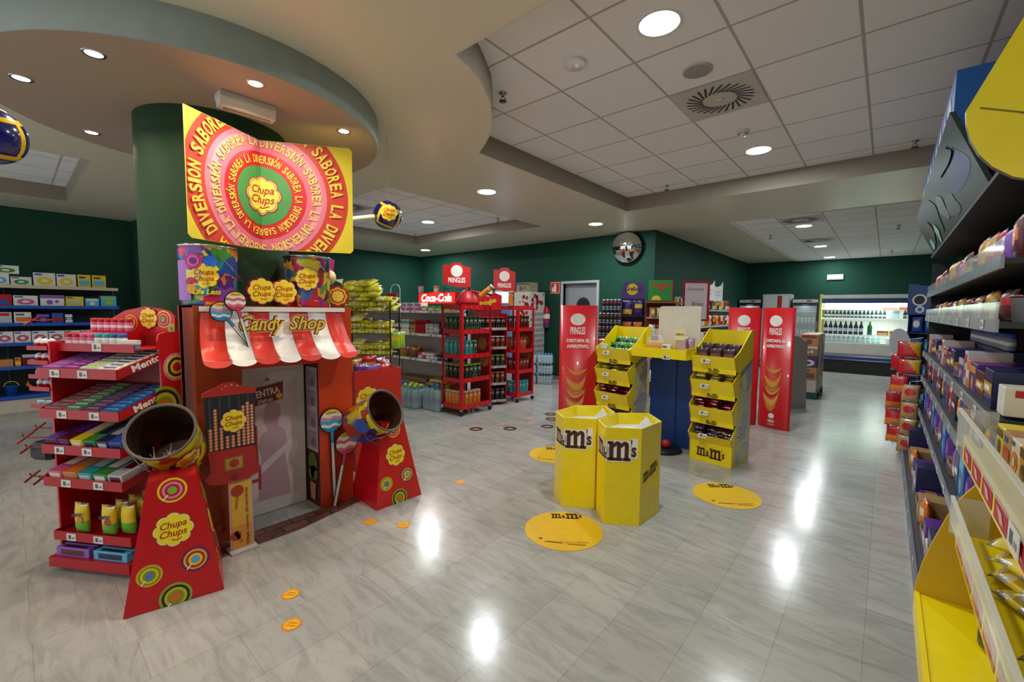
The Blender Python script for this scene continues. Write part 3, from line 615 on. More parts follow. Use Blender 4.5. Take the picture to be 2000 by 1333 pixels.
# ------------------------------------------------------------------ buckets
PAT1 = mat_pattern('bucket_print_patchwork', ['#8a4ab0', '#d8c020', '#2a5ab8', '#c8285a', '#30a0b0', '#e87820', '#5a2a90', '#4a9a40'], 13)
PAT2 = mat_pattern('bucket_print_comic', ['#c82a6a', '#e0d040', '#5a9a50', '#3a6ab0', '#8a2a8a', '#e0a030', '#20343c', '#b03040'], 17)
PAT3 = mat_pattern('bucket_print_yellow', ['#e8d418', '#c8c020', '#e0b018', '#b03a20', '#e8d818', '#6a7a90', '#4a3a90', '#e8d418'], 15)
M('bucket_inside', '#6a4a3e', 0.28, metal=0.6); M('bucket_dark', '#5a3c32', 0.3, metal=0.6)
def cyl_xf(R, a0): return lambda x, z, o: ((R+o)*math.sin(x/R+a0), -(R+o)*math.cos(x/R+a0), z)
def bucket(label, loc, pat, rot=(0, 0, 0), logo=None, open_top=True, cat='bucket', stripe=False, r=.165, h=.37, grp=None):
    t = thing('candy_bucket', label, cat, loc, 0, grp); t.rotation_euler = rot
    b = MB(); b.lathe([(0, 0), (r*.93, 0)], '#b8a888', 40, smooth=False); b.lathe([(r*.93, 0), (r*.94, .012), (r*.985, h*.78), (r*1.01, h*.80), (r, h-.01)], pat, 40); b.build('bucket_wall', t)
    b = MB(); b.lathe([(r-.006, h-.005), (r*.93-.006, .006)], 'bucket_dark' if open_top else 'steel', 40); b.lathe([(r*.93-.006, .006), (0, .006)], 'bucket_dark', 40); o = b.build('bucket_inside', t); o['label'] = 'dark bucket inside'
    b = MB(); b.lathe([(r, h-.012), (r+.008, h-.008), (r+.009, h+.002), (r+.002, h+.004), (r-.006, h-.004)], '#57504a' if open_top else 'chrome', 40); b.build('rim', t)
    hs = 1 if open_top else -1
    b = MB(); b.tube([((r+.012)*math.cos(a), hs*(r+.014)*math.sin(a), h*.86+.17*math.sin(a)) for a in [-PI+PI*i/16 for i in range(17)]], .003, 'steel', 6); b.build('handle', t)
    if logo:
        b = MB(); 
        for a0, z, rr in logo: chupa(b, 0, z, rr, 1, cyl_xf(r*1.0+.002, a0), .0016)
        b.build('printed_logo', t)
    if stripe:
        b = MB()
        for i in range(8): b.art(rect(-.055+i*.01375, -.055+(i+1)*.01375, .03, h*.74), '#9a6ac0', 1, cyl_xf(r+.003, stripe-.0), .0012)
        o = b.build('side_label', t); o['label'] = 'pale violet side label'
    return t
bk = bucket('closed candy bucket with violet label on the candy shop roof', (-3.33, .86, 1.512), PAT1, (0, 0, 0), [(1.15, .18, .082)], False, stripe=.36, r=.16, grp=None)
bk2 = bucket('patterned candy bucket on the candy shop roof behind the two flower heads', (-3.35, 1.50, 1.512), PAT2, (0, 0, 0), [(1.12, .20, .085)], False, r=.16)
for bb in (bk,):
    q = MB(); q.art(text('Life Less', 0, .085, .15, .035, .03, .2), '#e8d81e', 1, cyl_xf(.168, 1.22), .0012); q.art(text('Life Less', .003, .082, .15, .035, .03, .2), '#20203a', 0.4, cyl_xf(.168, 1.22), .0012); o = q.build('lettering', bb)
    q = MB(); XB = cyl_xf(.166, .85)
    q.art(fan(-.005, .27, .05, 24), '#b02078', 1, XB); q.art(fan(-.005, .27, .035, 24), '#d84aa0', 2, XB); q.art(fan(-.005, .27, .02, 24), '#502a80', 3, XB); q.art(fan(.085, .27, .04, 6), '#2a6ad0', 1, XB); q.art(stroke([(.05, .33), (.12, .22)], .02), '#e8c82a', 2, XB)
    q.art(rect(-.05, .0, .155, .215)+rect(.0, .05, .155, .215), '#d8cf70', 1, XB); q.art(fan(-.02, .10, .03, 20), '#d89a28', 2, XB); q.art(fan(-.02, .135, .035, 20, 0, PI), '#c02048', 2, XB); q.art(rect(.01, .07, .06, .145), '#3098b8', 1, XB); q.build('printed_pictures', bb)
for y, l in ((1.12, 'round flower candy head on the shop roof next to the violet bucket'), (1.275, 'round flower candy head on the shop roof touching the patterned bucket')):
    t = thing('flower_candy', l, 'lollipop', (-3.19-(.03 if y > 1.2 else 0), y, 1.512), SR, 'flower candy heads on the shop roof')
    b = MB(); b.prism(flower_pts(0, .10, .092, 48), 0, .035, '#8c0f1a'); b.build('shell', t)
    b = MB(); chupa(b, 0, .10, .09, 1); b.build('printed_logo', t)
# hexagonal? no: pyramids with four sloping faces
def pyramid(label, c, ang, side, top, h):
    """square cardboard plinth narrowing upward; faces numbered from the one turned to ang"""
    t = thing('pyramid_plinth', label, 'plinth', (c[0], c[1], 0), ang, 'red cardboard pyramid plinths')
    s, u = side/2, top/2
    b = MB(); vs = [(-s, -s, 0.002), (s, -s, 0.002), (s, s, 0.002), (-s, s, 0.002), (-u, -u, h), (u, -u, h), (u, u, h), (-u, u, h)]
    b.add(vs, [(3, 2, 1, 0), (4, 5, 6, 7)]+[(i, (i+1) % 4, (i+1) % 4+4, i+4) for i in range(4)], 'red'); b.build('cardboard_body', t)
    L = math.hypot(h, s-u); ca, sa = h/L, (s-u)/L
    for k in (0, 1):
        a = k*PI/2; c_, s_ = math.cos(a), math.sin(a)
        def xf(x, z, o, c_=c_, s_=s_):
            y = -s+z*sa-o*ca; zz = .002+z*ca+o*sa*1.0
            return (x*c_-y*s_, x*s_+y*c_, zz)
        b = MB(); cl = None
        def hw(z): return s+(u-s)*z/L
        def ring(x, z, r, kk):
            # keep rings inside the trapezoid face
            P0 = []
            for i, q in enumerate((1, .84, .68, .5, .32)):
                P = fan(x, z, r*q, 26); o = []
                for p in P:
                    p = clip(p, 1, 0.0, 1)
                    for sg in (1, -1):
                        q2 = []; n = len(p)
                        for j in range(n):
                            A, B = p[j], p[(j+1) % n]; fa, fb = hw(A[1])-sg*A[0], hw(B[1])-sg*B[0]
                            if fa >= 0: q2.append(A)
                            if fa*fb < 0: tt = fa/(fa-fb); q2.append((A[0]+(B[0]-A[0])*tt, A[1]+(B[1]-A[1])*tt))
                        p = q2
                        if len(p) < 3: break
                    if len(p) >= 3: o.append(p)
                b.art(o, RING[kk % 6][i], 1+i, xf)
            b.art(stroke([(x-r*.3, z-r*.34), (x-r*.6, z-r*.7)], r*.1), 'white', 6, xf)
        if k == 0:
            ring(0, L*.90, .062, 0); chupa(b, 0, L*.585, .088, 1, xf); ring(-.10, L*.27, .052, 2); ring(.085, L*.31, .060, 1); ring(0.0, L*.055, .068, 3)
        else:
            ring(-.015, L*.80, .045, 5); ring(.05, L*.72, .05, 5); chupa(b, 0, L*.50, .075, 1, xf); ring(.085, L*.26, .055, 4); ring(-.08, L*.20, .055, 5)
        b.build('printed_artwork', t)
    return t
pyramid('red pyramid plinth closest to the camera, before the gum rack', (-2.84, .535), math.radians(76), .405, .20, .62)
pyramid('red pyramid plinth at the far end of the candy shop front', (-2.99, 1.93), math.radians(88), .40, .20, .62)
# open tilted buckets on the plinths
b1 = bucket('open tilted bucket of loose lollipops on the nearer pyramid plinth', (-3.09, .62, .645), PAT3, (math.radians(53), 0, math.radians(62)), [(.75, .19, .07)], True, r=.15, h=.34)
b2 = bucket('empty tilted bucket on the farther pyramid plinth', (-3.06, 1.74, .60), PAT3, (math.radians(62), 0, math.radians(103)), None, True, r=.155, h=.32)
q = MB(); q.art(fan(.02, .16, .07, 24), '#d890a0', 1, cyl_xf(.17, -.1)); q.art(fan(.04, .18, .02, 16)+fan(.0, .13, .03, 16), '#302028', 2, cyl_xf(.17, -.1)); q.art(rect(-.12, -.03, .05, .2), '#3a2a90', 1, cyl_xf(.17, -.1)); q.art(fan(-.2, .2, .06, 20), '#3a5ab0', 1, cyl_xf(.17, -.1)); q.build('printed_pictures', b2)
def bucket_support(label, loc, rotz):
    pass
# lollipops inside the first bucket
def in_bucket(b, p):
    m = Matrix.Rotation(math.radians(62), 4, 'Z') @ Matrix.Rotation(math.radians(53), 4, 'X'); return Vector((-3.09, .62, .645))+m @ Vector(p)
ml = MB(); ml.ball((0, 0, 0), .014, '#6a1a20', 10, 6); ml.tube([(0, 0, .01), (0, 0, .085)], .0022, 'white', 6); lolly_me = ml.mesh('lollipop')
rr = random.Random(3)
for i in range(34):
    p = in_bucket(None, (rr.uniform(-.09, .09), rr.uniform(-.125, -.085), rr.uniform(.03, .20)))
    o = link(lolly_me, 'lollipop', None, p, rot=(rr.uniform(-1.3, 1.3), rr.uniform(-1.3, 1.3), rr.uniform(0, 6)))
    tag(o, 'small lollipop with a white stick, loose in the open bucket', 'lollipop', 'loose lollipops in the tilted bucket')

# ------------------------------------------------------------------ folded banner over the shop
def banner():
    t = thing('folded_banner', 'folded yellow, red and pink sign reading SABOREA LA DIVERSION in rings above the candy shop', 'sign', (-3.30, 1.17, 1.90))
    A = Vector((-3.05, .695, 0)); Fd = Vector((-3.30, 1.17, 0)); B = Vector((-2.955, 1.655, 0)); o0 = Vector((-3.30, 1.17, 1.90))
    wl, wr = (A-Fd).length, (B-Fd).length
    def side(poly, left):
        d = ((A-Fd) if left else (B-Fd)).normalized(); n = Vector((-d.y, d.x, 0)) if left else Vector((d.y, -d.x, 0))
        if n.dot(Vector((1, 0, 0))) < 0: n = -n
        return d, n
    hgt = .74; cz = .365
    for left in (True, False):
        d, n = side(None, left); w_ = wl if left else wr; sg = -1 if left else 1
        def xf(x, z, o, d=d, n=n, sg=sg): return Fd-o0+Vector((0, 0, 1.90))+d*(x*sg)+n*o+Vector((0, 0, z))
        x0, x1 = (-w_, 0) if left else (0, w_)
        b = MB(); P = rrect(x0, x1, 0, hgt, .02)[0]
        if left: P = [(x0, 0.02), (x0+.02, 0), (0, -.0), (0, hgt), (x0, hgt)]
        else: P = [(0, 0), (x1-.02, 0), (x1, .02), (x1, hgt-.02), (x1-.02, hgt), (0, hgt)]
        b.add([xf(x, z, 0) for x, z in P], [tuple(range(len(P)))], '#f2dd34'); b.add([xf(x, z, -.006) for x, z in P], [tuple(range(len(P)-1, -1, -1))], '#e8dc60')
        n_ = len(P); b.add([xf(x, z, 0) for x, z in P]+[xf(x, z, -.006) for x, z in P], [(i, i+n_, (i+1) % n_+n_, (i+1) % n_) for i in range(n_)], '#e8dc60')
        C = lambda P_: cliprect(P_, x0+(.001 if left else 0), x1-(0 if left else .001), .003, hgt-.003)
        for i, (r, m) in enumerate([(.565, '#d8402c'), (.425, '#e8829a'), (.395, '#f0a0b0'), (.355, '#e0708c'), (.292, '#cc2028'), (.198, '#4a9a50')]):
            b.art([p for p in C(fan(0, cz, r, 72, r0=(0)))], m, 1+i, xf)
        def ringtext(r, hgt_, rep, bold, start, l, m='#f2dc50'):
            s_ = 'SABOREA  LA  DIVERSI\u00d3N  '.replace('\u00d3', '0'); n2 = len(s_); tot = rep*n2
            widths = [(.42 if ch == ' ' else .5 if ch in 'I' else 1) for ch in s_]; sw = sum(widths)*rep; ang = start
            for k_ in range(rep):
                for ch, wd in zip(s_, widths):
                    st = 2*PI*wd/sw; ang_c = ang-st/2; ang -= st
                    if ch == ' ': continue
                    cx_, cz_ = r*math.cos(ang_c), cz+r*math.sin(ang_c)
                    arc = st*r*.84; g = 'O' if ch == '0' else ch
                    b.art(C(text(g, cx_, cz_, min(arc, hgt_*(.95 if ch != 'I' else .3)), hgt_, bold, 0, ang_c-PI/2)), m, l, xf)
                    if ch == '0': e = r+hgt_*.62; b.art(C(stroke([(e*math.cos(ang_c), cz+e*math.sin(ang_c)), ((e+hgt_*.25)*math.cos(ang_c-.02), cz+(e+hgt_*.25)*math.sin(ang_c-.02))], hgt_*.16)), m, l, xf)
        ringtext(.244, .05, 3, .022, math.radians(172), 8); ringtext(.357, .06, 3, .022, math.radians(155), 8, '#f0dc70'); ringtext(.495, .082, 3, .03, math.radians(165), 8)
        # flower and lettering at the centre, clipped at the fold
        q = MB(); tmp = []
        R = .135
        for rr_, m, l in ((R, '#b8431e', 8), (R*.94, '#f7ecae', 9), (R*.90, '#a85a28', 10), (R*.87, '#f4e460', 11)): b.art(C(flower(0, cz, rr_)), m, l, xf)
        b.art(C(text('Chupa', 0, cz+R*.22, R*1.3, R*.5, .014, .3, .0)), '#b02a10', 12, xf); b.art(C(text('Chups', 0, cz-R*.26, R*1.34, R*.52, .014, .3, .0)), '#b02a10', 12, xf); b.art(C(stroke([(-R*.2, cz-R*.58), (R*.1, cz-R*.62), (R*.4, cz-R*.52)], R*.05)), '#b02a10', 12, xf)
        b.build('banner_panel', t)
banner()
# ------------------------------------------------------------------ inflated lollipop balloons
def balloon(label, c, tilt, stick, grp='hanging lollipop balloons'):
    t = thing('lollipop_balloon', label, 'balloon', c, 0, grp)
    b = MB()
    def pick(i, k):
        if k in (0, 7): return '#e0c018'
        return '#16186a' if (i//4+k//3) % 2 else '#1a1c7c'
    b.ball((0, 0, 0), .122, '#16186a', 32, 16, pick=lambda i, k: '#e2c41a' if (k in (0, 15) or i % 8 == 0 and 3 < k < 12 or k in (4, 11)) else '#15176a'); M('#15176a', '#15176a', .18, coat=.6); M('#e2c41a', '#e2c41a', .2, coat=.5)
    o = b.build('balloon_skin', t, rot=tilt)
    b = MB(); sp = lambda x, z, o_: tuple(Vector((math.sin(x/.122)*math.cos(z/.122), -math.cos(x/.122)*math.cos(z/.122), math.sin(z/.122)))*(.1225+o_))
    chupa(b, 0, 0, .075, 1, sp, .0015); b.build('printed_logo', t, rot=(0, 0, math.radians(62)))
    b = MB(); p0 = Vector(stick).normalized()*.115; b.tube([p0, Vector(stick)], .02, 'white', 12); b.build('stick', t)
    b = MB(); b.tube([(0, 0, .12), (0, 0, 2.98-c[2])], .0012, '#9a988e', 5); b.build('hanging_thread', t)
    return t
balloon('blue and yellow lollipop balloon with white stick beside the folded banner', (-3.31, 2.18, 2.31), (0, .5, .3), (-.12, -.42, -.10))
balloon('blue and yellow lollipop balloon cut by the picture edge over the toy shelves', (-3.02, -.02, 2.245), (.2, .2, .9), (-.2, -.4, .05))
# ================================================================== packaged goods used on all shelves
_ME = {}
def cached(fn):
    def g(*a):
        k = (fn.__name__,)+a
        if k not in _ME: _ME[k] = fn(*a)
        return _ME[k]
    return g
@cached
def box_me(w, d, h, col, acc, style):
    """carton with printed front; style picks the picture"""
    b = MB(); b.bbox(-w/2, w/2, 0, d, 0, h, col, .003)
    if style == 1: b.art(rect(-w*.42, w*.42, h*.66, h*.9), acc, 1); b.art(fan(0, h*.34, min(w, h)*.24, 20), acc, 1)
    elif style == 2: b.art(rrect(-w*.4, w*.4, h*.15, h*.55, min(w, h)*.12), acc, 1); b.art(rect(-w*.4, w*.1, h*.7, h*.85), '#2b4a8c', 1)
    elif style == 3:
        b.art(fan(0, h*.4, w*.36, 24), acc, 1, lambda x, z, o: (x, -o, h*.4+(z-h*.4)*min(1, h/w)*.8)); b.art(fan(0, h*.4, w*.16, 20), col, 2, lambda x, z, o: (x, -o, h*.4+(z-h*.4)*min(1, h/w)*.8)); b.art(rect(-w*.45, -w*.1, h*.8, h*.93), '#2f5fa8', 1)
    elif style == 4: b.art(rect(-w*.5, w*.5, h*.72, h*.98), acc, 1); b.art(fan(-w*.12, h*.35, min(w, h)*.22, 16)+fan(w*.18, h*.42, min(w, h)*.14, 16), acc, 1)
    elif style == 5: b.art(rect(-w*.5, w*.5, h*.35, h*.65), acc, 1); b.art(rect(-w*.3, w*.3, h*.43, h*.57), 'white', 2)
    return b.mesh('carton')
@cached
def bag_me(w, h, t, col, acc, style):
    """pillow bag with crimped ends, standing on its lower end, front toward -y"""
    b = MB(); n, k = 10, 12; jr = random.Random(int(w*1e4+h*1e3)+len(col+acc)+ord(col[-1])); G = {}
    for s in (-1, 1):
        for j in range(k+1):
            for i in range(n+1):
                u, v = 2*i/n-1, 2*j/k-1; th = max(0, (1-abs(u)**3))*max(0, (1-abs(v)**4)); e = 0.02*math.sin(i*2.1+j*1.3)
                G[s, i, j] = (u*w/2*(1-.05*(1-abs(v)**2)), s*t/2*th*(1+e*3*(jr.random()-.2))+t/2, (v+1)/2*h)
    for s in (-1, 1):
        for j in range(k):
            for i in range(n):
                m = col; u, v = (i+.5)/n*2-1, (j+.5)/k*2-1
                if s == -1:
                    if style == 1 and (u/.62)**2+((v-.1)/.42)**2 < 1: m = acc
                    if style == 2 and v < -.1: m = acc
                    if style == 3 and abs(v-.25) < .22 and abs(u) < .85: m = acc
                    if style == 4 and (u+v*.6) > .3: m = acc
                if j in (0, k-1) and style != 5: m = 'foil' if jr.random() < .5 else col
                f = [G[s, i, j], G[s, i+1, j], G[s, i+1, j+1], G[s, i, j+1]]
                b.add(f if s == -1 else f[::-1], [(0, 1, 2, 3)], m, True)
    return b.mesh('bag')
@cached
def can_me(body, lid, band, r=.038, h=.23):
    """tall snack can"""
    b = MB(); b.lathe([(0, 0), (r*.98, 0)], 'steel', 18); b.lathe([(r*.98, 0, 'steel'), (r, .006, body), (r, h*.94, lid), (r*1.05, h*.945, lid), (r*1.05, h, lid), (r*.98, h+.002, lid), (0, h+.002)], body, 18)
    xf = lambda x, z, o: ((r+o)*math.sin(x/r), -(r+o)*math.cos(x/r), z)
    for a0 in (0, 1.9, -1.9):
        q = lambda x, z, o, a0=a0: xf(x+a0*r, z, o)
        b.art([[(.0+.021*math.cos(t), h*.74+.016*math.sin(t)) for t in [PI*i/8 for i in range(16)]]], '#efe6d8', 1, q, .0014)
        b.art(rect(-.026, .026, h*.55, h*.62), '#efe6d8', 1, q, .0014); b.art(rect(-.03, .03, h*.12, h*.38), band, 1, q, .0014)
    return b.mesh('snack_can')
@cached
def soda_me(body, band, r=.033, h=.12):
    b = MB(); b.lathe([(0, .004), (r*.75, 0), (r, .012, body), (r, h*.45, band), (r, h*.7, body), (r, h*.88, 'steel'), (r*.78, h*.97, 'steel'), (r*.8, h, 'steel'), (r*.7, h-.004, 'steel'), (0, h-.004)], body, 16); return b.mesh('drink_can')
@cached
def bottle_me(glass, cap, label, r=.035, h=.24):
    b = MB(); b.lathe([(0, .004), (r*.8, 0), (r, .012, glass), (r*.95, h*.25, label), (r*.95, h*.5, glass), (r, h*.62, glass), (r*.35, h*.86, glass), (r*.35, h*.9, cap), (r*.42, h*.9, cap), (r*.42, h, cap), (0, h)], glass, 14); return b.mesh('bottle')
@cached
def jar_me(body, cap, r=.03, h=.09):
    b = MB(); b.lathe([(0, .002), (r*.9, 0), (r, .008, body), (r*.94, h*.3, 'white'), (r*.94, h*.5, body), (r, h*.66, body), (r*.8, h*.72, cap), (r*.92, h*.74, cap), (r*.92, h, cap), (0, h)], body, 14); return b.mesh('jar')
@cached
def pack_me(w, d, h, col, acc):
    b = MB(); b.bbox(-w/2, w/2, 0, d, 0, h, col, .002); b.art(rect(-w*.35, w*.35, h*.2, h*.8), acc, 1)
    b.art([[(-w*.35, d*.25), (w*.35, d*.25), (w*.35, d*.75), (-w*.35, d*.75)]], acc, 1, lambda x, y, o: (x, y, h+o)); return b.mesh('pack')
@cached
def tub_me(r, h, col, acc):
    b = MB(); b.lathe([(0, .003), (r*.85, 0), (r, h*.9, col), (r*1.04, h*.9, acc), (r*1.04, h, acc), (0, h+.002)], col, 18); return b.mesh('tub')
@cached
def tray_me(w, d, h, col, acc):
    """open display tray"""
    b = MB(); b.box(-w/2, w/2, 0, d, 0, .006, col); b.box(-w/2, w/2, 0, .005, 0, h*.6, col); b.box(-w/2, w/2, d-.005, d, 0, h, col); b.box(-w/2, -w/2+.005, 0, d, 0, h*.8, col); b.box(w/2-.005, w/2, 0, d, 0, h*.8, col)
    b.art(rect(-w*.4, w*.4, h*.15, h*.45), acc, 1); return b.mesh('display_tray')
@cached
def egg_me(top, bottom):
    b = MB(); r = .021; b.ball((0, 0, r*1.25), r, top, 12, 8, 1.25, pick=lambda i, k: bottom if k < 4 else top); return b.mesh('egg')
CN = {'red': '#b8141e', 'yellow': '#e6c81a', 'blue': '#2456a8', 'green': '#3c8a3a', 'white': '#e2e0da', 'purple': '#5a2a86', 'orange': '#e07820', 'pink': '#d4588a', 'black': '#17171b', 'teal': '#2a9aa0', 'brown': '#4a2a1c', 'navy': '#1c2450', 'gold': '#c89a2a', 'silver': '#b8bcc2', 'light blue': '#58b0d8', 'cream': '#e6dcc0', 'lime': '#9ac82a', 'maroon': '#5a1420', 'violet': '#8a5ab8', 'tan': '#b08a5a'}
for _n, _c in CN.items():
    M(_c, _c, .35, coat=.15)
    if _n not in MATS: MATS[_n] = MATS[_c]

# ================================================================== red gum and sweets rack by the column
RF = Fr(-3.5, .09, 0, math.atan2(.53, .848)); RW = .51
rk = thing('sweets_rack', 'red tiered sweets rack with ring-printed side board beside the green column', 'rack', RF.o, RF.r)
b = MB(); b.box(0, RW, .335, .36, .06, 1.33, '#8c0e16'); b.build('back_panel', rk)
b = MB()
for i in range(14):
    for j in range(22): b.box(.04+i*.032, .046+i*.032, .333, .3349, .15+j*.052, .156+j*.052, '#2a0a0c')
b.build('peg_holes', rk)['kind'] = 'stuff'
def wing():
    p = []
    for i in range(25):
        z = 0.08+i*(1.30-.08)/24; p.append((.20-.035*math.cos((z-.55)*6.2)-.03*(z > 1.1)*(z-1.1)*5*(-.6), z))
    pts = [(.36, .08)]+p+[(.23, 1.34), (.27, 1.352), (.36, 1.352)]
    b = MB(); b.prismx(pts, RW, RW+.012, 'red')
    xf = lambda y, z, o: (RW+.012+o, y, z)
    for (y, z, r, k) in ((.33, 1.14, .085, 4), (.24, .92, .115, 3), (.325, .75, .055, 5), (.26, .60, .085, 0), (.31, .40, .07, 1)):
        for i, q in enumerate((1, .84, .68, .5, .32)):
            P = []
            for f in fan(y, z, r*q, 26):
                f = clip(f, 0, .358, -1); f = clip(f, 0, .195, 1) if len(f) > 2 else f
                if len(f) > 2: P.append(f)
            b.art(P, RING[k][i], 1+i, xf)
    b.art(stroke([(.30, .87), (.35, .845)], .012), 'white', 6, xf)
    return b
wing().build('side_panel', rk)
b = MB(); b.box(-.012, 0, .06, .36, .06, 1.30, 'red'); b.build('side_panel', rk)
b = MB(); b.prism([(.0, 1.33), (RW, 1.33), (RW, 1.44), (.47, 1.475), (.40, 1.49), (.30, 1.50), (.16, 1.475), (.05, 1.42), (0, 1.40)], .345, .357, 'red')
HX = lambda x, z, o: (x, .345-o, z)
for x, z, r, k in ((.435, 1.425, .052, 0), (.20, 1.40, .05, 5), (.49, 1.37, .03, 2)):
    for i, q in enumerate((1, .84, .68, .5, .32)): b.art(cliprect(fan(x, z, r*q, 24), 0.01, RW, 1.332, 1.5), RING[k][i], 1+i, HX)
chupa(b, .335, 1.43, .066, 6, HX); b.build('header_board', rk)
b = MB(); b.box(-.01, RW+.01, .0, .36, .03, .085, 'rack_red'); b.add([(-.13, .30, .03), (-.01, .05, .03), (-.01, .25, .20), (-.10, .36, .20)], [(0, 1, 2, 3), (3, 2, 1, 0)], 'rack_red'); b.build('base', rk)
for x in (.03, RW-.03):
    b = MB(); b.lathe([(0, 0.001), (.014, 0.001), (.014, .03), (0, .03)], 'black', 12); b.build('foot', rk, (x, .05, 0))
TR = [(1.14, 1.24, 0.0), (.915, 1.02, 0.0), (.715, .81, .0), (.53, .60, .0), (.205, .205, .03)]
for i, (zf, zb, y0) in enumerate(TR):
    b = MB(); b.prismx([(y0, zf-.008), (.335, zb-.008), (.335, zb), (y0, zf)], 0, RW, 'rack_red'); b.box(0, RW, y0-.006, y0, zf-.03, zf+.022, 'rack_red')
    b.prismx([(y0, zf-.03), (.335, zb-.03), (.335, zb+.02), (y0, zf+.022)], RW, RW+.003, 'rack_red'); b.prismx([(y0, zf-.03), (.335, zb-.03), (.335, zb+.02), (y0, zf+.022)], -.003, 0, 'rack_red')
    if i < 3: b.art(text('Mentos', .20, zf+.058, .20, .04, .03, 0, .32), 'white', 1, lambda y, z, o: (RW+.003+o, y-.03, z-.01), .001) if i < 2 else None
    b.build('tray', rk)
    for x in ((.15, .36) if i % 2 else (.12, .30)): price_tag(rk, x, y0-.0065, zf-.006, .062, .04)
b = MB(); b.box(0.0, RW, .10, .335, 1.255, 1.262, 'rack_red'); b.box(0, RW, .094, .10, 1.245, 1.29, 'rack_red'); b.build('top_shelf', rk)
price_tag(rk, .27, .0935, 1.272, .06, .045)
for i, (x, z, y) in enumerate([(-.02, 1.42, .1), (-.03, .80, .10), (-.03, .76, .04), (-.03, .70, .05), (-.03, .53, .06), (-.03, .50, .10), (-.03, 1.12, .2)]):
    b = MB(); b.tube([(x, y, z), (x-.12, y-.02, z-.005), (x-.135, y-.02, z+.012)], .004, '#7a1418', 6); b.tube([(x-.13, y-.05, z-.03), (x-.12, y+.02, z+.018)], .006, '#8a1a20', 6); b.build('hook', rk)
# top shelf jars
cols = ['red', 'red', 'pink', 'pink', 'teal', 'teal', 'blue', 'blue']
for i, c in enumerate(cols):
    put(jar_me(CN['white'] if c in ('teal', 'blue') else CN['pink'], CN[c], .024, .085), 'gum_jar', f'gum jar with {c} cap, lower front row on top of sweets rack', 'gum jar', RF, .04+i*.05, .135, 1.263, 'lower row of gum jars on the sweets rack')
b = MB(); b.box(0.0, .30, .22, .33, 0, .085, 'red'); b.art(rrect(.13, .285, .02, .07, .02), '#e8b8b8', 1, lambda x, z, o: (x, .22-o, z)); b.art(text('smint', .208, .045, .10, .025, .02, .2), '#8c1a2a', 2, lambda x, z, o: (x, .22-o, z))
o = b.build('riser_box', None, RF.w(0, 0, 1.263), RF.r); tag(o, 'red display riser under the upper gum jars on the sweets rack', 'display box')
for i in range(6): put(jar_me(CN['pink'], CN['red'], .022, .08), 'gum_jar', 'pink gum jar with red cap on the raised back row of the sweets rack', 'gum jar', RF, .03+i*.048, .275, 1.349, 'upper row of gum jars on the sweets rack')
for i, (x, z, c) in enumerate([(.435, 1.263, 'blue'), (.44, 1.288, 'white')]):
    put(pack_me(.12, .03, .024, CN['light blue'] if i == 0 else CN['white'], CN[c]), 'mint_pack', f'{"light blue" if i == 0 else "white"} mint packet at the header end of the sweets rack top', 'mint packet', RF, x, .115, z)
# sloping trays of small packs
def slope_rows(i, colsets, n, w):
    zf, zb, y0 = TR[i]; sl = (zb-zf)/(.335-y0); an = math.atan(sl); x = .012
    for c, (ca, cb) in enumerate(colsets):
        for k in range(n):
            y = y0+.014+k*(.30/n); put(pack_me(w-.006, .30/n*.82, .022, CN[ca], CN[cb]), 'gum_packet', f'{ca} gum packet with {cb} print, {["first", "second", "third", "fourth"][i]} sloping tray of the sweets rack', 'gum packet', RF, x+w/2, y, zf+(y-y0)*sl+.001, f'{ca} gum packets on tray {["one", "two", "three", "four"][i]}', 0, an)
        x += w
slope_rows(0, [('violet', 'pink'), ('purple', 'pink'), ('silver', 'lime'), ('cream', 'blue')], 8, .122)
slope_rows(1, [('pink', 'green'), ('green', 'white'), ('purple', 'tan'), ('blue', 'light blue')], 8, .122)
def long_boxes(i, cs, w, h):
    zf, zb, y0 = TR[i]; an = math.atan((zb-zf)/(.335-y0))
    for k, (c, a) in enumerate(cs):
        put(pack_me(w-.006, .29, h, CN[c], CN[a]), 'gum_carton', f'long {c} gum carton sloping in the {["", "", "third", "fourth"][i]} tray of the sweets rack', 'gum carton', RF, .012+w*(k+.5), y0+.012, zf+.006, None, 0, an)
long_boxes(2, [('purple', 'maroon'), ('maroon', 'purple'), ('yellow', 'cream'), ('green', 'navy'), ('navy', 'silver'), ('blue', 'navy')], .083, .05)
long_boxes(3, [('pink', 'cream'), ('orange', 'tan'), ('teal', 'silver'), ('green', 'white'), ('silver', 'maroon')], .098, .05)
# pouches
for i, (x, y, c) in enumerate([(.16, .03, 'orange'), (.34, .03, 'red'), (.345, .10, 'red'), (.35, .17, 'orange'), (.36, .24, 'orange'), (.43, .06, 'red'), (.44, .14, 'red')]):
    z = .216; me = bag_me(.095, .175, .05, '#e8c81c', '#5fae2e', 2)
    o = put(me, 'sweets_pouch', ['yellow and green fruit sweets pouch standing alone on the low tray of the sweets rack', 'yellow and green fruit sweets pouch with red fruit, front of its line', 'fruit sweets pouch second in line on the low tray', 'fruit sweets pouch third in line on the low tray', 'fruit sweets pouch at the back of its line on the low tray', 'fruit sweets pouch at the side board of the rack', 'fruit sweets pouch behind the one at the side board'][i], 'sweets pouch', RF, x, y, z)
    if i < 2:
        b = MB(); b.art(text('mentos', 0, .115, .07, .024, .03, .1, .12), '#1c2a6a', 1, lambda x_, z_, o_: (x_, -.001-o_-.002, z_)); b.art(fan(.015, .085, .018, 16), CN[c], 1, lambda x_, z_, o_: (x_, -.001-o_, z_)); b.build('printed_front', o)
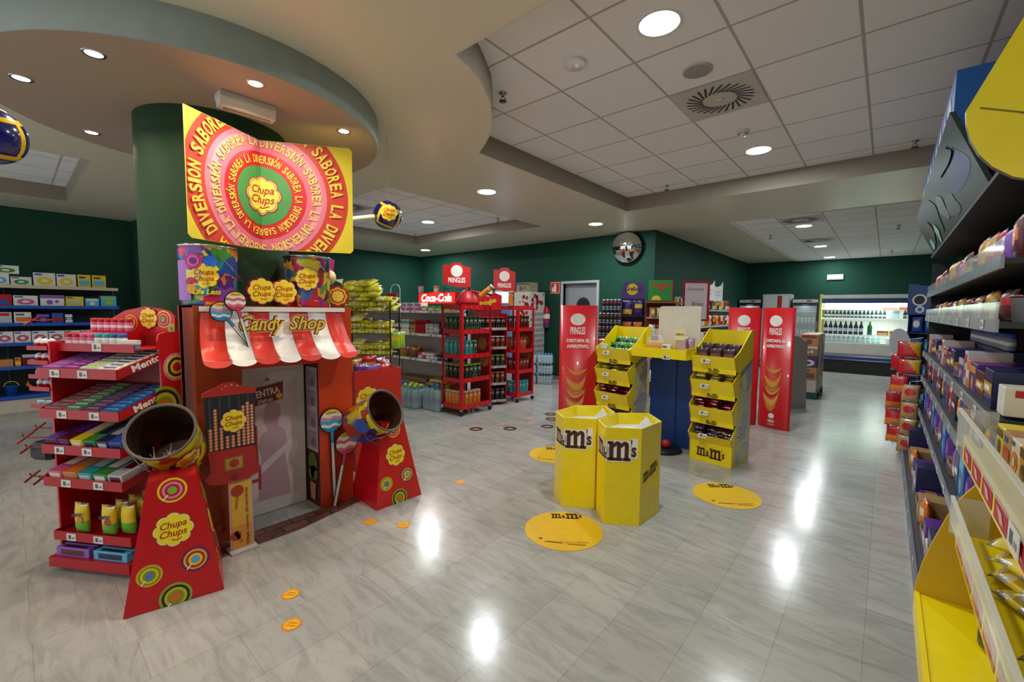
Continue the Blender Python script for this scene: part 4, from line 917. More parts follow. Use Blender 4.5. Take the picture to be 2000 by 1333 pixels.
for r_ in range(2):
    for k in range(7):
        put(pack_me(.22, .036, .05, CN['violet'] if r_ == 0 else CN['light blue'], CN['maroon'] if r_ == 0 else CN['navy']), 'sweets_carton', f'{"violet" if r_ == 0 else "light blue"} carton in the bottom row of the sweets rack', 'carton', RF, .125+r_*.25, .02+k*.043, .086, f'{"violet" if r_ == 0 else "light blue"} cartons at the foot of the sweets rack')
# small red and white eggs and boxes on the far side of the rack
for lv, z in enumerate((1.262, 1.18, 1.10, 1.03, .93)):
    for k in range(3):
        if lv in (0, 1, 3): put(egg_me('#dfe4e8', '#b8141e'), 'chocolate_egg', f'white and red chocolate egg on {["top", "second", "", "third"][lv]} side ledge of the sweets rack', 'chocolate egg', RF, -.128+k*.044, .10, z, 'chocolate eggs on the side ledges')
        elif k < 2: put(pack_me(.05, .05, .03, CN['white'], CN['red'] if lv == 2 else CN['light blue']), 'treat_box', f'white treat box with {"red" if lv == 2 else "light blue"} print on side ledge of the sweets rack', 'carton', RF, -.115+k*.06, .08, z, f'{lv} side ledge treat boxes')
    b = MB(); b.box(-.15, -.013, .06, .16, z-.012, z-.001, 'rack_red'); b.box(-.15, -.013, .055, .06, z-.012, z+.012, 'rack_red'); b.build('side_ledge', rk)
b = MB(); b.bbox(-.17, -.03, .04, .20, .62, .72, 'black', .02); b.build('wire_basket', rk); 

# ================================================================== toy shelves along the left wall (face +x)
M('shelf_blue', '#1d55b0', .35); M('deck_cream', '#c9bf9c', .4)
BF = Fr(-9.0, -1.2, 0, PI/2); BW = 2.32
t = thing('toy_shelving', 'blue shelving with toy boxes standing against the dark green wall', 'shelving', BF.o, BF.r)
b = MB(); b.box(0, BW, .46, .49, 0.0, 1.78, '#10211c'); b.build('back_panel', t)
b = MB(); b.box(0, BW, 0.02, .46, .0, .20, '#b5ab9c'); b.box(0, BW, .01, .02, .02, .20, '#c2b8a8'); b.build('plinth', t)
for i, z in enumerate((.25, .66, .985, 1.255, 1.495, 1.775)):
    b = MB(); m = 'shelf_blue' if i < 5 else 'deck_cream'; b.box(0, BW, .0, .46, z-.025, z, m); b.box(0, BW, -.012, 0, z-.04, z+.004, m); o = b.build('shelf', t)
for x in (0.0, BW-.02, BW/2):
    b = MB(); b.box(x, x+.02, .44, .48, 0, 1.78, '#2a4a70'); b.build('upright', t)
def Yx(px): return .0051*px-.06+1.2
def trow(z, items, name='toy_box', cat='toy box', y=.03):
    for (p0, p1, h, c, a, s, lab, d) in items:
        x0, x1 = Yx(p0), Yx(p1); put(box_me(round(x1-x0-.008, 3), d, h, c if c[0] == '#' else CN[c], a if a[0] == '#' else CN[a], s), name, lab, cat, BF, (x0+x1)/2, y, z)
trow(1.776, [(60, 103, .185, 'white', 'yellow', 3, 'white box with yellow ring on top shelf, nearer the rainbow ring boxes', .16), (104, 144, .18, 'white', 'yellow', 3, 'white box with yellow ring on top shelf, beside the blue and yellow cartons', .16),
            (146, 174, .185, 'yellow', 'light blue', 2, 'yellow and blue carton on top shelf touching the white ring boxes', .14), (176, 207, .185, 'yellow', 'light blue', 2, 'yellow and blue carton at the end of the top toy shelf', .14),
            (-15, 18, .15, 'white', 'light blue', 3, 'white box with blue picture under the rainbow ring box', .2), (19, 58, .115, 'white', 'green', 3, 'white box with a green and orange ring beside the yellow ring boxes', .2)])
put(box_me(.24, .2, .11, CN['white'], CN['green'], 3), 'toy_box', 'white box with rainbow ring, topmost of its stack on top shelf', 'toy box', BF, Yx(12), .03, 1.928)
trow(1.496, [(-40, 20, .15, 'red', 'blue', 2, 'red box with blue picture at the picture edge', .2), (21, 67, .14, 'white', 'pink', 3, 'white box with a pink float picture', .2), (70, 118, .15, 'white', 'violet', 4, 'white box with violet star toy picture', .2), (119, 157, .14, 'yellow', 'silver', 3, 'yellow box with a grey ring picture', .2),
            (159, 190, .12, 'light blue', 'white', 1, 'light blue carton with dark lid strip', .2), (192, 228, .16, 'light blue', 'lime', 1, 'taller light blue carton with green picture', .2)])
trow(1.256, [(-40, 18, .15, 'silver', 'red', 1, 'grey pack with red toy on the third shelf', .2), (20, 53, .15, 'white', 'orange', 2, 'white pack with orange picture on the third shelf', .2), (60, 88, .13, 'navy', 'violet', 1, 'dark blue toy pack on the third shelf, nearer the white pack', .2), (90, 114, .14, 'blue', 'red', 2, 'blue toy pack on third shelf', .2), (116, 132, .12, 'white', 'blue', 5, 'narrow white toy pack on third shelf', .2)])
for k in range(6):
    put(box_me(.155, .2, .155, CN['white'], '#c05070', 3), 'toy_box', 'small white box with pink swirl ring on the fourth toy shelf', 'toy box', BF, Yx(2+k*32), .03, .986, 'white boxes with pink swirl')
trow(.661, [(-30, 15, .10, 'tan', 'orange', 1, 'brown pack with orange picture on low toy shelf', .2), (30, 75, .16, 'maroon', 'silver', 4, 'dark pack with pale picture on the low toy shelf', .2), (76, 98, .13, 'white', 'navy', 5, 'white pack beside the sweets rack hooks', .2), (100, 140, .15, 'navy', 'orange', 1, 'dark blue box on the low toy shelf behind the sweets rack', .2), (16, 29, .12, 'orange', 'yellow', 2, 'narrow orange pack on the low toy shelf', .2)])
# sand toys on the lowest deck
toyc = [('blue', 8), ('orange', 58), ('green', 132), ('red', 96), ('red', -62), ('orange', 160), ('blue', -30), ('red', -100)]
for i, (c, p) in enumerate(toyc):
    b = MB(); s = rnd.uniform(.8, 1.15)
    if i % 3 == 0: b.lathe([(0, 0), (.06*s, 0), (.085*s, .16*s), (.092*s, .162*s), (.09*s, .17*s), (.078*s, .165*s), (.055*s, .01)], CN[c], 16); b.tube([(.085*s*math.cos(a), 0, .16*s+.07*math.sin(a)) for a in [PI*k/10 for k in range(11)]], .005, CN['yellow'], 6); nm, lb = 'sand_bucket', f'{c} toy sand bucket on the lowest blue deck'
    elif i % 3 == 1:
        b.ball((0, 0, .06), .075*s, CN[c], 14, 8, .7); b.tube([(.05, 0, .07), (.11, -.01, .14), (.13, -.01, .20)], [.02, .022, .008], CN[c]); b.tube([(-.05, 0, .07), (-.11, -.01, .13), (-.10, -.01, .21)], [.02, .022, .008], CN[c]); nm, lb = 'crab_toy', f'{c} inflatable crab-like toy with raised claws on the lowest blue deck'
    else: b.tube([(-.08, 0, .03), (0, 0, .05), (.08, 0, .09)], [.012, .012, .012], CN[c]); b.box(.05, .13, -.04, .04, .05, .11, CN[c]); b.tube([(-.1, 0, .018), (-.06, 0, .03)], [.02, .014], CN[c]); nm, lb = 'toy_shovel', f'{c} toy shovel on the lowest blue deck'
    o = b.build(nm, None, BF.w(Yx(p), .10+.05*(i % 2), .251), PI/2+rnd.uniform(-.4, .4)); tag(o, lb+['', ' near the picture edge', ' beside the crab toy', ' by the shelf centre', ' nearest the rack', '', ' farthest from the rack', ' beside the rack hooks'][i], 'toy')
b = MB(); b.tube([(0, 0, 0), (.01, .0, .22)], .004, 'brown', 6); o = b.build('wooden_stick', None, BF.w(Yx(221), .2, 1.776)); tag(o, 'thin wooden stick standing upright at the end of the top toy shelf', 'stick')
t = thing('wall_clock', 'small white square thermostat high on the pale wall pier', 'thermostat', (-9.97, 1.62, 2.55), PI/2)
t.name = 'thermostat'
b = MB(); b.bbox(-.03, .03, -.02, 0, -.09, .09, 'white', .006); b.build('thermostat_body', t); b = MB(); b.box(-.02, .02, -.023, -.02, .0, .06, 'black'); b.build('screen', t)
# ================================================================== toiletries shelving (faces -y)
M('shelf_white', '#cfccc6', .35); M('shelf_back', '#a3978a', .6); M('bottle_blue', '#8fc4d8', .15, alpha=.75); M('water_glass', '#a9cfdc', .08, alpha=.55); M('water_teal', '#58a0a0', .1, alpha=.7)
PF = Fr(-8.6, 4.35); PW = 3.5
t = thing('toiletries_shelving', 'white shelving of toiletries next to the wheeled red can rack', 'shelving', PF.o)
b = MB(); b.box(0, PW, .44, .47, .0, 1.5, 'shelf_back'); b.build('back_panel', t)
b = MB(); b.box(0, PW, .03, .44, 0, .12, '#b9b2a6'); b.build('plinth', t)
for z in (.15, .70, 1.11, 1.48):
    b = MB(); b.box(0, PW, 0, .44, z-.025, z, 'shelf_white'); b.box(0, PW, -.012, 0, z-.035, z+.004, '#dcd9d4'); o = b.build('shelf', t)
    if z > .2:
        b = MB()
        for k in range(26): b.box(PW-.1-k*.13, PW-.05-k*.13, -.015, -.0125, z-.032, z-.002, ['#ecebe6', '#9fb0c8', '#8a8d90', '#ecebe6'][k % 4])
        q = b.build('price_strip', t); q['kind'] = 'stuff'
for x in (0, PW-.03, PW/2):
    b = MB(); b.box(x, x+.03, .40, .47, 0, 1.5, 'shelf_white'); b.build('upright', t)
def pos(X): return X+8.6
def fill(X0, X1, z, gen, gap=.004, y=.02, F=PF, off=8.6, lim=.40):
    x = X0+off; k = 0
    while x < X1+off:
        me, w_, nm, lb, cat = gen(k); put(me, nm, lb, cat, F, x+w_/2, y, z, lb if len(lb) < 60 else nm); x += w_+gap; k += 1
R5 = random.Random(11)
def bot(c, cap, lab, r, h, lb, nm='bottle', cat='bottle'): return lambda k: (bottle_me(c, cap, lab, r, h), 2*r, nm, lb, cat)
def bx(w, h, c, a, s, lb, nm='carton', cat='carton', d=.1): return lambda k: (box_me(w, d, h, CN.get(c, c), CN.get(a, a), s), w, nm, lb, cat)
# z 1.11: bottles and boxes
fill(-7.35, -6.78, 1.111, bot('#e6e6ea', '#1c3a8a', '#e6e6ea', .035, .21, 'white lotion bottle with blue cap on the second toiletries shelf'), y=.06)
fill(-6.77, -6.62, 1.111, bot('#e6e6ea', '#17171b', '#1c3a8a', .03, .15, 'white tube with black cap on the second toiletries shelf'), y=.05)
fill(-6.60, -6.28, 1.111, bot('#e8e4de', '#17171b', '#7a4a2a', .035, .18, 'white bottle with brown label and black cap on second toiletries shelf'), y=.06)
fill(-6.27, -6.05, 1.111, bx(.06, .22, 'cream', 'teal', 1, 'pale teal carton on the second toiletries shelf'))
fill(-6.04, -5.88, 1.111, bx(.05, .21, 'tan', 'maroon', 1, 'brown carton on the second toiletries shelf'))
fill(-5.87, -5.66, 1.111, bx(.065, .22, 'red', 'maroon', 1, 'red carton on the second toiletries shelf'))
for j in range(3): fill(-5.64, -5.52, 1.111+.055*j, bx(.11, .05, 'white', 'navy', 5, f'flat white carton {["at the bottom", "in the middle", "on top"][j]} of a stack on toiletries shelf'))
fill(-5.51, -5.30, 1.111, bot('#b8bcc2', '#2456a8', '#dfe2e6', .025, .19, 'grey spray can with blue cap on the second toiletries shelf', 'spray_can', 'spray can'), y=.05)
fill(-5.29, -5.12, 1.111, bot('#2a1c4a', '#17171b', '#5a2a86', .026, .20, 'dark purple spray can on the second toiletries shelf', 'spray_can', 'spray can'), y=.05)
# z .70
fill(-7.3, -7.05, .701, bot('#20422e', '#17171b', '#20422e', .03, .16, 'dark green bottle on the third toiletries shelf'), y=.05)
fill(-7.04, -6.8, .701, bx(.07, .14, 'white', 'teal', 2, 'white carton with teal print on third toiletries shelf'))
fill(-6.79, -6.45, .701, bot('#2b1f20', '#17171b', '#e2e0da', .028, .15, 'dark bottle with white label on third toiletries shelf'), y=.05)
for i, (X, c, lb) in enumerate([(-6.30, 'yellow', 'yellow'), (-6.02, 'brown', 'brown')]):
    t = thing('sponge_basket', f'{lb} basket heaped with bath sponges on the third toiletries shelf', 'basket', PF.w(pos(X), .14, .701))
    b = MB(); b.lathe([(0, .004), (.10, 0), (.125, .12), (.13, .125), (.118, .12), (.095, .008)], '#b88a2a' if i == 0 else '#8a6248', 18); b.build('basket_body', t)
    for k in range(7):
        b = MB(); b.ball((0, 0, 0), .045, ['#e0d8c8', '#d86a8a', '#e6c81a', '#d8d0c8', '#c03050'][(k+i) % 5], 10, 6, .8); o = b.build('sponge', None, PF.w(pos(X)+.06*math.cos(k*.9), .14+.06*math.sin(k*.9), .701+.13+.02*(k % 2))); tag(o, 'round pastel bath sponge heaped in a basket on the toiletries shelf', 'sponge', 'bath sponges')
for k in range(9):
    b = MB(); b.bbox(-.05, .05, 0, .16, 0, .05, ['#e4e2de', '#c83a5a', '#e4e2de', '#dcdad8'][k % 4], .018); o = b.build('cotton_pack', None, PF.w(pos(-5.80)+.105*(k % 5), .04, .701+.052*(k//5))); tag(o, 'soft cotton pad pack stacked on the third toiletries shelf', 'cotton pack', 'cotton packs')
fill(-5.32, -5.14, .701, bx(.085, .09, 'navy', 'blue', 5, 'dark blue pack on the third toiletries shelf'))
# bottom
fill(-7.2, -6.4, .151, bot('#c8ccd2', '#1c3a8a', '#e6e6ea', .03, .26, 'tall pale bottle with blue cap on the bottom toiletries shelf'), y=.1)
fill(-6.38, -5.85, .151, bx(.26, .22, 'card', 'tan', 5, 'brown cardboard box on the bottom toiletries shelf', d=.25))
fill(-5.84, -5.55, .151, bx(.14, .16, 'black', 'silver', 5, 'black box on the bottom toiletries shelf', d=.2))
fill(-5.54, -5.12, .151, bx(.10, .20, 'orange', 'yellow', 1, 'orange and yellow carton on the bottom toiletries shelf', d=.15))
fill(-5.50, -5.20, .353, bx(.12, .04, 'yellow', 'white', 5, 'flat yellow carton lying on orange cartons of the toiletries shelf', d=.12))
# z 1.48 top
fill(-7.0, -6.55, 1.481, bx(.14, .07, 'silver', 'white', 5, 'low grey carton on top of the toiletries shelving'))
fill(-6.25, -5.75, 1.481, bx(.235, .07, 'pink', 'white', 1, 'pink flat carton on top of the toiletries shelving', d=.16))
fill(-5.72, -5.35, 1.481, bx(.17, .075, 'lime', 'white', 2, 'lime green carton on top of the toiletries shelving', d=.16))
fill(-6.3, -5.9, 1.552, bx(.19, .06, 'white', 'violet', 2, 'white carton lying on pink cartons on top of the toiletries shelving', d=.14))
t = thing('wire_counter_stand', 'small white wire stand with red tags on top of the toiletries shelving', 'stand', PF.w(pos(-6.62), .15, 1.481))
b = MB(); 
for x in (-.14, .14): b.tube([(x, 0, 0), (x, 0, .36)], .006, 'white', 6)
b.tube([(.14*math.cos(a), 0, .36+.10*math.sin(a)) for a in [PI*k/12 for k in range(13)]], .006, 'white', 6)
for z in (.06, .16, .27): b.tube([(-.15, -.05, z), (.15, -.05, z)], .005, 'white', 6)
b.build('wire_frame', t)
for j, z in enumerate((.19, .28)):
    for k in range(5): b = MB(); b.bbox(-.026, .026, -.09, -.055, z-.06, z+.02, '#b8202e' if j else '#8a8a92', .004); o = b.build('tag_card', None, PF.w(pos(-6.62)-.13+k*.065, .15, 1.481)); tag(o, f'{"red" if j else "grey"} small packet hung on the white wire stand', 'packet', 'packets on the wire stand')
t = thing('lit_drinks_sign', 'glowing red drinks sign with white script above pink cartons', 'illuminated sign', PF.w(pos(-5.70), .32, 1.60))
b = MB(); b.box(-.48, .48, 0, .08, 0, .19, '#a01014'); b.art(rrect(-.47, .47, .01, .18, .02), 'neon_red', 1); b.art(text('Coca-Cola', 0, .098, .78, .13, .03, .25), 'neon_white', 3, None, .002); b.build('light_box', t)
b = MB(); b.box(-.4, -.36, .02, .06, -.12, 0, 'steel'); b.build('foot', t); b = MB(); b.box(.36, .4, .02, .06, -.12, 0, 'steel'); b.build('foot', t)
for i, X in enumerate((-6.16, -5.74)): put(tub_me(.05, .12, '#b8b4b0', '#a02030'), 'tin', ['small round tin standing on the lit red sign by the wire stand', 'small round tin standing on the lit red sign, nearer the can rack'][i], 'tin', PF, pos(X), .36, 1.791)
lamp('sign_light', PF.w(pos(-5.7), .2, 1.85), 1.2, .3, (1, .4, .35))

# ================================================================== packs of water bottles
def water_pack(label, loc, rot, nx, ny, r, h, cap, lab, group, body='water_glass'):
    t = thing('water_pack', label, 'water pack', loc, rot, group)
    me = bottle_me(body, cap, lab, r, h)
    for i in range(nx):
        for j in range(ny):
            o = link(me, 'bottle', t, ((i-(nx-1)/2)*2.02*r, (j-(ny-1)/2)*2.02*r, .002))
    b = MB(); X, Y = nx*r*1.02, ny*r*1.02; b.bbox(-X, X, -Y, Y, .0, h*.8, 'clear', .02); b.build('plastic_film', t)
    return t
for i, (x, y, l) in enumerate([(-5.06, 4.13, 'pack of large water bottles on the floor against the red wheeled can rack'), (-5.46, 4.02, 'pack of large water bottles on the floor behind the red pyramid, nearer the can rack'),
                  (-5.86, 4.05, 'pack of large water bottles half hidden behind the tilted bucket'), (-6.26, 4.08, 'farthest pack of large water bottles behind the tilted bucket')]):
    water_pack(l, (x, y, 0), 0, 3, 2, .058, .36 if i else .40, '#c8d830' if i == 1 else '#3c6ab0', '#2a4a8a', 'large bottle packs', 'water_teal')
k = 0
for lv in range(3):
    for c in range(2):
        water_pack(f'pack of small water bottles, {["bottom", "middle", "top"][lv]} layer of the {["stack against the printed fridge", "middle stack by the printed fridge", "low stack toward the extinguisher"][c]}', (-5.56+.29*c, 7.02+.16*c, .001+lv*.212), .5, 5, 4, .029, .205, '#4a7ab0', '#9ab8d0', 'small bottle packs by the printed fridge')

# ================================================================== red wheeled can racks
def header(t, x0, x1, y, z0, z1, rz=0, loc=(0, 0, 0)):
    b = MB(); b.prism([(x0, z0+.05), (x0, z1), ((x0+x1)/2-.10, z1-.01), ((x0+x1)/2-.05, z1+.03), ((x0+x1)/2+.05, z1+.03), ((x0+x1)/2+.10, z1-.02), (x1, z1-.04), (x1, z0), ((x0+x1)/2, z0)], 0, .012, 'red')
    cx = (x0+x1)/2
    b.art(fan(cx, (z0+z1)/2+.07, .085, 24, r0=0), '#e8e2da', 1); b.art(text('PRINGLES', cx, z0+.10, (x1-x0)*.62, .075, .03), '#efe9e0', 1)
    o = b.build('header_sign', t, loc, rz); o['label'] = 'red header with a plain pale oval and white lettering'; return o
def can_rack(label, x, y, rot, wx, wy, name_short, levels, hdr=True):
    t = thing('can_rack', label, 'rack', (x, y, 0), rot)
    zs = (.11, .49, .83, 1.18, 1.53)
    for i, z in enumerate(zs):
        b = MB(); b.box(0, wx, 0, wy, z-.012, z, 'rack_red'); b.box(-.01, wx+.01, -.012, .0, z-.02, z+.045, 'redmetal'); b.box(wx, wx+.012, -.012, wy, z-.02, z+.045, 'redmetal'); b.box(-.012, 0, -.012, wy, z-.02, z+.045, 'redmetal')
        for k in range(5): b.art(disc(wx*(.15+k*.175), z+.012, .009, 10), '#e86a5a', 1, lambda a, c, o: (a, -.012-o, c)); b.art(disc(wy*(.12+k*.19), z+.012, .009, 10), '#e86a5a', 1, lambda a, c, o: (wx+.012+o, a, c))
        b.build('shelf', t)
    for (px, py, r) in ((0, 0, .012), (wx, 0, .022), (wx, wy, .012), (0, wy, .012)):
        b = MB(); b.box(px-r, px+r, py-r, py+r, .09, 1.55, 'redmetal'); b.build('post', t)
        b = MB(); b.lathe([(0, -.012), (.03, -.012), (.03, .012), (0, .012)], 'black', 14); w_ = b.build('caster', t, (px, py, .032), rot=(PI/2, 0, .4)); b = MB(); b.box(-.012, .012, -.014, .014, .04, .09, 'chrome'); b.build('caster_fork', w_, (0, 0, 0), rot=(-PI/2, 0, 0))
    b = MB(); b.box(.0, wx, wy-.01, wy, .11, 1.18, '#7a1010'); b.art(fan(wx*.6, 1.0, .1, 14)+fan(wx*.7, .75, .1, 14), '#b06a20', 1, lambda a, c, o: (a, wy-.011-o, c)); b.build('printed_back', t)
    F = Fr(x, y, 0, rot)
    for i, cl in levels:
        z = zs[i]+.001
        for k, (c, lid, bd, nm) in enumerate(cl[0]): put(can_me(c, lid, bd), 'snack_can', f'{nm} tall snack can, {["lowest", "second lowest", "second", "top"][i]} level of the {name_short}', 'snack can', F, .06+k*(wx-.12)/max(1, len(cl[0])-1), .05, z, f'{nm} cans level {i} {name_short}')
        for k, (c, lid, bd, nm) in enumerate(cl[1]): put(can_me(c, lid, bd), 'snack_can', f'{nm} tall snack can, {["lowest", "second lowest", "second", "top"][i]} level of the {name_short}', 'snack can', F, wx-.055, .13+k*.082, z, f'{nm} cans level {i} {name_short}', PI/2)
    return t
ORG = ('#e0861e', '#c8ccd0', '#d86a14', 'orange'); GRN = ('#1c2a20', '#7ac23a', '#5a9a3a', 'green-lidded dark'); TEA = ('#2f9ea6', '#3aa8b0', '#8ad0c8', 'teal'); DGR = ('#1f4a34', '#2a4a3a', '#b8c23a', 'dark green'); LIM = ('#2a5a2a', '#8ac840', '#c8d060', 'lime-lidded green')
RDB = ('#5a1414', '#22181a', '#8a2a1c', 'dark red'); OBR = ('#c8581a', '#8a3a1a', '#5a2a14', 'burnt orange'); BLK = ('#1b1b1f', '#b8bcc0', '#6a3a20', 'black'); BRR = ('#8a1a1c', '#2a1a1a', '#3a1214', 'brick red')
can_rack('red wheeled rack of tall snack cans beside the toiletries shelving', -4.86, 4.10, 0, .40, .58, 'can rack beside the toiletries',
         [(0, ([ORG]*5, [ORG]*4)), (1, ([GRN]*4, [GRN, GRN, LIM, GRN])), (2, ([TEA]*4, [TEA, TEA, LIM])), (3, ([DGR]*4, [DGR]*4))])
h = thing('rack_header_sign', 'red header board on posts above the red can rack beside the toiletries', 'sign', (-4.88, 4.12, 1.53), math.radians(42))
b = MB(); b.tube([(.02, 0, 0), (.02, 0, .30)], .006, 'black'); b.tube([(.38, 0, 0), (.38, 0, .30)], .006, 'black'); b.tube([(.02, 0, .28), (.38, 0, .26)], .006, 'black'); b.build('post', h); header(h, 0, .40, 0, .30, .62)
t = thing('red_cloth_bag', 'red cloth bag slumped on top of the can rack beside the toiletries', 'bag', (-4.66, 4.40, 1.578))
b = MB(); b.lathe([(0, 0), (.16, 0), (.17, .04), (.13, .12), (.08, .19), (.04, .22), (0, .235)], '#b01420', 20); b.build('bag_body', t)
b = MB(); b.tube([(.06, .0, .20), (.18, .08, .17), (.30, .2, .14)], .016, '#a01220', 8); b.build('bag_strap', t)
o = link(can_me(*ORG[:3]), 'snack_can', None, (-4.44, 4.44, 1.70), rot=(0, .9, .6)); tag(o, 'orange tall snack can leaning on the red cloth bag on top of rack', 'snack can')
can_rack('red wheeled rack of snack cans standing nearer the printed fridge', -4.92, 5.34, 0, .44, .40, 'can rack nearer the fridges',
         [(0, ([TEA]*4, [TEA]*3)), (1, ([BRR]*4, [BRR]*3)), (2, ([OBR]*3, [OBR]*2)), (3, ([RDB]*4, [RDB]*3))])
h = thing('rack_header_sign', 'red header board above the can rack nearer the fridges, beside the blue box', 'sign', (-4.93, 5.24, 1.53), math.radians(38))
b = MB(); b.tube([(.02, 0, 0), (.02, 0, .30)], .006, 'black'); b.tube([(.33, 0, 0), (.33, 0, .30)], .006, 'black'); b.build('post', h); header(h, 0, .36, 0, .28, .64)
put(can_me(*ORG[:3]), 'snack_can', 'burnt orange tall can standing on top of rack nearer the fridges', 'snack can', Fr(-4.6, 5.3), 0, 0, 1.578)
# middle stand with five tiers of small cans
MF = Fr(-4.74, 4.74, 0, math.radians(62)); MW = .44
t = thing('small_can_stand', 'red tiered stand of small snack cans between the two wheeled red racks', 'stand', MF.o, MF.r)
b = MB(); b.box(0, MW, .25, .27, .02, 1.56, '#7c0f14'); b.build('back_panel', t); b = MB(); b.box(MW, MW+.01, .0, .27, .02, 1.45, 'rack_red'); b.build('side_panel', t); b = MB(); b.box(-.01, 0, .0, .27, .02, 1.45, 'rack_red'); b.build('side_panel', t)
b = MB(); b.prism([(.0, 1.50), (MW, 1.50), (MW, 1.74), (.30, 1.79), (.12, 1.79), (0, 1.74)], .24, .25, 'red'); b.art(fan(.21, 1.79, .07, 20), '#e9e3da', 1, lambda x, z, o: (x, .24-o, z)); b.art(text('Pringles', .21, 1.62, .28, .10, .03, .0, .3), '#d8c81e', 1, lambda x, z, o: (x, .24-o, z)); b.build('header_board', t)
for i, (z, c) in enumerate([(1.20, ('#1b1618', '#c8242a', '#8a5a1c', 'red-lidded')), (.90, ('#7a2418', '#d8cfc4', '#3a1c14', 'brown-red')), (.60, ('#1f3a1c', '#7ac83a', '#c85a1c', 'lime-lidded')), (.33, ('#7a3a14', '#d8702a', '#2a1a14', 'orange-lidded')), (.06, ('#18181a', '#5a5c60', '#3a3c40', 'dark grey'))]):
    b = MB(); b.box(0, MW, 0, .25, z-.008, z, 'rack_red'); b.box(0, MW, -.004, 0, z-.01, z+.03, 'clear'); b.build('tier', t); price_tag(t, .24, -.008, z+.005, .05, .03)
    for k in range(10): put(can_me(c[0], c[1], c[2], .036, .19), 'snack_can', f'{c[3]} small snack can on the {["top", "second", "middle", "fourth", "lowest"][i]} tier of the stand between racks', 'snack can', MF, .045+(k % 5)*.086, .05+.10*(k//5), z+.002, f'{c[3]} small cans')

# ================================================================== fridges by the back wall
t = thing('drinks_fridge', 'tall drinks fridge with a white lit header behind the red can racks', 'fridge', (-6.72, 7.14, 0))
b = MB(); b.bbox(0, .56, .03, .62, .0, 1.95, '#a8adb2', .01); b.build('cabinet', t)
b = MB(); b.box(.02, .54, .0, .03, .30, 1.62, '#7f93b4'); b.art(rect(.06, .50, .35, 1.58), '#5d78a8', 1); b.build('glass_door', t)
b = MB(); b.box(.01, .55, .0, .03, 1.65, 1.92, '#d8dce6'); b.art(rect(.03, .53, 1.67, 1.90), 'screen_blue', 1); b.build('lit_header', t)
t = thing('printed_fridge', 'pale fridge covered with red bubbles and silver can tops beside stacked water packs', 'fridge', (-6.14, 7.16, 0))
b = MB(); b.bbox(0, .44, .03, .55, 0, 1.90, '#bdb6ae', .01); b.build('cabinet', t)
b = MB(); b.box(.015, .425, .01, .03, .12, 1.88, '#c9c0b8'); 
rr = random.Random(5)
for k in range(95):
    x, z = rr.uniform(.06, .38), rr.uniform(.35, 1.84)
    if abs(x-.28-.12*math.sin(z*4)) < .16: b.art(disc(x, z, rr.uniform(.02, .045), 12), ['#9a1420', '#b01a28', '#7a0f1a'][k % 3], 1+(k % 5), lambda a, c, o: (a, .01-o, c), .0008)
b.build('printed_door', t)
b = MB()
for i in range(8):
    for j in range(5):
        y, z = .08+j*.095+(i % 2)*.04, .62+i*.115
        if (z-.6) < 1.0: b.art(disc(y, z, .040, 14), '#2a2a2e', 1, lambda a, c, o: (.442+o, a, c)); b.art(disc(y, z, .032, 14), '#9aa0a4', 2, lambda a, c, o: (.442+o, a, c)); b.art(disc(y, z, .012, 10), '#5c6064', 3, lambda a, c, o: (.442+o, a, c))
for k in range(40): b.art(disc(rr.uniform(.06, .50), rr.choice([rr.uniform(1.5, 1.85), rr.uniform(.35, .6)]), rr.uniform(.02, .05), 12), '#8e1620', 2+(k % 4), lambda a, c, o: (.442+o, a, c), .0008)
o = b.build('printed_side', t)
b = MB(); b.tube([(.40, -.02, .8), (.40, -.02, 1.2)], .01, 'chrome'); b.tube([(.40, .01, .82), (.40, -.02, .82)], .006, 'chrome'); b.tube([(.40, .01, 1.18), (.40, -.02, 1.18)], .006, 'chrome'); b.build('door_handle', t)
put(box_me(.40, .3, .24, '#1d4f9e', '#e4e6ea', 2), 'shipping_box', 'blue printed box on top of the fridge with lit header', 'box', Fr(-6.42, 7.2), 0, 0, 1.951)
put(box_me(.36, .3, .20, '#8f8566', '#5a5644', 4), 'shipping_box', 'tan and olive printed box on top of the bubble-printed fridge', 'box', Fr(-5.92, 7.2), 0, 0, 1.901)
t = thing('trade_fridge', 'low white freezer chest seen through the can rack behind the fridges', 'freezer', (-7.6, 7.1, 0))
b = MB(); b.bbox(0, .8, 0, .6, 0, 1.0, '#b8bcc0', .02); b.build('cabinet', t); b = MB(); b.bbox(0, .8, -.01, .6, 1.0, 1.05, '#d8dadc', .01); b.build('lid', t)

# ================================================================== wire rack of yellow sweets bags behind the shop
YF = Fr(-5.02, 2.62, 0, math.radians(38)); YW = .62
t = thing('wire_bag_rack', 'black wire rack heaped with yellow sweets bags behind the candy shop', 'rack', YF.o, YF.r)
for x in (0, YW):
    for y in (0, .36):
        b = MB(); b.tube([(x, y, 0), (x, y, 1.6)], .009, 'black', 6); b.build('post', t)
for i, z in enumerate((.25, .60, .94, 1.20, 1.47)):
    b = MB(); b.tube([(0, 0, z), (YW, 0, z), (YW, .36, z), (0, .36, z), (0, 0, z)], .006, 'black', 6); b.tube([(0, 0, z+.13), (YW, 0, z+.13), (YW, .36, z+.13), (0, .36, z+.13), (0, 0, z+.13)], .004, 'black', 6)
    for k in range(13): x = YW*k/12; b.tube([(x, .36, z), (x, 0, z), (x, 0, z+.13)], .0028, 'black', 4)
    o = b.build('wire_basket', t)
ry = random.Random(9)
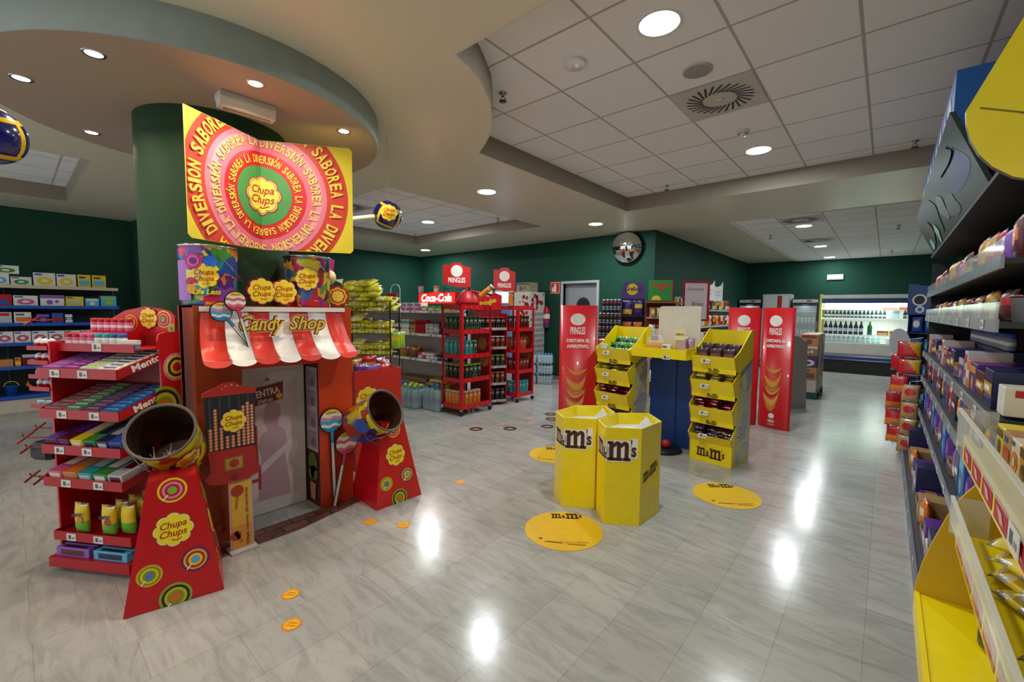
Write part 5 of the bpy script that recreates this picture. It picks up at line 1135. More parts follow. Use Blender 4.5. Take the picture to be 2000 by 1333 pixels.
for i, z in enumerate((.26, .61, .95, 1.21, 1.48)):
    lim = [8, 8, 12, 14, 34][i]
    for k in range(lim):
        if z > 1.4:
            lay = k//6; x = .06+(k % 6)*.10; x = x if lay < 3 else .06+(k % 6)*.07; zz = z+.01+lay*.062
        else: x = .07+(k % 6)*.095; zz = z+.01+(k//6)*.07; 
        w_ = .17; me = bag_me(.16, .21, .07, '#cfc81c', ['#8a6a3a', '#e0dca0', '#6a5a30'][k % 3], 1+k % 3)
        put(me, 'sweets_bag', f'yellow sweets bag lying in the {["lowest", "fourth", "third", "second", "top"][i]} basket of the black wire rack', 'sweets bag', YF, x, ry.uniform(.0, .12) if z > 1.4 else .04, zz+.02, f'yellow bags in basket {i}', ry.uniform(-.3, .3), -1.25+ry.uniform(-.15, .2))
for k in range(3):
    put(bag_me(.13, .2, .05, CN['lime'], '#e6c81a', 3), 'sweets_bag', 'bright yellow-green sweets bag hanging off the end of the black wire rack', 'sweets bag', YF, YW+.05, .0+k*.10, 1.02, 'bags hung on the wire rack end')

# red dump bin with big bags beside the shop
DB = Fr(-3.62, 2.02, 0, PI/2)
t = thing('red_dump_bin', 'red cardboard dump bin with flower print holding bags, between shop and wire rack', 'bin', DB.o, DB.r)
b = MB()
for bx_ in ((0, .50, 0, .01), (0, .50, .39, .40), (0, .01, .01, .39), (.49, .50, .01, .39)): b.box(bx_[0], bx_[1], bx_[2], bx_[3], 0.001, .93, '#c4281a')
b.box(.01, .49, .01, .39, .72, .73, '#c4281a'); b.build('cardboard_body', t)
b = MB(); chupa(b, .13, .66, .125, 1); chupa(b, .38, .55, .10, 1); lolly_ring(b, .36, .28, .08, 0); lolly_ring(b, .13, .25, .07, 1); b.build('printed_artwork', t)
b = MB(); b.prism([(-.02, .93), (.10, .93), (.10, 1.26), (.06, 1.31), (-.02, 1.31)], .38, .40, '#d8401e'); b.art(flower(.035, 1.16, .09), '#efe070', 1, lambda x, z, o: (x, .38-o, z)); b.build('back_card', t)
for i, (x, y, z, c, a, s, lb, rz) in enumerate([(.10, .05, .75, 'purple', 'pink', 3, 'purple and pink sweets bag upright in the red dump bin, nearest the shop', .1), (.20, .03, .74, 'violet', '#c8204a', 2, 'violet sweets bag with red lower half in the red dump bin', -.2), (.32, .02, .73, 'red', '#e8d418', 1, 'red bag with yellow flower in the red dump bin', 0),
                              (.40, .12, .76, 'red', 'silver', 4, 'red and silver bag leaning at the end of red dump bin', .3), (.15, .2, .78, 'gold', 'red', 4, 'gold and red bag at the back of red dump bin', .4), (.28, .22, .80, 'red', 'gold', 3, 'red and gold bag standing in the middle of red dump bin', -.3), (.42, .26, .77, 'maroon', 'silver', 4, 'dark red bag at the back corner of red dump bin', .1)]):
    put(bag_me(.16, .24, .06, CN[c], CN.get(a, a), s), 'sweets_bag', lb, 'sweets bag', DB, x, y, z, None, rz, .1)
t = thing('candy_tin_lid', 'upright round red candy tin leaning on the shop roof end', 'tin', (-3.27, 1.695, 1.512), math.radians(60))
b = MB(); b.prism(disc(0, .085, .082, 30)[0], 0, .05, '#a80f18'); b.build('tin_body', t, rot=(0, 0, 0)); b = MB(); b.art(flower(0, .085, .07), '#e8c838', 1); b.art(flower(0, .085, .055), '#b8341c', 2); b.art(flower(0, .085, .045), '#ecd850', 3); b.build('printed_front', t)
b = MB(); b.tube([(0, 0, 0), (0.0, 0, .19)], .006, '#c8ccd0'); b.ball((0, 0, .24), .055, '#e8dc90', 16, 10, 1.1); b.prism([(.04, .22), (.10, .19), (.11, .23)], -.004, .004, 'white'); b.prism([(-.03, .28), (.03, .28), (.045, .38), (-.04, .38)], -.01, .01, '#c02a90')
o = b.build('egg_lolly', None, (-3.42, 1.70, 1.512), .9); tag(o, 'cream egg-shaped candy with magenta tag on the shop roof beside the patterned bucket', 'candy')
# ================================================================== yellow candy corner
M('grey_in', '#77746c', .6); M('mm_side', '#d2cf8e', .45)
SIDE = mat_pattern('stand_side_print', ['#cfd09a', '#c9c8b0', '#b8b4b8', '#d8d48a', '#a8a8b4', '#d2cf8e'], 7, .45)
mm_rot = math.radians(-8)
LV = [(1.075, .95), (.835, .70), (.565, .43), (.285, .20)]
def mm_stand(label, x, y, W, logo_base=True, side_lab=True):
    t = thing('tiered_candy_stand', label, 'stand', (x, y, 0), mm_rot, 'tall yellow candy stands'); D = .40
    prof = [(0.0, .001), (0.0, .20), (-.05, .285), (.06, .40), (0.0, .43), (-.05, .565), (.07, .67), (0.0, .70), (-.05, .835), (.07, .92), (0.0, .95), (-.05, 1.075), (.06, 1.12), (.20, 1.22), (.34, 1.33), (D, 1.33), (D, .001)]
    for sx in (0, W-.008):
        b = MB(); b.prismx(prof, sx, sx+.008, 'yellow' if sx == 0 else 'yellow')
        if sx: b.art([[(p[0], p[1]) for p in [(.05, .03), (D-.01, .03), (D-.01, 1.0), (.10, .86), (.08, .60), (.07, .34), (.05, .26)]]], SIDE, 1, lambda a, c, o: (W+o, a, c)); b.art([[(p[0], p[1]) for p in [(.10, .86), (D-.01, 1.0), (D-.01, 1.05), (.10, .92)]]], '#8a8c90', 1, lambda a, c, o: (W+o, a, c))
        b.build('side_panel', t)
    b = MB(); b.box(0, W, D-.008, D, .001, 1.32, 'yellow'); b.build('back_panel', t)
    for i, (zt, zb) in enumerate(LV):
        b = MB(); b.add([(0, 0, zb), (W, 0, zb), (W, -.05, zt), (0, -.05, zt), (0, .006, zb), (W, .006, zb), (W, -.044, zt), (0, -.044, zt)], [(0, 1, 2, 3), (7, 6, 5, 4), (3, 2, 6, 7), (0, 3, 7, 4), (1, 5, 6, 2)], 'yellow')
        b.box(.008, W-.008, 0, D-.008, zb, zb+.006, 'grey_in'); b.add([(0, -.0, zb-.045), (W, 0, zb-.045), (W, 0, zb), (0, 0, zb)], [(0, 1, 2, 3)], 'yellow') if i < 3 else None
        b.box(.008, W-.008, D-.014, D-.009, zb, min(1.31, zb+.22), 'grey_in')
        if i < 3: mm_logo(b, W*.5, zb-.02, W*.26, 1, lambda a, c, o: (a, -o-.0005, c), ink='#241410', halo=None, slope=0, step=.001)
        b.build('tray', t)
        if side_lab: price_tag(t, W*.36, -.05, zb+.075, .085, .042, -.38)
    b = MB(); b.box(0, W, 0, .006, .001, .20, 'yellow')
    if logo_base: mm_logo(b, W*.5, .10, W*.66, 1, lambda a, c, o: (a, -o, c), slope=0, halo=None)
    b.build('plinth_front', t)
    return Fr(x, y, 0, mm_rot)
def pile(F, W, z, n, c, a, sty, lab, grp, seed, D=.36, w=.10, h=.13, hmax=.10):
    r = random.Random(seed); n = int(n*1.45); z += .018; me = [bag_me(w, h, .03, c, a, s) for s in sty]
    for k in range(n):
        lay = k//9; x = .075+(k % 3)*(W-.15)/2+r.uniform(-.008, .008); y = .02+((k//3) % 3)*.10+r.uniform(-.02, .02)
        put(me[k % len(me)], 'candy_bag', lab, 'candy bag', F, x, y, z+.065+lay*.036+.022*((k//3) % 3)+r.uniform(0, .012), grp, r.uniform(-.3, .3), -1.35+r.uniform(-.2, .25))
FR = mm_stand('tall yellow candy stand in front of the tall red panels, large logo at its foot', -1.47, 4.53, .425)
W = .425
for j in range(2):
    for k in range(3): put(bag_me(.13, .19, .06, '#3a1a20', '#7a4a50', 3), 'candy_bag', f'dark brown candy bag in {"front" if j == 0 else "back"} row on top of the stand with the logo foot', 'candy bag', FR, .08+k*.13, .03+j*.13, .957+j*.04, f'dark brown bags {"front" if j == 0 else "back"} row', 0, .12)
    for k in range(3):
        if j == 0:
            b = MB(); b.art(text("m&m's", 0, .135, .10, .035, .03), 'white', 1, lambda x, z, o: (x, -.012-o, z)); b.art(fan(-.02, .06, .016, 12)+fan(.025, .075, .014, 12), '#c8a070', 1, lambda x, z, o: (x, -.012-o, z))
            o = b.build('printed_front', [q for q in bpy.data.objects if q.name.startswith('candy_bag')][-3+k] if False else None) if False else None
pile(FR, W, .706, 22, '#ccb414', '#b84a1c', (3, 1, 4), 'yellow candy bag on the second tray of the stand with the logo foot', 'yellow bags second tray near stand', 1)
pile(FR, W, .436, 20, '#9a0e18', '#c81e28', (3, 0, 4), 'red candy bag on the third tray of the stand with the logo foot', 'red bags third tray near stand', 2)
pile(FR, W, .206, 10, '#4a2a5e', '#7a5a80', (3, 4), 'purple candy bag on the lowest tray of the stand with the logo foot', 'purple bags lowest tray near stand', 3)
pile(Fr(*FR.w(.16, 0)[:2], 0, mm_rot), W-.15, .206, 10, '#5a2c1c', '#8a5a3a', (3, 4), 'brown candy bag on the lowest tray of the stand with the logo foot', 'brown bags lowest tray near stand', 4)
FL = mm_stand('tall yellow candy stand with green bags behind the two hexagonal yellow bins', -2.585, 4.56, .46)
for j in range(3):
    for k in range(3): put(bag_me(.12, .14, .045, '#3f9a34', '#3a2018', 1), 'candy_bag', f'green candy bag, {["front", "middle", "back"][j]} row on top of the stand behind the hexagonal bins', 'candy bag', FL, .14+k*.125, .0+j*.09, .957+j*.06, f'green bags row {j}', 0, -.35)
put(box_me(.07, .06, .16, '#dfe4ea', '#2456a8', 5), 'candy_tube', 'white and blue pack at the end of green bags on the stand behind the bins', 'pack', FL, .05, .03, .957)
pile(FL, .46, .706, 20, '#c8ac14', '#8a7a3a', (3, 1, 4), 'yellow candy bag on the second tray of the stand behind the hexagonal bins', 'yellow bags second tray far stand', 5)
pile(FL, .46, .436, 20, '#a01018', '#c01c24', (3, 0), 'red candy bag on the third tray of the stand behind the hexagonal bins', 'red bags third tray far stand', 6)
# serving tray on a printed board between the stands
TF = Fr(-2.09, 4.47, 0, mm_rot)
t = thing('candy_tray_stand', 'yellow tray on a dark blue board between the two tall yellow candy stands', 'stand', TF.o, TF.r)
b = MB(); b.box(0, .60, 0, .36, 1.03, 1.045, 'yellow'); b.box(-.01, .61, -.012, 0, 1.02, 1.12, 'yellow'); b.box(-.01, .61, .36, .372, 1.02, 1.15, 'yellow'); b.box(-.012, 0, 0, .36, 1.02, 1.135, 'yellow'); b.box(.60, .612, 0, .36, 1.02, 1.135, 'yellow'); b.box(.30, .31, 0, .36, 1.045, 1.11, 'yellow'); b.build('tray', t)
b = MB(); b.box(.0, .61, .375, .39, .001, 1.03, '#123c80'); b.box(.47, .61, .372, .375, .001, 1.03, '#48308a'); o = b.build('board', t); o['label'] = 'dark blue and violet lower board'
b = MB(); b.prism(rrect(.08, .56, 1.10, 1.565, .04)[0], .376, .388, '#ded8c6'); o = b.build('upper_board', t); o['label'] = 'cream rounded upper board'
b = MB(); b.lathe([(0, .001), (.19, .001), (.20, .02), (.17, .045), (0, .05)], '#14171c', 28, (.30, .16, 0)); b.build('base', t)
b = MB(); b.box(.28, .32, .14, .18, .04, 1.03, '#14171c') if False else b.box(.28, .32, .36, .376, .02, 1.03, '#123c80'); b.build('support', t)
price_tag(t, .40, -.014, 1.035, .085, .045)
for i, (x, y, c) in enumerate([(.24, .10, '#1c4a9a'), (.36, .12, '#b01c28')]):
    b = MB(); b.ball((0, 0, .045), .048, c, 18, 10, .92); o = b.build('candy_ball', None, TF.w(x, y, .05)); tag(o, f'{"blue" if i == 0 else "red"} glossy candy ball on the black base under the yellow tray', 'candy ornament')
rt = random.Random(4)
for k in range(9): put(bag_me(.09, .12, .025, '#e0b818', '#e8e2d0', 1+k % 3), 'candy_bag', 'small yellow and cream candy packet lying in the raised yellow tray', 'candy bag', TF, .06+(k % 4)*.075, .05+(k//4)*.09, 1.07+.012*(k//4), 'packets in the raised tray', rt.uniform(-.8, .8), -1.4)
t = thing('candy_bowl', 'orange clear-wrapped candy bowl in the raised yellow tray', 'bowl', TF.w(.15, .20, 1.046))
b = MB(); b.lathe([(0, 0), (.06, 0), (.085, .04), (.09, .10), (.085, .13), (.05, .14), (0, .14)], '#e09a1c', 24); b.build('bowl_body', t); b = MB(); b.lathe([(.092, .09), (.095, .13), (.06, .19), (.02, .23), (.05, .27)], 'clear', 20); b.build('clear_wrap', t)
t = thing('gift_bag', 'clear gift bag with printed candy label standing in the raised yellow tray', 'gift bag', TF.w(.46, .20, 1.046), mm_rot)
b = MB(); b.bbox(-.07, .07, -.04, .04, 0, .20, '#b8a0a8', .02); b.build('bag_body', t); b = MB(); b.box(-.065, .045, -.043, -.04, .16, .27, '#e8e0a8'); b.art(text("m&m's", -.01, .225, .09, .03, .03), '#6a5a30', 1, lambda x, z, o: (x, -.043-o, z)); b.build('label_card', t)
put(bag_me(.10, .19, .08, '#6a3a5c', '#b89aa8', 4), 'candy_bag', 'purple rounded bag in the raised yellow tray at the violet board side', 'candy bag', TF, .55, .15, 1.046)
put(box_me(.10, .06, .11, '#d8d8e0', '#8a6a30', 2), 'candy_carton', 'small pale carton in the middle of the raised yellow tray', 'carton', TF, .33, .10, 1.046)
# hexagonal bins
def hexbin(P, label, small_logo=True):
    c = (sum(p[0] for p in P)/6, sum(p[1] for p in P)/6); Z = .695
    t = thing('hexagonal_bin', label, 'bin', (c[0], c[1], 0), 0, 'hexagonal yellow bins'); Q = [(x-c[0], y-c[1]) for x, y in P]; I = [(x*.975, y*.975) for x, y in Q]
    b = MB()
    for i in range(6):
        j = (i+1) % 6
        b.add([(*Q[i], .001), (*Q[j], .001), (*Q[j], Z), (*Q[i], Z)], [(0, 1, 2, 3)], 'yellow'); b.add([(*I[i], .60), (*I[j], .60), (*I[j], Z), (*I[i], Z)], [(3, 2, 1, 0)], 'yellow'); b.add([(*Q[i], Z), (*Q[j], Z), (*I[j], Z), (*I[i], Z)], [(0, 1, 2, 3)], '#f4ec9a')
    b.build('hexagonal_wall', t)
    b = MB(); b.add([(*p, .605) for p in I], [tuple(range(6))], '#dcdad4')
    b.add([(I[3][0], I[3][1], .606), (I[4][0]*.9, I[4][1]*.9, .68), (I[4][0]*.2, I[4][1]*.2, .606)], [(0, 1, 2), (2, 1, 0)], 'white'); b.build('inner_shelf', t)
    L0 = math.dist(Q[0], Q[1]); L1 = math.dist(Q[1], Q[2])
    def face(i):
        a, d = Vector((*Q[i], 0)), Vector((*Q[(i+1) % 6], 0)); u = (d-a).normalized(); n = Vector((u.y, -u.x, 0)); return lambda x, z, o: a+u*x+n*o+Vector((0, 0, z))
    f0, f1, f2 = face(0), face(1), face(2)
    bb = MB(); q = MB()
    # the large logo runs over the narrow and the wide front face
    class Cl(MB):
        pass
    tmp = MB(); mm_logo(tmp, L0*.52+L1*.50, .53, (L0+L1)*.84, 1, lambda x, z, o: (x, z, o), slope=-.0)
    for f, m in zip(tmp.f, tmp.m):
        poly = [(tmp.v[i][0], tmp.v[i][1]) for i in f]; o = tmp.v[f[0]][2]
        for part, fx, off in ((clip(poly, 0, L0, -1), f0, 0), (clip(poly, 0, L0, 1), f1, L0)):
            if len(part) > 2: bb.add([tuple(fx(x-off, z, o)) for x, z in part], [tuple(range(len(part)))], m)
    bb.build('large_logo', t)
    if small_logo:
        b = MB(); L2 = math.dist(Q[2], Q[3]); mm_logo(b, L2*.48, .36, L2*.72, 1, lambda x, z, o: tuple(f2(x, z, o)), slope=.30, halo=None); b.build('small_logo', t)
    b = MB()
    for i in range(6):
        b.add([(*[v*1.001 for v in Q[i]], .61), (*[v*1.001 for v in Q[i]], .69), (*[v*.972 for v in Q[i]], .69), (*[v*.972 for v in Q[i]], .61)], [(0, 1, 2, 3)], '#b8a818')
    b.build('fold_line', t)
hexbin([(-1.585, 2.83), (-1.44, 2.68), (-1.235, 2.815), (-1.215, 3.11), (-1.39, 3.29), (-1.58, 3.14)], 'hexagonal yellow bin standing closer to the camera, small slanting logo on its side')
hexbin([(-1.975, 2.84), (-1.815, 2.71), (-1.605, 2.84), (-1.60, 3.13), (-1.78, 3.30), (-1.97, 3.14)], 'hexagonal yellow bin half hidden behind the other hexagonal bin', False)
# round floor stickers
def sticker(cx, cy, r, label, rot=.70):
    t = thing('floor_sticker', label, 'floor sticker', (cx, cy, 0), rot, 'round yellow floor stickers')
    b = MB(); b.prismz([(r*math.cos(2*PI*i/56), r*math.sin(2*PI*i/56)) for i in range(56)], .0005, .0025, '#e4b81c'); b.build('sticker_disc', t)
    X = lambda x, z, o: (x, z, .0025+o)
    b = MB(); mm_logo(b, r*.15, r*.74, r*.85, 1, X, ink='#1f1512', halo=None, step=.0006, slope=0); b.art(text("A LOS CHICOS LES VA LA MARCHA", 0, -r*.62, r*1.1, r*.07, .01), '#a85a14', 1, X, .0006); b.art(text("TE ESPERAN AQUI", r*.2, -r*.76, r*.5, r*.06, .01), '#5a4414', 1, X, .0006) if False else b.art(stroke([(-r*.5, -r*.58), (-r*.1, -r*.66)], .012)+stroke([(.02*r, -r*.70), (r*.45, -r*.74)], .012), '#8a5a14', 1, X, .0006)
    b.art(fan(-r*.62, -r*.45, r*.05, 14), '#b02414', 1, X, .0006)
    b.f = b.f; b.build('printed_logo', t)
sticker(-1.60, 2.42, .265, 'round yellow floor sticker at the foot of the hexagonal bins')
sticker(-.92, 3.79, .255, 'round yellow floor sticker on open floor before the tall candy stand')
sticker(-2.56, 3.66, .255, 'round yellow floor sticker half hidden behind the hexagonal bins')
for (x, y, l) in [(-2.29, .90, 'small orange flower sticker on floor before gumball cut-out, farther one'), (-2.06, .81, 'small orange flower sticker on the floor before the red pyramid'), (-2.68, 1.60, 'small orange flower sticker near the paving mat corner'), (-2.47, 1.73, 'small orange flower sticker in front of the far pyramid'), (-2.74, 2.51, 'small orange flower sticker alone on the floor beyond the far pyramid')]:
    b = MB(); b.prismz(flower_pts(0, 0, .045, 40), .0005, .002, '#e88a1c'); X = lambda a, c, o: (a, c, .002+o)
    b.art(flower(0, 0, .036), '#f0b82c', 1, X, .0005); b.art(text('Chupa', 0, .008, .045, .014, .01, .3)+text('Chups', 0, -.010, .045, .014, .01, .3), '#b83a10', 2, X, .0005)
    o = b.build('flower_sticker', None, (x, y, 0), .7); tag(o, l, 'floor sticker', 'small orange floor stickers')
for (x, y, r, c, l) in [(-3.85, 3.79, .085, 'k', 'by the caster of the can rack'), (-3.55, 4.10, .085, 'k', 'nearest the camera in its row'), (-3.26, 4.50, .085, 'k', 'closest to the tall red panel'), (-3.45, 4.86, .085, 'k', 'in the middle of the far group'), (-3.62, 5.08, .085, 'k', 'farthest of the dark ones'),
                        (-3.78, 4.18, .05, 'r', 'between two dark stickers near the rack'), (-3.52, 4.50, .05, 'r', 'in the middle of the group'), (-3.72, 4.72, .05, 'r', 'nearest the small can stand')]:
    b = MB(); b.prismz([(r*math.cos(2*PI*i/30), r*math.sin(2*PI*i/30)) for i in range(30)], .0005, .002, '#2a1a18' if c == 'k' else '#d8a8a4')
    X = lambda a, d, o: (a, d, .002+o)
    if c == 'k': b.art([[(-r*.9, -r*.2), (0, -r*.5), (r*.8, -r*.1), (0, r*.1)]], '#b8a890', 1, X, .0005); b.art(fan(0, r*.4, r*.3, 12), '#8a3a24', 1, X, .0005)
    else: b.art(text('POP', 0, 0, r*1.3, r*.7, .03), '#b82a30', 1, X, .0005)
    o = b.build('round_floor_sticker', None, (x, y, 0), .7); tag(o, f'{"dark" if c == "k" else "small red"} round floor sticker, {l}', 'floor sticker')
# ------------------------------------------------------------------ tall red snack panels
def snack_panel(label, A, B, bulge, h=1.57, foot=True):
    A, B = Vector((*A, 0)), Vector((*B, 0)); W = (B-A).length; ang = math.atan2((B-A).y, (B-A).x)
    t = thing('tall_promo_panel', label, 'standee', A, ang, 'tall red snack panels'); n = 12
    cv = lambda x: -bulge*(1-(2*x/W-1)**2)
    b = MB(); vs = []
    for i in range(n+1): x = W*i/n; vs += [(x, cv(x), .002), (x, cv(x), h), (x, cv(x)+.006, .002), (x, cv(x)+.006, h)]
    fs = []
    for i in range(n): k = 4*i; fs += [(k, k+4, k+5, k+1), (k+2, k+3, k+7, k+6), (k+1, k+5, k+7, k+3)]
    b.add(vs, fs, 'red', True); b.add([vs[0], vs[1], vs[3], vs[2]], [(0, 1, 2, 3)], 'red'); b.add(vs[-4:], [(0, 2, 3, 1)], 'red'); b.build('panel', t)
    XP = lambda x, z, o: (x, cv(x)-o, z)
    b = MB(); cx = W*.47; s = W/.38
    b.art(fan(0, 0, 1, 32) if False else [[(cx, 1.40), (cx+.075*s*math.cos(a), 1.40+.072*math.sin(a)), (cx+.075*s*math.cos(c_), 1.40+.072*math.sin(c_))] for a, c_ in [(2*PI*i/32, 2*PI*(i+1)/32) for i in range(32)]], '#ece6dc', 2, XP, .0018); b.build('printed_oval', t); b = MB()
    b.art(text('PRINGLES', cx, 1.265, .15*s, .09, .03), '#efe9e0', 2, XP, .0018); b.build('brand_lettering', t); b = MB(); b.art(text('DESTAPA EL', cx+.01, 1.145, .235*s, .042, .045), '#f2ede6', 2, XP, .0018); b.art(text('APERITIVO.', cx+.005, 1.075, .225*s, .042, .045), '#f2ede6', 2, XP, .0018)
    o = b.build('slogan_lettering', t)
    b = MB()
    def chip(cx, cz, w, h, c1, c2, flip=1):
        n_ = 14; f = lambda t: t if flip > 0 else 1-t; tk = .55 if flip > 0 else .95
        top = [(cx-w/2+w*i/n_, cz+h*(.50-.95*math.sin(PI*f(i/n_)**.75)**1.0*.62)+(h*.30*(1-f(i/n_)))) for i in range(n_+1)]
        th = [h*(.05+tk*math.sin(PI*(i/n_))**.6) for i in range(n_+1)]
        for i in range(n_):
            (xa, za), (xb, zb) = top[i], top[i+1]
            b.art([[(xa, za), (xa, za-th[i]), (xb, zb-th[i+1]), (xb, zb)]], c1, 2, XP, .0018)
            b.art([[(xa, za-th[i]*.12), (xa, za-th[i]*.55), (xb, zb-th[i+1]*.55), (xb, zb-th[i+1]*.12)]], c2, 3, XP, .0018)
    chip(cx, .76, .20*s, .10, '#c8762a', '#e0a050'); chip(cx-.01, .62, .21*s, .17, '#c8742a', '#dc9a48', -1); chip(cx-.01, .50, .20*s, .11, '#e0a860', '#c8782e'); chip(cx-.02, .38, .20*s, .17, '#cc7c30', '#e0a456', -1)
    b.build('printed_crisps', t)
    b = MB(); b.art(stroke([(cx-.1*s, .275), (cx+.08*s, .265)], .006), '#c86a5a', 2, XP, .0018); b.art([[(cx+.035*s*math.cos(a), .17+.035*math.sin(a)) for a in [2*PI*i/24 for i in range(24)]]], '#ece6dc', 2, XP, .0018); b.art(text('PRINGLES', cx, .10, .075*s, .04, .03), '#efe9e0', 2, XP, .0018); b.art(stroke([(cx-.04*s, .055), (cx+.04*s, .055)], .008), '#e8c8c0', 2, XP, .0018); b.build('foot_lettering', t)
    b = MB(); b.box(W*.2, W*.8, .008, .10, .001, .012, '#6a0c14'); b.build('floor_foot', t)
snack_panel('tall red snack panel standing alone in front of the service door', (-3.01, 4.385), (-2.65, 4.66), .05)
snack_panel('tall red snack panel partly hidden behind the tall candy stand', (-1.60, 6.30), (-1.25, 6.46), .03)
snack_panel('tall red snack panel nearest the aisle, beside the grey cardboard', (-1.235, 6.50), (-.86, 6.40), .04)
b = MB(); b.add([(0, 0, .0), (.42, .72, 0), (.40, .70, 1.02), (.30, .52, 1.14), (0, 0, 1.17)], [(0, 1, 2, 3, 4)], '#a39a90'); b.add([(.008, -.006, .0), (.428, .714, 0), (.408, .694, 1.02), (.308, .514, 1.14), (.008, -.006, 1.17)], [(4, 3, 2, 1, 0)], '#a39a90')
b.add([(0, 0, 0), (.008, -.006, 0), (.008, -.006, 1.17), (0, 0, 1.17)], [(0, 1, 2, 3)], '#a39a90'); o = b.build('cardboard_divider', None, (-1.33, 7.55, .001)); tag(o, 'plain grey cardboard panel between the tall red panel and the pallet boxes', 'cardboard panel')
# snack bags rack seen between the panel and the stand
SB = Fr(-3.02, 5.25, 0, .25)
t = thing('crisps_rack', 'narrow rack of red crisps bags squeezed between tall red panel and yellow stand', 'rack', SB.o, SB.r)
b = MB(); b.box(0, .42, .28, .30, 0, 1.15, 'maroon'); b.build('back_panel', t)
for z in (.12, .40, .68, .94):
    b = MB(); b.box(0, .42, 0, .28, z-.01, z, 'rack_red'); b.build('shelf', t)
    for k in range(3): put(bag_me(.12, .18, .06, ['#a81c18', '#c8401c', '#8a1220'][k], ['#d88a2a', '#e0b83a'][k % 2], 1+k), 'crisps_bag', f'{["red", "orange-red", "dark red"][k]} crisps bag on the {({.12: "lowest", .40: "third", .68: "second", .94: "top"})[z]} shelf of the narrow crisps rack', 'crisps bag', SB, .08+k*.13, .06, z+.001)
for x in (0, .41):
    b = MB(); b.box(x, x+.01, 0, .28, 0, .95, 'rack_red'); b.build('side_panel', t)
# wall of dark drink cans
CF = Fr(-3.98, 6.95, 0, .12)
t = thing('can_shelf', 'low grey shelf carrying the wall of dark drink cans by the door', 'shelf', CF.o, CF.r)
b = MB(); b.box(0, .62, 0, .25, .60, .63, 'steel'); b.build('shelf_board', t)
for x in (0, .60): b = MB(); b.box(x, x+.02, 0, .25, 0, .60, 'steel'); b.build('shelf_leg', t)
for lv in range(9):
    for k in range(8 if lv < 7 else 5):
        put(soda_me('#1e2024', '#6a6e74' if lv % 2 else '#7a2a2e'), 'drink_can', f'dark drink can in the {["lowest", "second lowest", "third lowest", "fourth", "fifth", "third highest wide", "highest wide", "lower narrow", "topmost narrow"][lv]} row of can wall by the door', 'drink can', CF, .05+k*.072+(.06 if lv > 6 else 0), .08, .631+lv*.1205, f'dark cans row {lv+1}')
# purple snack tower
TW = Fr(-3.08, 6.12, 0, math.radians(28))
t = thing('snack_tower', 'purple cardboard snack tower with yellow header in front of green wall', 'display stand', TW.o, TW.r)
b = MB(); b.box(0, .36, .26, .28, 0, 1.72, '#3a2458'); b.build('back_panel', t)
for x in (0, .35): b = MB(); b.box(x, x+.01, 0, .28, 0, 1.70, '#4a3a30' if x else '#3a2458'); b.build('side_panel', t)
b = MB(); b.prism([(.02, 1.70), (.36, 1.70), (.36, 1.86), (.33, 1.97), (.20, 1.94), (.05, 1.96), (.0, 1.84)], .24, .255, '#4a2a78'); b.art(fan(.17, 1.85, .09, 14), '#d8b81e', 1, lambda x, z, o: (x, .24-o, z)); b.art(text('Grefusa', .18, 1.86, .24, .07, .03, .1), '#2a1a40', 2, lambda x, z, o: (x, .24-o, z)); b.build('header_board', t)
for i, z in enumerate((.2, .5, .82, 1.12, 1.44)):
    b = MB(); b.box(.01, .35, 0, .26, z-.01, z, '#3a2458'); b.build('shelf', t)
    for k in range(2): put(bag_me(.15, .23, .07, ['#c8481c', '#d06a1c', '#c8481c', '#c85a1c', '#3e2266'][i], ['#e0a83a', '#e0c03a', '#d8a02a', '#5a2a1c', '#d0b02a'][i], 1+(i+k) % 3), 'snack_bag', f'{["orange", "orange", "orange", "orange", "purple and yellow"][i]} snack bag on the {["lowest", "fourth", "third", "second", "top"][i]} shelf of the purple tower', 'snack bag', TW, .095+k*.165, .05, z+.001, f'bags of purple tower shelf {i}')
# ================================================================== displays along the side wall
EC = Fr(-3.10, 7.22, 0, math.radians(35))
t = thing('end_display', 'end display with green and red printed board over a wooden shelf at the wall corner', 'display', EC.o, EC.r)
b = MB(); b.box(0, .50, .26, .28, 0, 1.68, '#7a1c1c'); b.build('back_panel', t)
b = MB(); b.box(-.12, .56, -.05, .26, 1.655, 1.68, '#a8602a'); b.build('wooden_shelf', t)
for z in (.3, .7, 1.1, 1.4):
    b = MB(); b.box(0, .50, 0, .26, z-.012, z, 'shelf_white'); b.build('shelf', t)
    for k in range(4): put(bag_me(.11, .18, .06, CN[['red', 'green', 'gold', 'cream'][(k+int(z*10)) % 4]], CN[['white', 'yellow', 'maroon', 'orange'][k]], 1+k % 3), 'snack_bag', f'{["red", "green", "gold", "cream"][(k+int(z*10)) % 4]} snack bag on a shelf of the end display with green board', 'snack bag', EC, .07+k*.12, .05, z+.001, 'bags of the end display')
b = MB(); b.box(.02, .42, .20, .215, 1.70, 2.06, '#2e8a3a'); b.art(text('Knigfloir', .24, 1.96, .33, .10, .03, .1), '#c82a2a', 1, lambda x, z, o: (x, .20-o, z)); b.art([[(.20, 1.92), (.27, 1.92), (.24, 1.85)]], '#c82a2a', 1, lambda x, z, o: (x, .20-o, z)); b.art(fan(.15, 1.71, .08, 20, 0, PI), '#d8cc3a', 1, lambda x, z, o: (x, .20-o, z)); b.build('printed_board', t)
b = MB(); b.box(.415, .43, .19, .36, 1.69, 2.07, '#a01820'); b.build('board_edge', t)
SW = Fr(-2.86, 7.95, 0, PI/2); SWW = 3.7
t = thing('side_wall_shelving', 'shelving of snack bags along the green side wall toward the fridges', 'shelving', SW.o, SW.r)
b = MB(); b.box(0, SWW, .37, .40, 0, 1.70, '#8a2a2a'); b.build('back_panel', t)
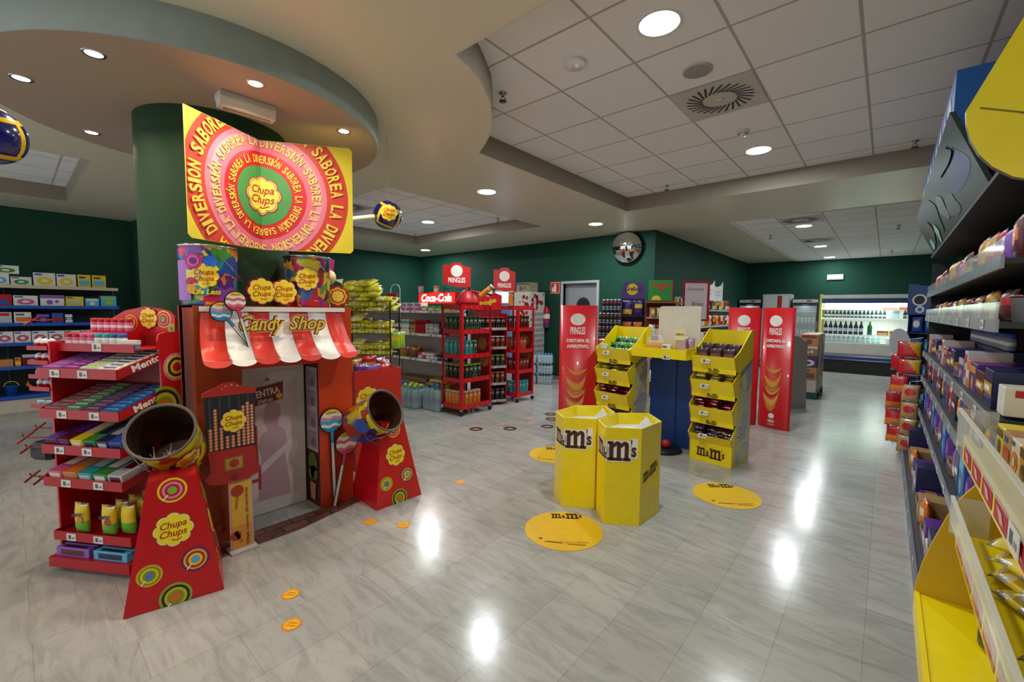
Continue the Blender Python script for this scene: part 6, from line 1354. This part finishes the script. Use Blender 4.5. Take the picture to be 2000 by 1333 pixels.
for z in (.15, .5, .85, 1.2, 1.55):
    b = MB(); b.box(0, SWW, 0, .37, z-.02, z, 'shelf_white'); b.build('shelf', t)
rs = random.Random(21)
for zi, z in enumerate((.15, .5, .85, 1.2, 1.55)):
    x = .06
    while x < SWW-.1:
        c = rs.choice(['red', 'green', 'gold', 'maroon', 'orange', 'cream', 'purple', 'yellow']); w_ = .15
        put(bag_me(w_, .24, .08, CN[c], CN[rs.choice(['white', 'yellow', 'red'])], rs.choice([1, 2, 3])), 'snack_bag', f'{c} snack bag on the {["lowest", "fourth", "third", "second", "top"][zi]} shelf along the side wall', 'snack bag', SW, x+w_/2, .06, z+.001, f'{c} bags on the side wall shelves'); x += w_+.02
t = thing('framed_poster', 'white poster with dark script in a red frame above the snack shelving', 'poster', (-2.72, 7.75, 1.55), math.radians(45))
b = MB(); b.box(0, .48, 0, .02, -.2, .50, '#a81c24'); b.build('red_frame', t); b = MB(); b.box(.03, .43, -.005, 0, -.17, .46, '#d0c8cc'); b.art(text('Ramona', .22, .36, .28, .06, .0, .3)+text('Bites', .26, .10, .22, .07, .01, .3), '#8a6a4a', 1, lambda x, z, o: (x, -.005-o, z)); b.build('poster_sheet', t)
for i, (y, l) in enumerate([(9.35, 'white curved card sign over snack shelving, nearer the red-framed poster'), (9.95, 'white curved card sign over the snack shelving, second one')]):
    t = thing('card_sign', l, 'sign', (-2.86, y, 1.75), PI/2-.4)
    b = MB(); b.prism([(0, 0), (.30, 0), (.30, .42), (.24, .34), (.12, .30), (0, .33)], 0, .008, 'white'); b.art(stroke([(.05, .18), (.25, .22)], .01)+stroke([(.06, .12), (.22, .14)], .01), '#b07070', 1); b.build('card', t); b = MB(); b.tube([(.02, .01, -.2), (.02, .01, .1)], .006, 'steel'); b.build('post', t)
# ================================================================== far fridges
def glass_fridge(x, y, w, h, label, body, door, lit, rows, wide_head=.14):
    t = thing('glass_door_fridge', label, 'fridge', (x, y, 0)); D = .65
    b = MB(); b.box(0, .03, .0, D, .02, h, body); b.box(w-.03, w, .0, D, .02, h, body); b.box(.03, w-.03, D-.03, D, .02, h, body); b.box(.03, w-.03, 0, D-.03, h-wide_head, h, body); b.box(.03, w-.03, 0, D-.03, .02, .22, body); b.build('cabinet', t)
    b = MB(); b.box(.03, w-.03, -.004, 0, h-wide_head+.03, h-.03, '#c0c4c6'); b.box(w*.55, w*.72, -.008, -.004, h-wide_head+.05, h-.05, '#a01a20'); b.build('header', t)
    b = MB(); f = .05
    for q in ((0, f, .22, h-wide_head), (w-f, w, .22, h-wide_head), (f, w-f, .22, .22+f), (f, w-f, h-wide_head-f, h-wide_head)): b.box(q[0], q[1], -.035, -.006, q[2], q[3], door)
    b.build('door_frame', t); b = MB(); b.box(f, w-f, -.02, -.014, .27, h-wide_head-f, 'clear'); b.build('door_glass', t)
    b = MB(); b.tube([(w-.025, -.06, .8), (w-.025, -.06, 1.3)], .01, 'chrome'); b.box(w-.03, w-.02, -.06, -.03, .82, .84, 'chrome'); b.box(w-.03, w-.02, -.06, -.03, 1.26, 1.28, 'chrome'); b.build('door_handle', t)
    if lit: lamp('fridge_tube_light', (w/2, .08, h-wide_head-.03), lit, .3, (.8, .9, 1.0), parent=t)
    for z in (.30, .62, .94, 1.26, 1.56):
        b = MB(); b.box(.03, w-.03, .03, D-.03, z-.012, z, 'steel'); b.build('shelf', t)
        if z < h-wide_head-.25:
            c, a, nm = rows[int(z*3) % len(rows)]; n = int((w-.1)/.085)
            for k in range(n): put(soda_me(CN[c], CN[a], .034, .15), 'drink_can', f'{c} drink can behind glass on a shelf of {nm}', 'drink can', Fr(x, y), .075+k*.085, .08, z+.001, f'{c} cans in {nm}')
glass_fridge(-3.26, 13.78, .60, 1.90, 'black-framed drinks fridge beside the green side wall, lit white inside', '#23262c', '#17171b', 5, [('silver', 'blue', 'the fridge beside the side wall')])
glass_fridge(-2.63, 13.70, .64, 2.02, 'pale grey fridge standing tallest between two black-framed fridges', '#a8adae', '#b8bcbe', 1.5, [('maroon', 'silver', 'the tall pale grey fridge')], .42)
glass_fridge(-1.96, 13.78, .62, 1.90, 'black-framed fridge of pale cans beside the open chilled cabinet', '#2a3036', '#17171b', 3, [('silver', 'white', 'the fridge beside the open cabinet'), ('cream', 'silver', 'the fridge beside the open cabinet')])
# open chilled cabinet
OX, OY, OW = -1.29, 13.83, 2.35
t = thing('open_chilled_cabinet', 'long open chilled drinks cabinet, lit inside, by the far green wall', 'chilled cabinet', (OX, OY, 0))
b = MB(); b.box(0, OW, .80, .86, .30, 1.98, 'fridge_white'); b.build('inner_back', t)
b = MB(); b.box(-.05, .0, -.03, .88, .0, 2.0, '#d8d06a'); b.box(-.052, -.048, -.05, .88, 0, 1.99, '#3a3a30'); b.build('end_panel', t); b = MB(); b.box(OW, OW+.05, -.03, .88, 0, 2.0, '#1c3c7a'); b.build('end_panel', t)
b = MB(); b.box(0, OW, -.03, .85, 1.88, 1.98, '#d8dadc'); b.box(0, OW, -.045, -.03, 1.89, 1.97, '#c8cac4'); b.box(0, OW, -.05, -.03, 1.77, 1.885, '#15386e'); b.art(text('iarp', OW-.12, 1.93, .12, .03, .02), '#b04a4a', 1, lambda x, z, o: (x, -.046-o, z)); b.build('canopy', t)
b = MB(); b.box(0, OW, -.02, .8, .46, .74, '#c9c4bc'); b.box(0, OW, -.03, -.02, .45, .50, '#8a8a88'); b.build('front_panel', t)
b = MB(); b.box(0, OW, -.05, .1, .34, .45, '#17407e'); b.box(0, OW, -.055, -.05, .43, .45, 'chrome'); b.box(0, OW, -.055, -.05, .34, .352, 'chrome'); b.build('bumper', t)
b = MB(); b.box(0.02, OW-.02, .02, .8, .0, .34, '#0c0d10'); b.build('base', t)
for z in (.78, .97, 1.39, 1.64):
    b = MB(); b.box(0, OW, .12 if z > .8 else .02, .80, z-.02, z, '#e4e8e4'); b.box(0, OW, (.12 if z > .8 else .02)-.012, .12 if z > .8 else .02, z-.03, z+.012, 'white'); b.build('shelf', t)
b = MB(); b.box(.0, OW, -.0, .006, .74, .93, 'clear'); b.build('glass_front', t)
b = MB(); b.tube([(.05, .04, 1.86), (OW-.05, .04, 1.86)], .016, 'tube'); b.build('tube_lamp', t)
ld = bpy.data.lights.new('cabinet_light', 'AREA'); ld.shape = 'RECTANGLE'; ld.size = OW-.1; ld.size_y = .06; ld.energy = 26; ld.color = (.86, 1.0, .93)
lo = bpy.data.objects.new('cabinet_light', ld); COL.objects.link(lo); lo.parent = t; lo.location = (OW/2, .06, 1.84); lo.rotation_euler = (.5, 0, 0)
for z in (.96, 1.38, 1.62): lamp('shelf_light', (OW/2, .3, z-.03), 3.0, .5, (.86, 1, .93), parent=t)
OF = Fr(OX, OY)
def orow(z, x0, x1, me, w_, nm, lb, grp, cat='bottle', y=.2):
    x = x0
    while x+w_ <= x1: put(me, nm, lb, cat, OF, x+w_/2, y, z+.001, grp); x += w_+.006
orow(1.64, .04, 1.12, bottle_me('#9fc8b8', '#3a5a52', '#dfe8dc', .03, .20), .066, 'bottle', 'pale green small bottle on the top shelf of the open cabinet', 'pale bottles top shelf')
orow(1.64, 1.16, 1.9, bottle_me('#e2dcd8', '#c8d0d8', '#e8eef0', .033, .20), .075, 'bottle', 'white yoghurt drink bottle on the top shelf of the open cabinet', 'white bottles top shelf')
orow(1.64, 1.92, 2.32, bottle_me('#1c2a22', '#c8702a', '#2a3a30', .03, .20), .070, 'bottle', 'dark bottle with orange cap on the top shelf of the open cabinet', 'dark bottles top shelf')
for i, (x0, c) in enumerate([(1.2, '#d88a7a'), (1.5, '#c84a3a'), (1.95, '#a81c24')]):
    b = MB(); b.box(x0, x0+.28, -.004, 0, -.035, .03, c); o = b.build('shelf_card', None, (OX, OY+.107, 1.65)); tag(o, f'{["pale red", "red", "dark red"][i]} price card on the top shelf lip of the open cabinet', 'price card')
orow(1.39, .04, 1.35, bottle_me('#20383c', '#1a2c30', '#cfd6da', .033, .20), .072, 'bottle', 'dark bottle with pale label on the second shelf of the open cabinet', 'dark bottles second shelf')
orow(1.39, 1.36, 1.55, box_me(.16, .12, .19, '#b8d8dc', '#dfeeee', 5), .17, 'carton', 'pale blue carton pack on the second shelf of the open cabinet', 'carton on the second shelf', 'carton')
orow(1.39, 1.58, 2.32, bottle_me('#2c4a3c', '#1a2c24', '#8aa89a', .035, .21), .080, 'bottle', 'green bottle with pale label on the second shelf of the open cabinet', 'green bottles second shelf')
orow(.97, .04, .92, bottle_me('#1c2a44', '#2a3050', '#c8ccd8', .045, .34), .098, 'bottle', 'large dark cola-like bottle with pale label on the third shelf of the open cabinet', 'large dark bottles')
orow(.97, .93, 1.06, bottle_me('#1c6a44', '#1c5a3c', '#1c6a44', .05, .34), .11, 'bottle', 'large green bottle standing at the end of the dark bottles', 'green bottle')
orow(.97, 1.12, 2.30, box_me(.22, .2, .12, '#b8782a', '#d8b07a', 2), .23, 'food_tray', 'orange-brown packed food tray on the third shelf of the open cabinet', 'food trays', 'food tray')
orow(.78, .04, 1.25, bottle_me('#4a8a86', '#c8dcd8', '#8ac0b8', .04, .17), .092, 'bottle', 'teal water bottle behind the low glass of the open cabinet', 'teal bottles')
orow(.78, 1.30, 1.65, box_me(.30, .2, .14, '#9aa4a0', '#b88a90', 5), .31, 'carton', 'grey carton behind the low glass of the open cabinet', 'grey carton', 'carton')
orow(.78, 1.95, 2.10, bottle_me('#8ac8c8', '#dfe8e8', '#c8e0e0', .045, .18), .10, 'bottle', 'pale bottle alone behind the low glass of the open cabinet', 'pale bottle alone')
# pallet of boxes
PL = Fr(-1.14, 9.10)
t = thing('pallet', 'dark green pallet under the cartons at the aisle edge', 'pallet', PL.o)
b = MB(); b.box(0, .28, 0, 1.1, .09, .12, '#1c4a44'); b.build('deck', t)
for y in (0, .5, 1.0): b = MB(); b.box(0, .28, y, y+.10, 0.001, .09, '#1c4a44'); b.build('block', t)
rp = random.Random(8); z = .121
for i, (h, cs) in enumerate([(.22, ['#c8c0b8', '#9a8a7a', '#b8b0a8']), (.22, ['#a87a4a', '#c8a890', '#b89a80']), (.20, ['#4a2a5a', '#b89aa0', '#c8b0a8']), (.18, ['#8a6a5a', '#b8a090', '#c0a8a0']), (.20, ['#c87a50', '#b8a08a', '#6a6a5a'])]):
    for k in range(5):
        c = cs[k % 3]; put(box_me(.26, .20, h-.004, c, ['#d8b8a0', '#6a4a3a', '#d0ccc4'][(k+i) % 3], 1+(i+k) % 4), 'carton', f'{["lowest", "second", "third", "fourth", "top"][i]}-layer carton, {["front", "second", "third", "fourth", "last"][k]} along the pallet by the aisle', 'carton', PL, .14, .01+k*.215, z)
        b = MB()
    z += h
# ================================================================== long gondola along the aisle (faces -x)
M('lip', '#8c969c', .3, metal=.4); M('shelf_dark', '#2a2c30', .5); M('gond_back', '#17191d', .6)
GF = Fr(.30, 5.95, 0, -PI/2); GW = 3.68
t = thing('long_gondola', 'long grey gondola of snacks and chocolate lining the aisle', 'shelving', GF.o, GF.r)
b = MB(); b.box(0, GW, .50, .54, 0, 2.05, 'gond_back'); b.build('back_panel', t)
b = MB(); b.box(-.03, 0, .02, .54, 0, 2.0, 'gond_back'); b.build('end_panel', t)
GS = [(.11, -.10), (.55, 0), (.89, 0), (1.13, 0), (1.475, 0), (1.70, .0)]
for i, (z, y) in enumerate(GS):
    b = MB(); b.box(0, GW, y, .50, z-.02, z, 'shelf_dark' if i else '#3a3e44'); b.box(0, GW, y-.01, y, z-.035, z+.012, 'lip') if i else b.box(0, GW, y-.01, y, .0, z+.01, '#6a7078'); b.build('shelf', t)
    for k in range(9): price_tag(t, GW-.25-k*.4, y-.0115, z-.01 if i else z-.02, .06, .035) if i < 5 else None
for i in (4, 5):
    b = MB(); b.box(0 if i == 5 else .0, GW, -.006, -.003, GS[i][0]+.01, GS[i][0]+.075, 'clear'); b.build('clear_fence', t)
b = MB(); b.box(-.0, GW, .0, .54, 2.05, 2.07, 'gond_back'); b.build('top_board', t)
rg = random.Random(33)
LVN = ['base', 'second', 'third', 'fourth', 'fifth', 'top']
def grow(i, seq, y0=.03, x0=.03, x1=GW-.05):
    z, yy = GS[i]; x = x0; k = 0
    while True:
        kind, w_, h, c, a, s = seq[k % len(seq)] if not callable(seq) else seq(k)
        if x+w_ > x1: break
        if kind == 'box': me, nm, cat = box_me(w_, .16, h, CN[c], CN[a], s), 'carton', 'carton'
        elif kind == 'bag': me, nm, cat = bag_me(w_, h, .06, CN[c], CN[a], s), 'snack_bag', 'snack bag'
        elif kind == 'tray': me, nm, cat = tray_me(w_, .22, h, CN[c], CN[a]), 'display_tray', 'display tray'
        elif kind == 'tub': me, nm, cat = tub_me(w_/2, h, CN[c], CN[a]), 'tub', 'tub'
        yb = yy+y0+(w_/2 if kind == 'tub' else 0)
        put(me, nm, f'{c} and {a} {cat} on the {LVN[i]} shelf of the long aisle gondola', cat, GF, x+w_/2, yb, z+.001, f'{c} {cat}s on gondola {LVN[i]} shelf', rg.uniform(-.06, .06) if kind == 'bag' else 0)
        if kind == 'tray':
            for m in range(int(w_/.045)): put(pack_me(.035, .12, .10, CN[a], CN['gold']), 'chocolate_bar', f'{a} chocolate bar standing in a {c} tray, {LVN[i]} shelf of long gondola', 'chocolate bar', GF, x+.028+m*.045, yb+.02, z+.009, f'{a} bars in {c} trays {LVN[i]} shelf')
        x += w_+.012; k += 1
grow(0, [('box', .2, .26, 'navy', 'silver', 5), ('tray', .24, .10, 'card' if False else 'tan', 'purple', 1), ('box', .16, .16, 'tan', 'yellow', 2), ('bag', .16, .2, 'orange', 'cream', 3), ('tray', .24, .11, 'tan', 'violet', 1), ('box', .16, .2, 'purple', 'white', 5), ('box', .14, .14, 'white', 'tan', 1)])
grow(1, [('box', .18, .24, 'blue', 'light blue', 1), ('bag', .15, .2, 'purple', 'violet', 1), ('tray', .2, .10, 'tan', 'purple', 1), ('bag', .16, .22, 'violet', 'white', 2), ('box', .15, .22, 'navy', 'blue', 5)])
grow(2, [('box', .22, .16, 'navy', 'red', 1), ('box', .12, .18, 'red', 'white', 4), ('box', .2, .15, 'navy', 'maroon', 5), ('bag', .14, .17, 'yellow', 'orange', 3), ('box', .16, .17, 'blue', 'navy', 2)])
grow(3, [('box', .10, .18, 'silver', 'red', 1), ('box', .10, .14, 'orange', 'white', 5), ('box', .20, .14, 'purple', 'gold', 1), ('box', .2, .12, 'brown', 'gold', 5), ('box', .18, .15, 'navy', 'gold', 5), ('tray', .22, .10, 'tan', 'purple', 1), ('box', .2, .13, 'purple', 'silver', 4)])
for k in range(26): put(jar_me('#8a96b0', CN['blue'], .022, .10), 'small_bottle', 'small blue-capped bottle standing on cartons of the fourth gondola shelf', 'small bottle', GF, .9+k*.055, .24, 1.30, 'blue-capped bottles of the gondola')
b = MB(); b.box(0, 1.5, 0, .12, 0, .165, 'navy'); o = b.build('display_box', None, GF.w(.86, .20, 1.131), GF.r); tag(o, 'long dark blue box under the row of blue-capped bottles', 'display box')
grow(4, [('bag', .18, .13, 'maroon', 'red', 3), ('tub', .13, .10, 'silver', 'maroon', 0), ('bag', .2, .13, 'tan', 'red', 1), ('box', .14, .10, 'maroon', 'gold', 1), ('bag', .18, .14, 'red', 'gold', 4), ('box', .16, .09, 'brown', 'tan', 2)], .05)
grow(5, [('bag', .2, .18, 'gold', 'red', 2), ('bag', .18, .17, 'red', 'maroon', 3), ('bag', .18, .15, 'purple', 'violet', 4), ('bag', .2, .18, 'maroon', 'orange', 1), ('box', .2, .12, 'tan', 'brown', 1), ('tub', .12, .10, 'green', 'silver', 0), ('bag', .22, .19, 'red', 'gold', 4)], .04)
# end of the gondola: bright packet, carton with tags
put(box_me(.34, .10, .105, CN['white'], CN['red'], 1), 'carton', 'white carton with red badge at the near end of the fourth gondola shelf', 'carton', Fr(.50, 2.30), 0, 0, 1.142)
b = MB(); b.box(-.12, .12, 0, .003, -.04, .045, '#b8d04a'); b.art(text('Recomendado', 0, .015, .16, .018, .01)+text('la Granja', -.02, -.012, .12, .018, .01), '#5a6a2a', 1); o = b.build('offer_card', None, (.60, 2.292, 1.185)); tag(o, 'lime green offer card on the near end of the fourth gondola shelf', 'card')
o = put(bag_me(.22, .16, .09, 'foil', CN['yellow'], 5), 'snack_bag', 'shiny silver bag lying on white carton at gondola end', 'snack bag', Fr(.54, 2.42), 0, 0, 1.27, None, .2, -1.3)
# hanging strips of bags at the far end
for s, (x, y, zt, n, c, a, w_) in enumerate([(.20, 6.16, 1.14, 2, 'red', 'gold', .2), (.12, 6.12, .78, 4, 'red', 'orange', .16), (.22, 6.06, .70, 4, 'tan', 'red', .15), (.16, 6.22, 1.0, 1, 'red', 'red', .22)]):
    b = MB(); b.tube([(x+.1, y+.07, zt+.12), (x, y+.05, zt+.10), (x, y+.05, zt-.17*n)], .003, 'white', 5); o = b.build('clip_strip', None); tag(o, ['white clip strip holding upper red bags at the gondola far end', 'white clip strip with red and orange bags at the gondola far end', 'white clip strip with tan bags at the gondola far end', 'white clip strip behind the red bags at the gondola far end'][s], 'clip strip')
    for k in range(n): put(bag_me(w_, .18, .06, CN[c], CN[a], [4, 2, 1, 0][s]), 'snack_bag', f'{c} and {a} bag, {["topmost", "second", "third", "lowest"][k]} on {["upper", "orange", "tan", "rear"][s]} clip strip at gondola end', 'snack bag', Fr(x, y), 0, -.02, zt-.18*k-.1, None, rg.uniform(-.5, .3), rg.uniform(-.15, .15))
# dark blue cookie display beyond
BD = Fr(.30, 8.3, 0, -PI/2)
t = thing('cookie_display', 'tall dark blue cookie display past the gondola, near the open cabinet', 'display stand', (.22, 8.2, 0), math.radians(-25))
b = MB(); b.box(0, .45, .30, .32, 0, 1.9, '#1f3d74'); b.build('back_panel', t)
b = MB(); b.prismx([(0, 0), (.32, 0), (.32, 1.95), (.02, 1.86), (.05, 1.4)], -.012, 0, '#24498a'); b.build('side_panel', t)
b = MB(); b.prism([(-.01, 1.5), (.45, 1.5), (.45, 1.83), (-.01, 1.93)], 0, .012, '#2a4a80'); b.art(fan(.12, 1.70, .08, 20), '#e4e2de', 1); b.art(fan(.12, 1.70, .06, 20), '#20222a', 2); b.art(fan(.13, 1.57, .05, 20), '#c8d4e8', 1); b.art(fan(.13, 1.57, .025, 16), '#2a5a9a', 2); b.build('header_board', t)
for z in (.25, .6, .95, 1.25):
    b = MB(); b.box(0, .45, 0, .30, z-.012, z, '#1f3d74'); b.build('shelf', t)
    for k in range(3): put(bag_me(.13, .22, .07, CN['blue'], CN[['white', 'light blue', 'black'][k]], 1), 'cookie_bag', f'blue cookie bag with {["white", "light blue", "black"][k]} print on a shelf of the blue display', 'cookie bag', Fr(.22, 8.2, 0, math.radians(-25)), .08+k*.145, .05, z+.001, 'blue cookie bags')
t = thing('oval_sign', 'grey oval sign on a pole with striped base beside the blue cookie display', 'sign', (.25, 7.3, 0))
b = MB(); b.tube([(0.1, 0, .02), (.08, 0, 1.0)], .018, 'navy'); b.build('pole', t); b = MB(); b.prism(disc(.03, 1.15, .10, 28, .18)[0], -.01, .01, '#b8bcc0'); b.build('oval_board', t, rot=(0, -.12, 0))
b = MB(); b.box(.03, .13, -.05, .05, .001, .02, 'navy'); b.build('base', t); b = MB(); b.ball((.08, -.03, .55), .06, '#8a1a2a', 14, 8, .7); b.ball((.08, -.03, .43), .05, '#d8dade', 14, 8, .9); b.build('ornament', t)
# ------------------------------------------------------------------ header boxes over the gondola
G = MB(); G.box(.20, .70, 3.15, 5.7, 2.445, 2.72, '#0f4f92'); G.box(.36, .70, 3.2, 5.6, 2.121, 2.445, '#0f4f92'); o = G.build('header_box', None); tag(o, 'long blue header box on top of the gondola under the tiled ceiling', 'header box')
hb = o
b = MB()
for k in range(9): y = 3.3+k*.27; b.art([[(y, 2.45), (y+.16, 2.46), (y+.22, 2.62), (y+.1, 2.68), (y-.02, 2.58)]], ['#b8bcd0', '#8a9ad0', '#cfc8c0'][k % 3], 1, lambda a, c, o_: (.199-o_, a, c), .001)
b.build('printed_side', hb)
b = MB(); Y0, Y1 = 2.9, 6.1
b.add([(.17, Y0, 2.44), (.17, Y1, 2.44), (.32, Y1-.2, 2.08), (.32, Y0, 2.08), (.19, Y0, 2.44), (.19, Y1, 2.44), (.34, Y1-.2, 2.08), (.34, Y0, 2.08)], [(0, 1, 2, 3), (7, 6, 5, 4), (0, 4, 5, 1), (1, 5, 6, 2), (2, 6, 7, 3), (3, 7, 4, 0)], '#0f2c27')
b.box(.33, .80, Y0, Y1-.2, 2.092, 2.12, '#0e1412')
pan = b.build('header_sign', None); tag(pan, 'slanting dark green picture header over the long gondola', 'sign')
xf = lambda y, s, o_: (.17+.15*s-o_*.9, y, 2.44-.36*s-o_*.4)
b = MB()
for k, (y, s, c, r1, r2) in enumerate([(3.35, .45, '#1c3266', .32, .30), (3.9, .7, '#3c4a4a', .22, .2), (4.25, .55, '#56655f', .16, .22), (4.7, .5, '#20302c', .2, .3), (5.0, .75, '#8ab0a0', .10, .18), (5.35, .6, '#40382f', .18, .26), (5.6, .8, '#8ac0ae', .10, .14), (3.5, .2, '#16241f', .3, .12)]):
    pts = [(y+r1*math.cos(a)*(1+.25*math.sin(3*a+k)), s+r2*math.sin(a)*(1+.2*math.cos(2*a+k))) for a in [2*PI*i/20 for i in range(20)]]; pts = [(p, min(.98, max(.02, q))) for p, q in pts]
    b.art([[(y, s), pts[i], pts[(i+1) % 20]] for i in range(20)], c, 1+k, xf, .001)
b.build('printed_picture', pan)
# ------------------------------------------------------------------ yellow candy display at the near end of the gondola
t = thing('yellow_bin_display', 'big yellow candy display with clear-fronted trays at the near end of the gondola', 'display stand', (0, 0, 0))
b = MB(); b.box(.15, .75, .75, 2.2, .43, .45, 'yellow'); b.box(.135, .15, .75, 2.2, .37, .455, 'yellow'); b.build('lower_shelf', t)
b = MB(); pr = [(.135, .37), (.135, .46), (.15, .56), (.175, .66), (.205, .76), (.235, .84), (.27, .90), (.33, .95), (.75, .97), (.75, .37)]
b.prism(pr, 2.2, 2.215, '#caa410'); b.build('side_panel', t)
b = MB(); b.box(.30, .78, .80, 2.19, .001, .43, '#15171c'); b.build('plinth', t)
b = MB(); b.box(.74, .76, .75, 2.2, .45, 1.9, '#caa410'); b.build('back_panel', t)
for z, x0, col in ((.73, .235, '#c88a1c'), (1.04, .235, '#b81c30')):
    b = MB(); b.box(x0, .74, .75, 2.12, z, z+.012, 'yellow'); b.box(x0-.012, x0, .75, 2.12, z-.035, z+.05, 'yellow')
    for k in range(7):
        y = .85+k*.18; b.art([[(y, z-.025), (y+.15, z-.025), (y+.15, z+.03), (y, z+.03)]], col, 1, lambda a, c, o_: (x0-.012-o_, a, c)); b.art([[(y+.03, z-.01), (y+.07, z-.015), (y+.12, z+.015), (y+.06, z+.012)]], '#e0a8a0' if z > 1 else '#d8503a', 2, lambda a, c, o_: (x0-.012-o_, a, c))
    b.build('tray', t)
    b = MB(); b.box(x0-.03, x0-.025, .75, 2.12, z+.055, z+.14, 'clear'); b.box(x0-.03, .30, 2.12, 2.125, z+.01, z+.14, 'clear'); b.box(x0-.032, x0-.022, .75, 2.12, z+.137, z+.143, '#d8d8c8'); o = b.build('clear_front', t)
price_tag(t, 0, 0, 0); pt = [o for o in bpy.data.objects if o.name.startswith('price_label')][-1]
for o in t.children:
    if o.name.startswith('price_label'): o.location = (.218, 1.30, 1.05); o.rotation_euler = (0, 0, -PI/2); o.scale = (1.6, 1, 1.5)
ry = random.Random(17)
for k in range(54):
    lay = k//18; put(bag_me(.13, .16, .035, ['#d8bc14', '#c8a814', '#e0c828'][k % 3], ['#4a2a14', '#f0e0a0', '#b82a1c'][(k//2) % 3], 1+k % 3), 'candy_bag', 'yellow candy bag heaped in the lower clear-fronted tray of the yellow display', 'candy bag', Fr(0, 0), .275+(k % 3)*.125, .85+((k//3) % 6)*.2, .775+lay*.045, 'yellow bags in the lower clear tray', -PI/2+ry.uniform(-.5, .5), -1.4+ry.uniform(-.2, .2))
for k in range(12):
    c, a = [('yellow', 'brown'), ('tan', 'red'), ('cream', 'orange'), ('gold', 'brown'), ('brown', 'cream')][k % 5]; put(box_me(.10, .09, .10, CN[c], CN[a], 1+k % 4), 'candy_carton', f'{c} and {a} candy carton in the upper clear-fronted tray', 'carton', Fr(.27, 2.08, 0, -PI/2), .06+(k % 12)*.108, .02, 1.055, f'{c} cartons in the upper clear tray')
for k in range(5): put(bag_me(.16, .20, .06, '#1c1a16', ['#3a8a2a', '#d8601c', '#c8281c', '#3a8a2a', '#e0c01c'][k], [4, 3, 4, 2, 3][k]), 'candy_bag', f'black candy bag with {["green", "orange", "red", "dark green", "yellow"][k]} print on lower yellow shelf', 'candy bag', Fr(.24, 2.0, 0, -PI/2+.3), .10+k*.19, .0+.07*k, .455, None, 0, -.15)
t2 = thing('yellow_header_sign', 'large yellow rounded header sign hanging over the near end of the gondola', 'sign', (0, 1.62, 0))
b = MB(); pl = [(.125, 2.02), (.128, 1.985), (.137, 1.945), (.155, 1.905), (.18, 1.87), (.215, 1.84), (.26, 1.82), (.32, 1.81), (.75, 1.81), (.75, 2.62), (.38, 2.62), (.30, 2.42)]
b.prism(pl, 0, .022, 'yellow', '#5c5a48'); b.build('sign_board', t2)
b = MB(); b.art(text("m&m's", .285, 2.16, .14, .055, .03, 0, -.95), '#8a8768', 1); b.art(stroke([(.15, 2.02), (.22, 1.99), (.30, 1.93)], .004), '#7a6f10', 1); b.build('printed_lettering', t2)
b = MB(); b.tube([(.45, .03, 2.6), (.45, .03, 2.998)], .004, 'steel'); b.build('hanger', t2); b = MB(); b.tube([(.70, .03, 2.6), (.70, .03, 2.998)], .004, 'steel'); b.build('hanger', t2)
b = MB(); b.ball((0, 0, 0), .10, '#8a887c', 20, 6, .01); o = b.build('worn_patch', None, (-2.62, -.12, .0015)); bpy.data.objects.remove(o)
